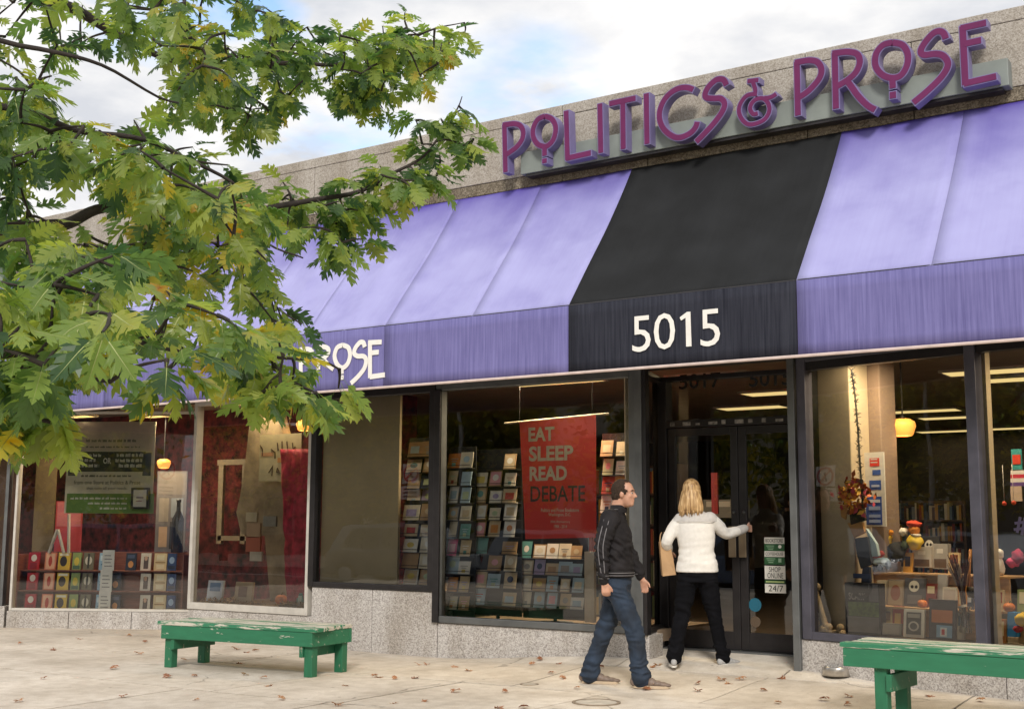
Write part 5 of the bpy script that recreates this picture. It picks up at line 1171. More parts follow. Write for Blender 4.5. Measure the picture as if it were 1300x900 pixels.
for (x, y, pl_, d, r, lab) in ((1146, 543.5, RW, -1.0, 0.125, 'glowing amber pendant lamp in the jutting right window'), (386.5, 540.5, F, -0.75, 0.11, 'glowing amber pendant lamp in front of the red drape'), (341, 548, F, -1.6, 0.085, 'small amber pendant lamp deeper behind the hand lettered sheet'), (208, 589, W1, -0.55, 0.10, 'amber pendant lamp above the notices in the far left window')):
    a, b = pl_.px(x, y, d); pendant(lab, pl_.pt(a, b, d), r)
def clight(label, x, y, w=1.0, h=0.42, z=3.235, e=4.0):
    r_ = ray(x, y); t = (z-EYE.z)/r_.z; c = EYE+r_*t
    tt = thing('ceiling_light', label, 'ceiling light', tuple(c), 0, 'lit ceiling panels inside the shop')
    mb = MB(); mb.box(c.x-w/2, c.x+w/2, c.y-h/2, c.y+h/2, c.z-0.012, c.z-0.004, M_light); mb.build('diffuser', tt)
    ld = bpy.data.lights.new('panel_light', 'AREA'); ld.shape = 'RECTANGLE'; ld.size = w; ld.size_y = h; ld.energy = e; ld.color = (1.0, 0.80, 0.52); lo = bpy.data.objects.new('panel_light', ld); COL.objects.link(lo); lo.location = c-Vector((0, 0, 0.03)); setpar(lo, tt)
    mb = MB()
    for (x0, x1, y0, y1) in ((-w/2-.03, -w/2, -h/2-.03, h/2+.03), (w/2, w/2+.03, -h/2-.03, h/2+.03), (-w/2, w/2, -h/2-.03, -h/2), (-w/2, w/2, h/2, h/2+.03)): mb.box(c.x+x0, c.x+x1, c.y+y0, c.y+y1, c.z-0.014, c.z+0.014, P('#c9c2b4'))
    mb.build('frame', tt)
for (x, y, lab) in ((708, 485, 'lit ceiling panel above the red poster'), (955, 517, 'lit ceiling panel seen through the glass above the doors, nearest the middle'), (992, 498, 'lit ceiling panel behind the right end of the glass above the doors'), (905, 477, 'lit ceiling panel behind the left end of the glass above the doors'), (1209, 529.5, 'lit ceiling panel left of the right window mullion, upper one'), (1201, 547, 'lit ceiling panel left of the right window mullion, lower one'), (1174, 521, 'lit ceiling panel seen just above and right of the amber lamp'), (1290, 543, 'lit ceiling panel at the right edge, lower one'), (1285, 481, 'lit ceiling panel at the right edge, upper one'), (1258, 471, 'lit ceiling panel right beside the mullion near the window top')): clight(lab, x, y, e=1.5) if x != 708 else clight(lab, x, y, 1.1, 0.20, 3.05, 46.0)

# ---- bookcases deep inside
M_bc = mat('dark_bookcase_wood', (0.09, 0.05, 0.03), 0.6, 0.25, 5)
def bookcase(label, x0, x1, y, z1, seed):
    rr = random.Random(seed); t = thing('bookcase', label, 'bookcase', ((x0+x1)/2, y, 0.22), 0, 'bookcases inside the shop'); z0 = 0.22
    for e in (x0, x1-0.04): mb = MB(); mb.box(e, e+0.04, y, y+0.32, z0, z1, M_bc); mb.build('side_panel', t)
    mb = MB(); mb.box(x0+0.04, x1-0.04, y+0.29, y+0.31, z0, z1, M_bc); mb.build('back_panel', t)
    n = 5; hh = (z1-z0)/n; bk = MB()
    for i in range(n):
        z = z0+i*hh; mb = MB(); mb.box(x0+0.04, x1-0.04, y+0.005, y+0.29, z, z+0.025, M_bc); mb.build('shelf', t)
        x = x0+0.05
        while x < x1-0.1:
            w = rr.uniform(0.02, 0.05); h = hh*rr.uniform(0.55, 0.85); bk.box(x, x+w, y+rr.uniform(0.02, 0.06), y+0.27, z+0.026, z+0.026+h, P(rr.choice(['#7a2a24', '#c8b48a', '#2c3a55', '#4d5a3a', '#b98a3c', '#d8cfc0', '#5a3a2a', '#8a8f96', '#a44a2c', '#20262c', '#6f86a0']))); x += w+0.003
    o = bk.build('book_row', t); o['kind'] = 'stuff'
bookcase('dark bookcase full of books behind the card racks', -9.6, -7.6, 15.2, 2.3, 1); bookcase('dark bookcase full of books far behind the amber lamp', -7.4, -5.2, 20.5, 1.9, 3)
for (pl_, a, d, z_, w_, h_, e_, lab) in ((W1, 0.75, -0.33, 3.02, 0.45, 0.2, 16.0, 'added fill light panel over the left half of the book display'), (W1, 1.9, -0.33, 3.02, 0.45, 0.2, 16.0, 'added fill light panel over the right half of the book display'), (F, -11.6, -0.30, 3.03, 1.2, 0.2, 8.0, 'added fill light panel over the floor of the second window'), (RW, 1.05, -0.26, 3.06, 0.9, 0.14, 24.0, 'added fill light panel over the plywood stand of the right window'), (RW, 2.9, -0.26, 3.06, 0.9, 0.14, 20.0, 'added fill light panel over the stand at the right edge')):
    q = pl_.pt(a, z_, d); x_, y_, _ = project(q); clight(lab, x_, y_, w_, h_, z_, e_)  # panels added just inside the glass, mostly unseen, to brighten the displays
rectthing('red_banner', 'narrow red cloth banner hanging inside behind the left door', 'banner', D, 903, 600, 911, 652, -1.5, '#8a1216')
rectthing('counter_box', 'grey counter seen inside through the left door', 'counter', D, 893, 634, 931, 657, -2.2, '#6a6862', [(.1, .6, .9, .9, '#a9a59c')], 0.5)

# ---- stickers on the right door
def dst(label, x0, y0, x1, y1, base_, pr=(), words=()): card('door_sticker', label, 'sticker', D, D.rect(x0, y0, x1, y1, -0.012), -0.012, base_, pr, 0.003, 'stickers on the right door', 0.0, words)
wh = '#dcd8cf'; gr = '#2a5a34'
dst('white BOOKSTORE sticker, topmost in the column on the right door', 970.3, 682, 995.7, 690, wh, (), [('BOOKSTORE', .07, .2, .93, .8, '#4a4a46', 0.01)])
dst('green sticker with white dot just under the BOOKSTORE sticker', 970.3, 690.3, 995.7, 699, gr, [(.78, .62, .085, .26, '#e6e4da', 0), (.1, .65, .5, .78, '#7fa080'), (.15, .4, .48, .52, '#7fa080'), (.2, .15, .45, .28, '#7fa080')])
dst('white COFFEEHOUSE sticker, third down on the right door', 970.5, 699.3, 996, 706.6, wh, (), [('COFFEEHOUSE', .06, .22, .94, .8, '#6a6a64', 0.005)])
dst('green sticker with pale lines just under the COFFEEHOUSE sticker', 970.5, 707, 996, 716.3, gr, [(.1, .72, .55, .85, '#7fa080'), (.15, .48, .5, .6, '#7fa080'), (.2, .22, .45, .35, '#7fa080'), (.7, .3, .85, .85, '#9ab89a')])
dst('white SHOP ONLINE sticker on the right door', 970.8, 718, 997, 735, wh, (), [('SHOP', .22, .54, .78, .92, '#34342f', 0.0), ('ONLINE', .14, .08, .9, .48, '#34342f', 0.0)])
dst('thin dark green web address strip above the 24/7 sticker', 971, 736, 997, 740.5, '#1e4a28', [(.05, .3, .95, .7, '#a8b878')])
dst('white 24/7 sticker, lowest in the column on the right door', 971.2, 741, 997.8, 752.5, wh, (), [('24/7', .18, .18, .88, .85, '#34342f', 0.0)])
def disc(label, x, y, r, col):
    a, b = D.px(x, y, -0.012); rr_ = D.px(x+r, y, -0.012)[0]-a; mb = MB(); k = 24; mb.poly(D, [(a+rr_*cos(2*pi*j/k), b+rr_*1.0*sin(2*pi*j/k)) for j in range(k)], -0.015, -0.012, P(col)); tag(mb.build('round_sticker'), label, 'sticker', 'stickers on the right door')
disc('round blue sticker low on the right door', 958.5, 767.5, 8, '#1c6076'); disc('round beige sticker below the blue one on the right door', 959, 789, 6.5, '#5a4a3a')

# ---- right window display: plank stand with books, pumpkins, bones
st_ = thing('display_stand', 'stepped light plywood stand in the jutting right window', 'display stand', tuple(RW.pt(0.9, zs, -0.6)))
M_ply = mat('light_plywood', (0.52, 0.32, 0.16), 0.6, 0.18, 3, 0.1, 40, stretch=(2, 2, 14))
zf = zs+0.012
def rz(x, y, d): return RW.px(x, y, d)
za = rz(1130, 769, -0.36)[1]; zt = rz(1130, 729, -0.62)[1]
xa, xb_, xc = rz(1058, 770, -0.36)[0], am-0.06, am+0.12
mb = MB(); mb.pbox(RW, xa, xb_, za-0.02, za, -0.60, -0.33, M_ply); mb.build('step', st_, bevel=0.003)
mb = MB(); mb.pbox(RW, xa+0.1, xb_, zf, za-0.022, -0.39, -0.37, M_ply); mb.build('front_panel', st_)
mb = MB(); mb.pbox(RW, xa+0.05, xb_, za+0.002, zt-0.002, -0.64, -0.62, M_ply); mb.build('front_panel', st_)
mb = MB(); mb.pbox(RW, xa+0.08, xb_, zt, zt+0.02, -0.95, -0.60, M_ply); mb.build('top_shelf', st_, bevel=0.003)
st2 = thing('display_stand', 'stepped light plywood stand at the right edge beyond the mullion', 'display stand', tuple(RW.pt(am+0.5, zs, -0.6)))
for (nm, b0, b1, d0, d1) in (('step', za-0.02, za, -0.60, -0.33), ('front_panel', zf, za-0.022, -0.39, -0.37), ('front_panel', za+0.002, zt-0.002, -0.64, -0.62), ('top_shelf', zt, zt+0.02, -0.95, -0.60)):
    mb = MB(); mb.pbox(RW, xc, 3.7, b0, b1, d0, d1, M_ply); mb.build(nm, st2)
def rcard(name, label, cat, x0, y0, x1, y1, d, base_, pr=(), words=(), th=0.03, zfix=None, lean=0.12, group=None):
    r_ = RW.rect(x0, y0, x1, y1, d)
    if zfix is not None: r_ = (r_[0], r_[1], zfix, zfix+r_[3]-r_[2])
    return card(name, label, cat, RW, r_, d, base_, pr, th, group, lean, words)
G_ = 'books on the plywood stand'
rcard('book', 'tan patterned book on the plywood step, left of the skull book', 'book', 1125, 730, 1146, 763, -0.44, '#8a7a68', [(.08, .05, .92, .95, '#a5937a'), (.5, .5, .3, .3, '#8f5a44', 0)], (), 0.03, za, 0.15, G_)
rcard('book', 'dark grey book with a white skull on the plywood step', 'book', 1147, 730, 1173, 766, -0.44, '#4c4a4c', [(.45, .72, .26, .2, '#d8d2c0', 0), (.36, .70, .07, .06, '#2c2a2c', 0), (.56, .70, .07, .06, '#2c2a2c', 0), (.15, .1, .85, .42, '#6c686a')], (), 0.03, za, 0.15, G_)
rcard('book', 'white book with fine grey print on the plywood step', 'book', 1195, 737, 1213, 764, -0.44, '#d3cbbf', [(.1, .1, .9, .9, '#c0b2a8')], (), 0.03, za, 0.15, G_)
rcard('book', 'pale grey book leaning behind the white print book', 'book', 1188, 722, 1200, 764, -0.50, '#a5a09c', [], (), 0.02, za, 0.15, G_)
rcard('book', 'white framed book with circle ornament on the window floor', 'book', 1146, 773, 1172, 808, -0.20, '#ddd8cc', [(.14, .1, .86, .9, '#55534f'), (.5, .4, .26, .18, '#c9c4b8', 0), (.5, .4, .18, .12, '#55534f', 0), (.2, .7, .8, .84, '#a8a49a')], (), 0.03, zf, 0.12, G_)
rcard('book', 'red white and dark quilt patterned book right of the skull book', 'book', 1178, 762, 1211, 812, -0.20, '#3e3a40', [(.1, .42, .9, .74, '#b9703c'), (.3, .05, .9, .36, '#7fa4c4'), (.45, .08, .7, .3, '#d8dfe4'), (.5, .12, .62, .26, '#b02a30')], (), 0.04, zf, 0.12, G_)
rcard('book', 'low grey photo book lying at the foot of the plywood stand', 'book', 1117, 785, 1143, 800, -0.22, '#7d7873', [(.1, .1, .9, .9, '#908a82')], (), 0.03, zf, 0.2, G_)
for (x0, y0, x1, y1, d_, z_, nm, pr, lab) in (
    (1100, 738, 1111, 765, -0.46, 'za', '#b9894e', [(.15, .55, .85, .9, '#7a2c1c')], 'small orange brown book on the plywood step behind the gift bag'),
    (1112, 734, 1124, 765, -0.45, 'za', '#cfc3ac', [(.5, .6, .28, .2, '#4a3a34', 0), (.2, .1, .8, .3, '#9a8a74')], 'cream book with dark round picture on the plywood step'),
    (1174, 734, 1187, 764, -0.46, 'za', '#7c2f22', [(.15, .6, .85, .9, '#d9c9a4'), (.3, .15, .7, .4, '#2c1a16')], 'dark red book on the plywood step between skull and white books'),
    (1214, 735, 1226, 765, -0.47, 'za', '#c98a3a', [(.2, .2, .8, .8, '#e4d4a8')], 'amber book on the plywood step behind the twigs'),
    (1100, 776, 1116, 806, -0.30, 'zf', '#5d6b72', [(.15, .1, .85, .9, '#8fa0a4')], 'blue grey book on the floor half behind the gift bag'),
    (1119, 772, 1131, 804, -0.31, 'zf', '#c2a878', [(.15, .55, .85, .9, '#6a4a2a'), (.2, .1, .8, .4, '#8a6a44')], 'tan book on the window floor behind the low grey book'),
    (1132, 770, 1145, 806, -0.32, 'zf', '#a33a24', [(.2, .2, .8, .75, '#e0b060')], 'red and gold book on the window floor left of the framed book'),
    (1213, 771, 1223, 806, -0.31, 'zf', '#d4cdbf', [(.2, .5, .8, .85, '#5a6a7a')], 'pale book on the window floor behind the vase'),
    (1203, 700, 1217, 727, -0.72, 'zt', '#c8ad82', [(.15, .5, .85, .9, '#8a4a2a')], 'tan book on the top shelf behind the twig tips'),
    (1146, 702, 1157, 727, -0.74, 'zt', '#d8a23c', [(.2, .3, .8, .8, '#3a2a1c')], 'golden book on the top shelf under the stuffed duck'),
    (1224, 742, 1234, 765, -0.48, 'za', '#3c4a6a', [(.2, .4, .8, .9, '#b9c4d4')], 'navy book on the plywood step next to the mullion'),
    (1262, 738, 1273, 765, -0.46, 'za', '#c9b492', [(.2, .4, .8, .9, '#8a3a2c')], 'cream and red book on the step beyond the mullion'),
    (1290, 736, 1303, 765, -0.46, 'za', '#8a9a6a', [(.2, .4, .8, .9, '#e0d8b8')], 'green book on the step at the right edge'),
    (1262, 776, 1276, 806, -0.30, 'zf', '#b8743a', [(.2, .3, .8, .9, '#ead8b0')], 'orange book on the floor beyond the mullion')):
    rcard('book', lab, 'book', x0, y0, x1, y1, d_, nm, pr, (), 0.025, {'za': za, 'zf': zf, 'zt': zt+0.021}[z_], 0.13, G_)
# black gift bag with SCARY lettering
gb = thing('gift_bag', 'black and grey gift bag with grass picture at the left of the right window', 'bag', tuple(RW.pt(rz(1095, 780, -0.2)[0], zf, -0.2)))
r_ = RW.rect(1073, 742, 1117, 806, -0.20); r_ = (r_[0], r_[1], zf, zf+r_[3]-r_[2]); mb = MB(); mb.pbox(RW, r_[0], r_[1], r_[2], r_[3], -0.30, -0.20, P('#161417', 0.4)); mb.build('bag_body', gb, bevel=0.004)
w_, h_ = r_[1]-r_[0], r_[3]-r_[2]
def gq(u0, v0, u1, v1, c, e): mb = MB(); mb.pbox(RW, r_[0]+u0*w_, r_[0]+u1*w_, r_[2]+v0*h_, r_[2]+v1*h_, -0.201, -0.20+e, c if not isinstance(c, str) else P(c, .4)); mb.build('print_area', gb)
gq(.10, .34, .97, .62, mat('grass_print', (0.10, 0.16, 0.035), 0.5, 0.6, 30), 0.002); gq(.08, .02, .97, .33, '#77736f', 0.002); gq(.70, .64, .97, .98, '#6c686c', 0.002)
mb = MB(); text(mb, RW, 'SCARY', r_[0]+.12*w_, r_[0]+.6*w_, r_[2]+.66*h_, r_[2]+.80*h_, -0.197, P('#b8b2ac'), 0.01); mb.build('lettering', gb)
mb = MB(); mb.ribbon(RW, [tuple(q) for q in smooth([(r_[0]+.2*w_, r_[3]), (r_[0]+.22*w_, r_[3]-0.07), (r_[0]+.5*w_, r_[3]-0.13), (r_[0]+.75*w_, r_[3]-0.06), (r_[0]+.77*w_, r_[3])], 6)], 0.03, -0.2, -0.195, P('#0a090a', .4)); mb.build('handle', gb)
# bones
bone = mat('aged_bone', (0.50, 0.37, 0.22), 0.6, 0.2, 9, 0.2, 30)
def bonething(label, pts, rad):
    mb = MB(); mb.tube(smooth(pts, 4), [rad*(1.25 if i in (0, 4*(len(pts)-1)) else 1.0) for i in range(4*(len(pts)-1)+1)], bone, 10)
    for e, o_ in ((0, 1), (-1, -2)):
        dr2 = (Vector(pts[e])-Vector(pts[o_])).normalized(); s_ = RW.u-dr2*RW.u.dot(dr2); s_.normalize()
        for sg_ in (-1, 1): mb.ball(Vector(pts[e])+s_*rad*1.1*sg_, rad*1.55, bone, 10, 8)
    tag(mb.build('bone', None, True), label, 'bone', 'plastic bones in the window')
def RP(x, y, d): a, b = RW.px(x, y, d); return RW.pt(a, b, d)
bonething('long tan bone leaning upright at the left edge of the right window', [RP(1034, 746, -0.16), RP(1042, 772, -0.16), RP(1049, 797, -0.16)], 0.026)
for i, (x0, y0, x1, y1, lab) in enumerate(((1034, 793, 1046, 803, 'short thick bone lying at the foot of the long leaning bone'), (1050, 803, 1068, 800, 'pale bone lying flat left of the black gift bag'))):
    bonething(lab, [RP(x0, y0, -0.15), RP((x0+x1)/2, (y0+y1)/2+1, -0.15), RP(x1, y1, -0.15)], 0.024)
for (x, y, d, r, lab, z) in ((1067, 754, -0.42, 0.055, 'small orange pumpkin on the plywood step above the gift bag', za), (1171, 764, -0.40, 0.045, 'little orange pumpkin on the plywood step right of the skull book', za), (1281, 764, -0.42, 0.052, 'orange pumpkin basket on the step at the right edge', za)):
    a, b = RW.px(x, y, d); pumpkin(lab, RW.pt(a, z, d), r)
# hanging garland with autumn wreath
ga = thing('garland', 'black string garland hanging to an orange leaf wreath in the right window', 'garland', tuple(RP(1083, 470, -0.18)))
pts_ = [RP(x, y, -0.22) for x, y in ((1081, 470), (1085, 500), (1088, 530), (1090, 560), (1092, 590), (1094, 620), (1095, 645))]
mb = MB(); mb.tube(smooth(pts_, 5), 0.009, P('#15120f'), 6); rr = random.Random(5)
for q in smooth(pts_, 14):
    for _ in range(3):
        v = Vector((rr.uniform(-1, 1), rr.uniform(-1, 1), rr.uniform(-1, 1)))*0.035; mb.tube([q, q+v], [0.005, 0.002], P('#15120f'), 4)
o_ = mb.build('string', ga)
mb = MB(); cen = RP(1084, 628, -0.24)
cols = ['#b4541c', '#d08324', '#a03a1c', '#d8a63a', '#c04a5c', '#6a3a1a']
for i in range(160):
    a = rr.uniform(0, 2*pi); r1_ = 0.11+rr.gauss(0, 0.04); c = cen+RW.u*(r1_*cos(a))+Vector((0, 0, r1_*1.1*sin(a)))+RW.n*rr.uniform(-0.04, 0.05)
    v = (RW.u*rr.uniform(-1, 1)+Vector((0, 0, 1))*rr.uniform(-1, 1)+RW.n*rr.uniform(-.5, .5)).normalized(); w = v.cross(RW.n+Vector((0.2, 0.1, 0))).normalized(); l = rr.uniform(0.025, 0.045)
    mb.add([c-v*l, c+w*l*0.5, c+v*l, c-w*l*0.5], [(0, 1, 2, 3)], P(rr.choice(cols)))
o_ = mb.build('wreath_leaves', ga); o_['kind'] = 'stuff'
# stuffed scarecrow-like figure under the wreath: hat cone, bags and jacket pieces read as dark and tan cloth
sc = thing('scarecrow_doll', 'hanging doll with dark legs and tan paper arms below the orange wreath', 'doll', tuple(RP(1092, 690, -0.3)))
for nm, pts_, dd, col in (('torso', [(1077, 641), (1094, 640), (1098, 660), (1080, 666)], -0.27, '#1c1a1a'), ('arm', [(1066, 640), (1076, 642), (1074, 660), (1068, 656)], -0.29, '#a87c4a'), ('skirt', [(1076, 664), (1094, 662), (1097, 676), (1084, 682)], -0.28, '#b98a54'), ('leg', [(1085, 683), (1101, 681), (1106, 716), (1093, 722), (1088, 705)], -0.27, '#171515'), ('sleeve', [(1099, 670), (1112, 690), (1115, 706), (1107, 706)], -0.30, '#a8bcc0'), ('boot', [(1095, 721), (1103, 719), (1104, 740), (1093, 740)], -0.27, '#20283c')):
    mb = MB(); mb.poly(RW, [RW.px(x, y, dd) for x, y in reversed(pts_)], dd-0.05, dd, P(col, .8)); mb.build(nm, sc, bevel=0.012)
mb = MB(); a0_, a1_, b0_, b1_ = RW.rect(1083, 728, 1105, 734, -0.25); mb.pbox(RW, a0_, a1_, b0_, b1_, -0.26, -0.25, P('#2c3a5a')); mb.build('bow', sc)
# tall blue and white poster stand
r_ = RW.rect(1094, 574, 1123, 668, -0.52)
card('poster', 'tall white poster with blue panels and a red letter block in the right window', 'poster', RW, r_, -0.52, '#cfcbc4', [(.05, .02, .86, .40, '#2f4fa0'), (.35, .49, .86, .62, '#33539c'), (.5, .69, .86, .76, '#33539c'), (.40, .81, .82, .92, '#c8302a'), (.44, .895, .74, .91, '#cfcbc4'), (.44, .855, .74, .87, '#cfcbc4'), (.3, .32, .8, .36, '#c4cbdc'), (.3, .22, .8, .27, '#8ea0cc'), (.3, .12, .8, .16, '#8ea0cc'), (.3, .05, .8, .09, '#8ea0cc'), (.45, .53, .8, .56, '#aab6d4')], 0.02)
# toys and small pieces on the top shelf
def lump(label, name, cat, x, y, d, parts):
    t = thing(name, label, cat, tuple(RP(x, y, d)))
    for nm, dx, dy, r, col in parts:
        mb = MB(); c_ = RP(x+dx, y+dy, d); r = tuple(q*0.86 for q in r); mb.ball(c_, r, P(col, .8), 22, 16)
        mb.v = [c_+(v-c_)*(1+0.34*noise.noise(tuple((v-c_)*(1.1/min(r))+Vector((dx, dy, 3))))+0.12*noise.noise(tuple((v-c_)*(3/min(r))))) for v in mb.v]; mb.build(nm, t, True)
lump('yellow stuffed duck with an orange hat on the top shelf of the right window', 'stuffed_duck', 'toy', 1161, 685, -0.75, [('body', 0, 3, (0.085, 0.07, 0.09), '#d9b93a'), ('head', 0, -12, (0.06, 0.055, 0.055), '#dd8a3a'), ('hat', -1, -20, (0.085, 0.07, 0.035), '#c8442c'), ('scarf', 2, -6, (0.05, 0.06, 0.02), '#d8d0c0')])
lump('black and yellow witch doll with white skull on the top shelf', 'witch_doll', 'toy', 1139, 690, -0.72, [('body', 0, 10, (0.10, 0.08, 0.11), '#15161a'), ('skull', 8, -15, (0.05, 0.045, 0.045), '#dcd6c8'), ('sleeve', -12, -6, (0.05, 0.04, 0.07), '#c8a02c'), ('sleeve', 10, 2, (0.05, 0.05, 0.05), '#22301c'), ('flower', -8, -14, (0.03, 0.03, 0.03), '#d88a24'), ('bow', 2, 16, (0.04, 0.03, 0.02), '#b8c0cc')])
lump('toy truck with red band and dark wheel on the top shelf beside the doll legs', 'toy_truck', 'toy', 1116, 711, -0.62, [('cab', -2, -7, (0.085, 0.05, 0.05), '#b03a24'), ('body', 4, 2, (0.09, 0.05, 0.05), '#8fa8bc'), ('wheel', 1, 8, (0.045, 0.03, 0.045), '#15151c'), ('bumper', 12, 6, (0.03, 0.03, 0.05), '#6c7c98')])
for (x0, y0, x1, y1, col, lab, dd) in ((1158, 694, 1182, 720, '#b9b4ac', 'clear plastic bag of treats on the top shelf right of the doll', -0.8), (1183, 690, 1203, 722, '#a5a09a', 'second clear plastic bag of treats on the top shelf near the bundle', -0.85)):
    rcard('treat_bag', lab, 'treat bag', x0, y0, x1, y1, dd, col, [(.1, .05, .9, .4, '#5f4a34'), (.3, .62, .7, .8, '#d9d4cc')], (), 0.06, None, 0.05)
rcard('skull_picture', 'small black and white skull picture on the top shelf', 'picture', 1166, 680, 1192, 702, -0.9, '#2a2a2a', [(.5, .45, .22, .32, '#d8d4cc', 0), (.42, .5, .06, .09, '#1c1c1c', 0), (.58, .5, .06, .09, '#1c1c1c', 0)], (), 0.02)
for (x0, y0, x1, y1, col, lab) in ((1071, 719, 1098, 724, '#c8ac84', 'tan book lying flat on the stack at the left of the top shelf'), (1073, 724, 1098, 728, '#d8d0c0', 'white book lying flat under the tan book on the top shelf')):
    rcard('book', lab, 'book', x0, y0, x1, y1, -0.66, col, [], (), 0.2, None, 0.0, G_)
# bundle of dark twigs in glass vase, broom handle
tw = thing('twig_bundle', 'bundle of dark red brown twigs in a clear vase beside the mullion', 'twigs', tuple(RP(1226, 800, -0.3))); mb = MB(); rr = random.Random(8)
for i in range(46):
    e = RP(rr.uniform(1200, 1232), rr.uniform(702, 722), -0.3+rr.uniform(-.06, .06)); mb.tube([RP(1226+rr.uniform(-2, 2), 796, -0.3), RP(1222+rr.uniform(-3, 3), 752, -0.3+rr.uniform(-.02, .02)), e], [0.007, 0.006, 0.003], P('#4a241a' if i % 4 else '#9a8a80'), 5)
o_ = mb.build('twigs', tw); o_['kind'] = 'stuff'
mb = MB(); mb.lathe(RP(1226, 800, -0.3), [(0.05, -0.02), (0.055, 0.0), (0.035, 0.08), (0.045, 0.17), (0.06, 0.20)], M_glass, 16); mb.build('vase', tw, True)
mb = MB(); mb.tube([RP(1222, 768, -0.28), RP(1223, 771, -0.28)], 0.035, P('#c8beb2'), 10); mb.build('band', tw)
mb = MB(); mb.tube([RP(1229, 755, -0.45), RP(1232, 697, -0.5)], 0.012, P('#a06a34'), 8); tag(mb.build('broom_stick', None, True), 'thin wooden stick standing beside the mullion behind the twigs', 'stick')
mb = MB(); mb.lathe(RP(1236, 758, -0.36), [(0.0, 0), (0.045, 0), (0.06, 0.05), (0.055, 0.09), (0.0, 0.09)], P('#2c241c'), 14); tag(mb.build('small_pot', None, True), 'small dark pot on the plywood step next to the mullion', 'pot')
# right edge, beyond the mullion
lump('white ghost shaped candle holder behind the right edge of the bench', 'ghost_candle', 'ornament', 1269, 715, -0.7, [('body', 0, 6, (0.05, 0.05, 0.10), '#d8d2c8'), ('head', 0, -12, (0.04, 0.04, 0.06), '#e4dfd6'), ('eye', -2, -12, (0.014, 0.05, 0.02), '#1c1a1a')])
lump('pink tinsel heap on the top shelf at the right edge', 'tinsel', 'tinsel', 1292, 706, -0.75, [('strand', 0, 0, (0.06, 0.05, 0.07), '#a0244c'), ('strand', -6, 8, (0.06, 0.05, 0.05), '#d84a78')])
lump('yellow stuffed toy with red bow behind the bench at the right edge', 'stuffed_toy', 'toy', 1296, 790, -0.25, [('body', 2, -4, (0.07, 0.06, 0.065), '#d8b42c'), ('bow', -4, 8, (0.05, 0.03, 0.03), '#b8203c')])
rcard('blue_box', 'small bright blue box beside the yellow stuffed toy', 'box', 1278, 777, 1289, 808, -0.28, '#2f7fc0', [], (), 0.08)
fl = thing('garden_flag', 'colourful flag with red bird and stripes hanging at the right edge', 'flag', tuple(RP(1288, 560, -0.8)))
for nm, x0, y0, x1, y1, col in (('upper_cloth', 1284, 570, 1297, 596, '#2f8a86'), ('bird_print', 1285, 577, 1295, 589, '#c8341c'), ('stripe', 1283, 597, 1300, 602, '#d6cfc8'), ('stripe', 1283, 602, 1300, 607, '#c02a44'), ('stripe', 1283, 607, 1300, 612, '#d6cfc8'), ('stripe', 1283, 612, 1300, 617, '#5a3a7a'), ('lower_cloth', 1283, 617, 1297, 636, '#b8a08c')):
    q_ = RW.rect(x0, y0, x1, y1, -0.8 if nm != 'bird_print' else -0.79); mb = MB(); mb.pbox(RW, q_[0], q_[1], q_[2], q_[3], -0.81, -0.80 if nm != 'bird_print' else -0.795, P(col)); mb.build(nm, fl)
for i, (x, y) in enumerate(((1262, 638), (1275, 639), (1287, 638))):
    mb = MB(); c = RP(x, y, -0.5); mb.ball(c, 0.02, P('#c03a22'), 10, 8); mb.tube([c, c+Vector((0, 0, 0.33))], 0.003, P('#c8c0b4'), 4); tag(mb.build('bauble', None, True), 'red bauble on a pale thread, %s of the three beyond the mullion' % ('left', 'middle', 'right')[i], 'bauble', 'baubles beyond the mullion')
hs = MB(); M_hash = P('#b9a8dc', .5)
for (x0, y0, x1, y1) in ((1291, 676, 1295, 656), (1297, 679, 1301, 657), (1288, 664, 1304, 662), (1287, 672, 1303, 670)): hs.ribbon(RW, [RW.px(x0, y0, -0.05), RW.px(x1, y1, -0.05)], 0.022, -0.056, -0.05-0.001*(x0 % 3), M_hash)
tag(hs.build('hash_decal'), 'pale purple hash sign painted on the glass at the right edge', 'decal')

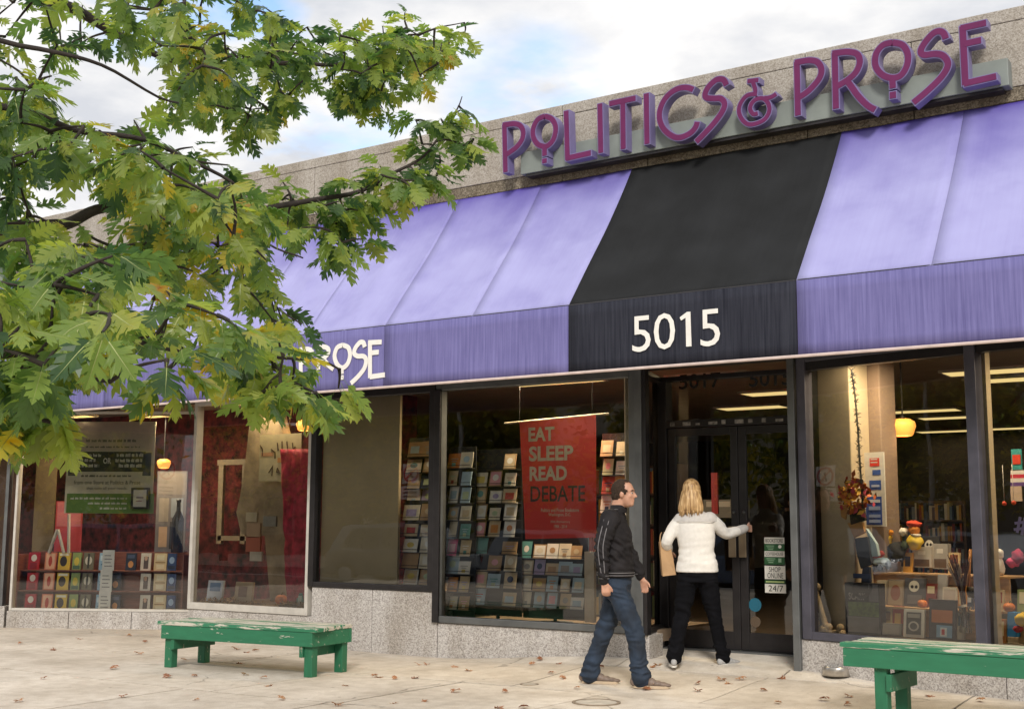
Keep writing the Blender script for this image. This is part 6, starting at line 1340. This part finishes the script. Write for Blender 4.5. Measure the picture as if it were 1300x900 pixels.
# ------------------------------------------------------------------ across the street (seen in the glass)
def car(label, cat, x0, y, L_, h, col, suv, z=-0.25, face_=1):
    t = thing('parked_car', label, cat, (x0+L_/2, y, z), 0, 'cars parked along the kerb')
    paint = mat('car_paint_'+col[1:], C(col), 0.25, 0.04, 3, 0, 40, 0.2, 0.6, 1.0); gl_ = mat('car_glass', (0.015, 0.018, 0.02), 0.05); rub = mat('tyre_rubber', (0.02, 0.02, 0.02), 0.8); rim_ = mat('alloy_rim', (0.45, 0.45, 0.45), 0.3, 0.1, 5, 0, 40, 0.8)
    w = 0.9; hb = h*0.56
    if suv: prof_ = [(0, .3), (0, .62), (.03, hb), (.0 + .05, hb+.02), (.10, h*.96), (.18, h), (.62, h), (.70, h*.96), (.80, hb+.02), (.97, hb-.08), (1, .55), (1, .3)]
    else: prof_ = [(0, .3), (0, .55), (.02, hb), (.14, hb+.04), (.27, h*.97), (.36, h), (.55, h), (.63, h*.96), (.77, hb+.03), (.96, hb-.1), (1, .5), (1, .3)]
    pts_ = [((u if face_ > 0 else 1-u), v) for u, v in prof_]
    mb = MB(); vs = []; k = len(pts_)
    for sy in (-1, 1):
        for u, v in pts_: vs.append((x0+u*L_, y+sy*w*(1.0 if v <= hb+.03 else 0.80), z+v))
    mb.add(vs, [tuple(range(k)), tuple(reversed(range(k, 2*k)))]+[(i, i+k, (i+1) % k+k, (i+1) % k) for i in range(k)], paint); mb.build('body', t, bevel=0.04, seg=3)
    for sy in (-1, 1):
        for (u0, u1, u2, u3) in (((.13, .20, .42, .42) if suv else (.22, .31, .46, .46)), ((.44, .44, .66, .76) if suv else (.48, .48, .60, .72))):
            mb = MB(); q = [(u0, hb+.05), (u3, hb+.05), (u2, h*.93), (u1, h*.93)]; yw = lambda v: y+sy*(w*(1.0-0.2*(v-hb)/(h-hb))+0.012)
            q = [((u if face_ > 0 else 1-u), v) for u, v in q]; mb.add([(x0+u*L_, yw(v), z+v) for u, v in q]+[(x0+u*L_, yw(v)-sy*0.05, z+v) for u, v in q], [(0, 1, 2, 3), (7, 6, 5, 4), (0, 4, 5, 1), (1, 5, 6, 2), (2, 6, 7, 3), (3, 7, 4, 0)], gl_); mb.build('side_window', t)
    for u in (.18, .81):
        for sy in (-1, 1):
            cx = x0+(u if face_ > 0 else 1-u)*L_; cy = y+sy*(w-0.08); rr_ = 0.34
            mb = MB(); mb.tube([(cx, cy-0.11, z+rr_), (cx, cy+0.11, z+rr_)], rr_, rub, 24); wh_ = mb.build('wheel', t, bevel=0.02)
            mb = MB(); mb.tube([(cx, cy+sy*0.09, z+rr_), (cx, cy+sy*0.125, z+rr_)], rr_*0.66, rim_, 20); mb.build('rim', wh_)
    for u, cc in ((.003, '#7a1414'), (.985, '#d8d8d0')):
        for sy in (-1, 1):
            mb = MB(); cx = x0+(u if face_ > 0 else 1-u)*L_; mb.box(cx-.05, cx+.06, y+sy*w*0.75-.14, y+sy*w*0.75+.14, z+hb-.2, z+hb-.06, P(cc, .2)); mb.build('headlight' if u > .5 else 'tail_light', t)
car('blue sport utility car parked by the kerb, reflected in the far left window', 'car', -14.9, -6.0, 4.8, 1.72, '#3c5578', True, -0.25, -1)
car('silver sport utility car parked by the kerb across from the tan board window', 'car', -25.5, -6.0, 4.8, 1.75, '#4f5864', True)
car('white hatchback parked by the kerb across from the poster window', 'car', -19.9, -6.1, 4.4, 1.62, '#7c838c', True)
car('silver sedan passing in the road, reflected at the right edge', 'car', -20.4, -9.2, 4.7, 1.48, '#c9ccd2', False)
car('dark sedan parked by the kerb, reflected in the second window', 'car', -8.6, -6.0, 4.6, 1.46, '#1c2226', False)
FB = thing('far_building', 'pale three storey stone building across the street', 'building', (-24, -30, -0.12))
M_fb = mat('far_pale_stone', (0.48, 0.45, 0.40), 0.85, 0.1, 1.5); 
mb = MB(); mb.box(-44, -6, -40, -28, -0.12, 9.5, M_fb); mb.build('wall', FB)
mb = MB(); mb.box(-44.3, -5.7, -40.3, -27.7, 9.5, 10.0, M_fb); mb.build('cornice', FB)
for fl_ in range(3):
    for i in range(12):
        mb = MB(); mb.box(-42.6+i*3.05, -41.0+i*3.05, -27.99, -27.9, 0.9+fl_*3.0, 2.7+fl_*3.0, P('#77736a')); w_o = mb.build('window', FB)
        g_ = MB(); g_.box(-42.5+i*3.05, -41.1+i*3.05, -27.9, -27.88, 1.0+fl_*3.0, 2.6+fl_*3.0, mat('car_glass', (0, 0, 0))); g_.build('pane', w_o)
FB2 = thing('far_building', 'low brown brick building across the street behind yellowing trees', 'building', (-62, -30, -0.12))
mb = MB(); mb.box(-85, -46, -42, -27, -0.12, 7.0, mat('far_brick', (0.22, 0.12, 0.08), 0.9, 0.2, 3)); mb.build('wall', FB2)
for i in range(9):
    mb = MB(); mb.box(-83+i*4.1, -80.5+i*4.1, -26.99, -26.9, 1, 3, P('#8a857a')); w_o = mb.build('window', FB2); g_ = MB(); g_.box(-82.9+i*4.1, -80.6+i*4.1, -26.9, -26.88, 1.1, 2.9, mat('car_glass', (0, 0, 0))); g_.build('pane', w_o)
for (x, y, lab) in ((-21.9, -4.7, 'white sign with red no crossing ring, reflected beside the tan board'), (-11.0, -4.7, 'white sign with red no crossing ring, reflected in the far left window')):
    t = thing('street_sign', lab, 'street sign', (x, y, -0.05), 0, 'street signs by the kerb'); SP = Pl((x, y+0.04, 0), (-0.94, 0.34, 0), (0.34, 0.94, 0))
    mb = MB(); mb.tube([(x, y, -0.05), (x, y, 3.3)], 0.035, M_grey, 8); mb.build('post', t)
    mb = MB(); mb.pbox(SP, -0.28, 0.28, 2.62, 3.18, 0, 0.008, P('#dedbd4')); mb.build('panel', t)
    k = 28; mb = MB(); mb.ribbon(SP, [(0.235*cos(2*pi*j/k), 2.90+0.235*sin(2*pi*j/k)) for j in range(k)], 0.05, 0.008, 0.012, P('#b8242c'), closed=True); mb.ribbon(SP, [(-0.16, 3.06), (0.16, 2.74)], 0.045, 0.008, 0.0125, P('#b8242c')); mb.build('ring', t)
    mb = MB(); mb.ribbon(SP, [(0.0, 3.0), (0.01, 2.89), (-0.07, 2.76)], 0.05, 0.008, 0.0105, P('#16161a')); mb.ribbon(SP, [(0.01, 2.9), (0.08, 2.77)], 0.045, 0.008, 0.0108, P('#16161a')); mb.build('walker_print', t)
    mb = MB(); mb.pbox(SP, -0.30, 0.30, 2.2, 2.56, 0, 0.008, P('#dedbd4')); 
    for q, z in enumerate((2.48, 2.38, 2.28)): mb.pbox(SP, -0.2, 0.2, z-0.02, z+0.02, 0.008, 0.011, P('#4a4a4a'))
    mb.build('text_panel', t)
lp = thing('street_lamp', 'tall pale street lamp across the road with a short arm', 'street lamp', (-27.5, -14.5, -0.12)); mb = MB(); mb.tube([(-27.5, -14.5, -0.12), (-27.5, -14.5, 7.5)], [0.10, 0.06], P('#a8a49c'), 10); mb.build('pole', lp); mb = MB(); mb.tube([(-27.5, -14.5, 7.4), (-26.9, -14.0, 7.7), (-26.0, -13.4, 7.75)], 0.05, P('#a8a49c'), 8); mb.build('arm', lp); mb = MB(); mb.ball((-25.7, -13.2, 7.7), (0.35, 0.22, 0.10), P('#c8c4bc'), 12, 8); mb.build('lamp_head', lp, True)

# ------------------------------------------------------------------ oak tree in front, reaching in from the left
def leaf_mesh(seed, curl=0.0, fold=0.25):
    """red oak leaf, 1 unit long along +x: midrib plus four pointed lobes a side, folded and drooping"""
    rr = random.Random(seed); vs, fs = [], []
    secs = [0.0, 0.16, 0.34, 0.54, 0.75, 1.0]
    def P3(x, y):
        z = fold*abs(y)-0.30*(x*x)*0.55+curl*math.sin(x*5+seed)*0.06-abs(y)*abs(y)*(0.5+curl)
        return Vector((x*0.96, y, z))
    mid = [len(vs)+i for i in range(len(secs))]
    for s_ in secs: vs.append(P3(s_, 0))
    lob = [((0.05, .05), (0.10, .17), (0.19, .26), (0.17, .16), (0.24, .17), (0.20, .055)),
           ((0.26, .13), (0.33, .31), (0.46, .42), (0.41, .29), (0.50, .29), (0.385, .065)),
           ((0.47, .13), (0.56, .34), (0.72, .44), (0.64, .27), (0.74, .24), (0.61, .06)),
           ((0.68, .11), (0.77, .22), (0.92, .28), (0.83, .15), (0.91, .13), (0.83, .045))]
    for sy in (1, -1):
        prev = mid[0]
        for i, lb in enumerate(lob):
            ids = []
            for (x, y) in lb:
                vs.append(P3(x+rr.uniform(-.015, .015), sy*(y*0.86+rr.uniform(-.02, .02)))); ids.append(len(vs)-1)
            q = [mid[i], prev] if prev != mid[i] else [mid[i]]
            q += ids+[mid[i+1]]
            if sy > 0: q.reverse()
            fs.append(q); prev = ids[-1]
        for (x, y) in ((0.90, .075), (1.02, .035), (0.94, .02)): pass
        q = [mid[4], prev]
        vs.append(P3(0.91, sy*0.085)); q += [len(vs)-1, mid[5]]
        if sy > 0: q.reverse()
        fs.append(q)
    return vs, fs
def stalk(vs, fs):
    o = len(vs); vs += [Vector((-0.22, -0.008, 0.05)), Vector((-0.22, 0.008, 0.05)), Vector((0.02, 0.010, 0.003)), Vector((0.02, -0.010, 0.003))]; fs.append([o, o+1, o+2, o+3])
    return vs, fs
def veins(vs):
    out, q = [], []
    n = [vs[i] for i in range(6)]
    for i in range(5):
        w0, w1 = 0.011*(1-i/5.5), 0.011*(1-(i+1)/5.5); k = len(out)
        out += [n[i]+Vector((0, -w0, 0.006)), n[i]+Vector((0, w0, 0.006)), n[i+1]+Vector((0, w1, 0.006)), n[i+1]+Vector((0, -w1, 0.006))]; q.append([k, k+3, k+2, k+1])
    tips = [2, 8, 14, 20]
    return out, q
LV = [stalk(*leaf_mesh(i, 0.5*(i % 3), 0.10+0.14*(i % 4))) for i in range(10)]
VN = [veins(v) for v, _ in LV]
M_vein = mat('leaf_vein', (0.30, 0.33, 0.12), 0.6)
M_leaf = leafmat('oak_leaf', [(0.0, (0.044, 0.088, 0.036)), (0.18, (0.105, 0.178, 0.054)), (0.46, (0.195, 0.275, 0.070)), (0.78, (0.320, 0.360, 0.085)), (0.90, (0.42, 0.35, 0.07)), (0.965, (0.46, 0.26, 0.05)), (1.0, (0.30, 0.09, 0.03))], 0.56, 0.34)
M_bark = mat('dark_oak_bark', (0.030, 0.022, 0.018), 0.9, 0.4, 14, 0.6, 60)
LM = []
for i, (vs, fs) in enumerate(LV):
    me = bpy.data.meshes.new('leaf'); v2, f2 = VN[i]; o2 = len(vs); me.from_pydata([tuple(v) for v in vs+v2], [], fs+[[q+o2 for q in f] for f in f2]); me.materials.append(M_leaf); me.materials.append(M_vein); me.polygons.foreach_set('material_index', [0]*len(fs)+[1]*len(f2)); me.update(); LM.append(me)
tx, ty = -5.05, 2.05; tz = ground(tx, ty)
oak = thing('oak_tree', 'oak tree with green and yellowing lobed leaves hanging in from the left', 'tree', (tx, ty, tz))
mb = MB(); mb.tube(smooth([(tx, ty, tz-0.1), (tx+0.02, ty, tz+0.3), (tx-0.02, ty+0.02, 1.6), (tx+0.03, ty-0.02, 3.2), (tx, ty+0.03, 5.0), (tx+0.1, ty, 7.2)], 5), [0.27, 0.24, 0.22, 0.20, 0.19, 0.18, 0.175, 0.17, 0.165, 0.16, 0.155, 0.15, 0.145, 0.14, 0.13, 0.12, 0.11, 0.10, 0.095, 0.09, 0.08, 0.07, 0.06, 0.05, 0.04, 0.03], M_bark, 16); mb.build('trunk', oak, True)
nodes = []
def branch(path, r0, r1, h):
    pts = [Vector((tx, ty, h))]+[at(x, y, d) for x, y, d in path]
    q = smooth(pts, 6); k = len(q)-1
    q = [p+Vector((noise.noise((p.x*4, p.y*4, 1))*0.025, noise.noise((p.x*4, 5, p.z*4))*0.025, noise.noise((9, p.y*4, p.z*4))*0.025)) for p in q]
    mb = MB(); mb.tube(q, [r0+(r1-r0)*(i/k)**0.65 for i in range(k+1)], M_bark, 8); mb.build('branch', oak, True)
    nodes.extend(q[3:])
branch([(-160, -60, 4.4), (45, -2, 4.7), (110, 28, 4.9), (170, 55, 5.05), (212, 72, 5.2), (340, 85, 5.5), (440, 76, 5.8), (500, 60, 6.0), (555, 38, 6.15), (590, 28, 6.2)], 0.034, 0.002, 3.1)
branch([(-170, 320, 4.0), (0, 289, 4.15), (45, 288, 4.2), (85, 282, 4.3), (135, 265, 4.4), (230, 262, 4.6), (300, 268, 4.7), (355, 262, 4.8), (440, 245, 5.0), (490, 222, 5.1), (540, 195, 5.2), (575, 150, 5.3), (583, 124, 5.35)], 0.036, 0.002, 2.2)
branch([(-150, 420, 3.2), (0, 385, 3.1), (80, 395, 3.1), (160, 425, 3.15), (240, 450, 3.3), (330, 455, 3.5), (400, 460, 3.6), (430, 470, 3.65)], 0.016, 0.003, 2.0)
branch([(-160, 130, 3.8), (0, 140, 3.8), (100, 160, 3.9), (200, 190, 4.1), (290, 230, 4.3), (330, 300, 4.4), (380, 330, 4.5)], 0.018, 0.003, 2.7)
branch([(-150, 470, 2.9), (0, 450, 2.75), (70, 470, 2.75), (140, 485, 2.8)], 0.02, 0.004, 1.75)
branch([(-160, 20, 3.4), (30, 60, 3.4), (130, 90, 3.5), (230, 130, 3.8)], 0.014, 0.003, 3.0)
branch([(-350, -500, 4.5), (-150, -420, 5.0), (120, -330, 5.6), (400, -250, 6.4)], 0.05, 0.008, 4.6)
branch([(-900, 100, 5.0), (-1300, 60, 5.4), (-1700, 0, 6.0)], 0.05, 0.008, 3.4)
branch([(-500, -300, 3.0), (-300, -500, 2.4), (0, -700, 2.0)], 0.05, 0.008, 4.2)
def inside(p, poly):
    c = False; j = len(poly)-1
    for i in range(len(poly)):
        (xi, yi), (xj, yj) = poly[i], poly[j]
        if (yi > p[1]) != (yj > p[1]) and p[0] < (xj-xi)*(p[1]-yi)/(yj-yi)+xi: c = not c
        j = i
    return c
REG = [  # outline in the picture, number of twigs, depth range
    ([(-60, -40), (200, -40), (260, 10), (300, 60), (290, 120), (240, 130), (180, 100), (110, 60), (60, 70), (-60, 90)], 52, 4.0, 5.2),
    ([(190, -30), (330, -20), (345, 30), (350, 110), (320, 140), (270, 155), (215, 150), (200, 90)], 40, 4.8, 5.8),
    ([(340, 20), (420, 40), (480, 30), (545, 30), (580, 50), (545, 95), (490, 115), (455, 140), (430, 100), (380, 95), (360, 150), (330, 150)], 62, 5.3, 6.2),
    ([(480, 15), (560, 15), (600, 30), (590, 60), (530, 80), (480, 70)], 18, 5.9, 6.3),
    ([(410, 90), (480, 100), (490, 140), (450, 150)], 12, 5.7, 6.0),
    ([(330, 150), (300, 170), (320, 120)], 5, 5.2, 5.6),
    ([(-60, 80), (60, 90), (150, 140), (200, 160), (250, 180), (330, 235), (345, 300), (290, 300), (210, 250), (150, 225), (70, 205), (-60, 230)], 82, 3.4, 4.6),
    ([(190, 235), (340, 230), (350, 290), (395, 330), (400, 400), (370, 440), (340, 400), (290, 380), (200, 360), (130, 330), (150, 270)], 74, 4.0, 4.9),
    ([(345, 230), (400, 215), (440, 250), (470, 270), (480, 310), (440, 330), (400, 300), (360, 290)], 20, 4.7, 5.1),
    ([(430, 240), (500, 200), (550, 200), (560, 240), (530, 280), (480, 260)], 14, 4.9, 5.2),
    ([(520, 150), (590, 115), (615, 165), (570, 220), (530, 210)], 12, 5.1, 5.4),
    ([(-60, 300), (80, 300), (160, 330), (230, 380), (300, 410), (310, 445), (230, 465), (140, 495), (60, 520), (-60, 520)], 84, 2.6, 3.5),
    ([(-60, 330), (100, 350), (180, 400), (150, 470), (60, 500), (-60, 480)], 26, 2.3, 2.9),
    ([(290, 420), (380, 440), (430, 475), (440, 495), (390, 505), (330, 500), (280, 475)], 30, 3.3, 3.8),
    ([(-60, 250), (60, 240), (130, 300), (40, 330), (-60, 320)], 14, 3.6, 4.4),
    ([(0, 510), (80, 510), (70, 540), (20, 545)], 5, 2.7, 2.9),
]
OUT = [([(-420, -700), (500, -700), (420, -120), (60, -70), (-420, -70)], 120, 3.2, 6.5), ([(-700, -200), (-60, -200), (-60, 560), (-700, 500)], 130, 2.6, 6.0), ([(-1700, -300), (-800, -300), (-800, 300), (-1700, 200)], 70, 4.5, 7.0)]
rr = random.Random(11); clus = []
for poly, n, d0, d1 in REG+OUT:
    xs = [p[0] for p in poly]; ys = [p[1] for p in poly]; k = 0
    for _ in range(n*30):
        if k >= n*(0.6 if n > 100 else 1.15 if d0 > 4.6 else 0.95): break
        p = (rr.uniform(min(xs), max(xs)), rr.uniform(min(ys), max(ys)))
        if not inside(p, poly): continue
        k += 1; clus.append(at(p[0], p[1], rr.uniform(d0, d1)))
import numpy as np
arr = np.array([tuple(p) for p in nodes]); used = [False]*len(clus); ca = np.array([tuple(p) for p in clus])
best = np.full(len(clus), 1e9); par = np.zeros(len(clus), int)
D2 = ((ca[:, None, :]-arr[None, :, :])**2).sum(2); par = D2.argmin(1); best = D2.min(1)
allp = [Vector(p) for p in nodes]; tw_mb = MB(); leaves = []
done = np.zeros(len(clus), bool)
for _ in range(len(clus)):
    i = int(np.where(done, 1e18, best).argmin()); done[i] = True
    a, c = allp[par[i]], clus[i]; dirv = c-a; l = dirv.length
    dv_ = dirv.normalized() if l > 1e-4 else Vector((0, 0, 1))
    m1 = a.lerp(c, 0.45)+Vector((rr.uniform(-1, 1), rr.uniform(-1, 1), rr.uniform(-0.2, 1)))*0.09*l
    q = smooth([a, m1, c], 4)
    tw_mb.tube(q, [0.0062-0.0036*t/(len(q)-1) for t in range(len(q))], M_bark, 5, False)
    allp.append(c); idx = len(allp)-1; cv = np.array(tuple(c))
    dd = ((ca-cv)**2).sum(1); upd = dd < best; best[upd] = dd[upd]; par[upd] = idx
    nl = rr.choice((4, 5, 5, 6, 7))
    for k in range(nl):
        base_ = c if k < 4 else q[rr.choice((4, 5, 6))]
        az = rr.uniform(0, 2*pi)
        L_ = (dv_*0.55+Vector((cos(az), sin(az), 0))*0.75+Vector((0, 0, -0.15-0.75*rr.random()))).normalized()
        up_ = (Vector((0, 0, 1))+Vector((rr.uniform(-1, 1), rr.uniform(-1, 1), rr.uniform(-.3, .3)))*0.75)
        up_ = (up_-L_*up_.dot(L_)).normalized(); sd_ = up_.cross(L_)
        s_ = rr.uniform(0.075, 0.132); sd_ = sd_*rr.uniform(0.78, 1.15)
        o_ = base_+L_*s_*0.24
        leaves.append((Matrix(((L_.x*s_, sd_.x*s_, up_.x*s_, o_.x), (L_.y*s_, sd_.y*s_, up_.y*s_, o_.y), (L_.z*s_, sd_.z*s_, up_.z*s_, o_.z), (0, 0, 0, 1))), rr.randrange(len(LM))))
o_ = tw_mb.build('twigs', oak, True); o_['kind'] = 'stuff'
def size(item):
    x, y, k = project(item[0] @ Vector((0.5, 0, 0)))
    if k < 0.3 or not (-10 < x < 1310 and -10 < y < 910): return 0
    return item[0].to_scale().x/k
leaves.sort(key=size, reverse=True)
inv = wm(oak).inverted()
for Mx, v in leaves[:300]:
    o_ = bpy.data.objects.new('leaf', LM[v]); COL.objects.link(o_); o_.parent = oak; o_.matrix_parent_inverse = inv; o_.matrix_world = Mx
    o_.matrix_basis = Mx
lm = MB()
for Mx, v in leaves[300:]:
    vs, fs = LV[v]; lm.M = Mx; lm.add(vs, fs, M_leaf)
lm.M = None; o_ = lm.build('foliage', oak); o_['kind'] = 'stuff'

# ---- fallen leaves on the pavement
M_fall = leafmat('fallen_leaf', [(0.0, (0.20, 0.075, 0.035)), (0.4, (0.34, 0.14, 0.06)), (0.7, (0.40, 0.20, 0.09)), (1.0, (0.33, 0.24, 0.12))], 0.1, 0.7)
FLM = []
for i in range(4):
    vs, fs = stalk(*leaf_mesh(20+i, 1.6, 0.5)); me = bpy.data.meshes.new('fallen_leaf'); me.from_pydata([(v.x, v.y*1.05, v.z*1.1+0.10+0.12*v.x) for v in vs], [], fs); me.materials.append(M_fall); me.update(); FLM.append(me)
FP = [(525.4, 844.6), (537.7, 844), (582, 846), (479, 858.5), (499, 861.5), (520, 861.5), (573, 877.5), (507, 892), (534.6, 890.8), (625, 897.8), (665, 897.5), (673, 844.6), (686, 837), (704, 842.5), (714.6, 862.5), (730, 873.8), (764, 848.3), (830, 846), (818, 877), (696, 854.8), (890, 868), (909.7, 863), (920, 868), (933, 863), (967, 878), (879.5, 877), (829.7, 845), (906, 840), (242, 888), (420, 896), (338, 871.5), (330, 861), (306, 858), (249, 859.5), (218, 860.5), (237.7, 839), (293, 825), (309, 828), (328, 826), (442, 871), (478, 859), (164, 807), (106, 812), (184, 816), (77, 825), (24, 817), (183, 830), (1040, 888), (1072, 885.5), (1076, 894), (1176, 882.6), (1244, 889), (1270, 884), (601, 852), (300, 842), (140, 850), (60, 862), (30, 890), (150, 885), (360, 889), (640, 878), (1000, 862), (985, 892)]
rr = random.Random(4); FZ = {}
for i, (x, y) in enumerate(FP):
    p = onground(x, y); s_ = rr.uniform(0.08, 0.13)
    o_ = bpy.data.objects.new('fallen_leaf', FLM[i % 4]); COL.objects.link(o_)
    o_.matrix_world = Matrix.Translation(p+Vector((0, 0, 0.012))) @ Matrix.Rotation(rr.uniform(0, 6.28), 4, 'Z') @ Matrix.Rotation(rr.uniform(-.25, .25), 4, 'X') @ Matrix.Rotation(rr.choice((0, 0, pi)), 4, 'X') @ Matrix.Scale(s_, 4)
    zone = ('at the left of the left bench' if x < 200 else 'under the left bench' if x < 345 and y < 848 else 'in front of the left bench' if x < 450 else 'between left bench and utility cover' if x < 680 else 'round the walking man' if x < 860 else 'at the feet of the blonde woman' if x < 1010 else 'beside the right bench')
    FZ.setdefault(zone, []).append((x, o_))
CNT = ['first', 'second', 'third', 'fourth', 'fifth', 'sixth', 'seventh', 'eighth', 'ninth', 'tenth', 'eleventh', 'twelfth', 'thirteenth', 'fourteenth', 'fifteenth', 'sixteenth', 'seventeenth', 'eighteenth', 'nineteenth', 'twentieth']
for zone, it in FZ.items():
    for i, (x, o_) in enumerate(sorted(it, key=lambda q: q[0])):
        tag(o_, 'dry brown oak leaf %s, %s from the left' % (zone, CNT[i]), 'fallen leaf', 'fallen leaves on the pavement')

# ---- trees across the street
M_far = leafmat('street_tree_leaf', [(0.0, (0.05, 0.08, 0.02)), (0.4, (0.17, 0.19, 0.04)), (0.7, (0.42, 0.36, 0.06)), (1.0, (0.55, 0.38, 0.07))], 0.5, 0.5)
def fartree(label, x, y, h, r, seed, n=6500):
    rr = random.Random(seed); t = thing('street_tree', label, 'tree', (x, y, -0.2), 0, 'trees across the street')
    mb = MB(); mb.tube(smooth([(x, y, -0.2), (x+.05, y, h*0.25), (x-.05, y+.1, h*0.5), (x, y, h*0.85)], 4), [0.2-0.012*i for i in range(13)], M_bark, 8)
    cl = [Vector((x, y, h*0.66))+Vector((rr.gauss(0, r*0.5), rr.gauss(0, r*0.5), rr.uniform(-h*0.36, h*0.3))) for _ in range(24)]
    for c in cl: mb.tube([(x, y, h*0.4+rr.random()*h*0.2), (Vector((x, y, h*0.5))+c)/2, c], [0.06, 0.04, 0.015], M_bark, 5)
    mb.build('trunk', t, True)
    vs, fs = [], []; mb = MB()
    for i in range(n):
        c = rr.choice(cl); d = Vector((rr.gauss(0, 1), rr.gauss(0, 1), rr.gauss(0, .8)))*r*0.30; c = c+d
        a = Vector((rr.uniform(-1, 1), rr.uniform(-1, 1), rr.uniform(-1, .4))).normalized(); b = a.orthogonal().normalized(); s_ = rr.uniform(0.12, 0.22)
        k = len(vs); vs += [c-a*s_, c+b*s_*0.6, c+a*s_, c-b*s_*0.6]; fs.append((k, k+1, k+2, k+3))
    mb.add(vs, fs, M_far); o = mb.build('crown', t); o['kind'] = 'stuff'
for i, (x, y, h, r) in enumerate(((-12.5, -17, 8.5, 2.6), (-20, -18.5, 9.5, 3.0), (-27.5, -17, 9, 2.8), (-35, -19, 10, 3.2), (-43, -17.5, 9, 3.0), (-52, -20, 10, 3.2), (-33, -9.5-8, 7, 2.2), (-60, -18, 9, 3.0))):
    fartree(('yellowing street tree across the road, nearest the oak side', 'tall street tree across the road before the pale stone building', 'yellow green street tree across the road by the lamp', 'broad street tree across the road left of the lamp', 'street tree across the road before the brick building', 'large street tree at the far end of the brick building', 'small street tree between the two broad ones', 'last street tree down the road')[i], x, y, h, r, 60+i)
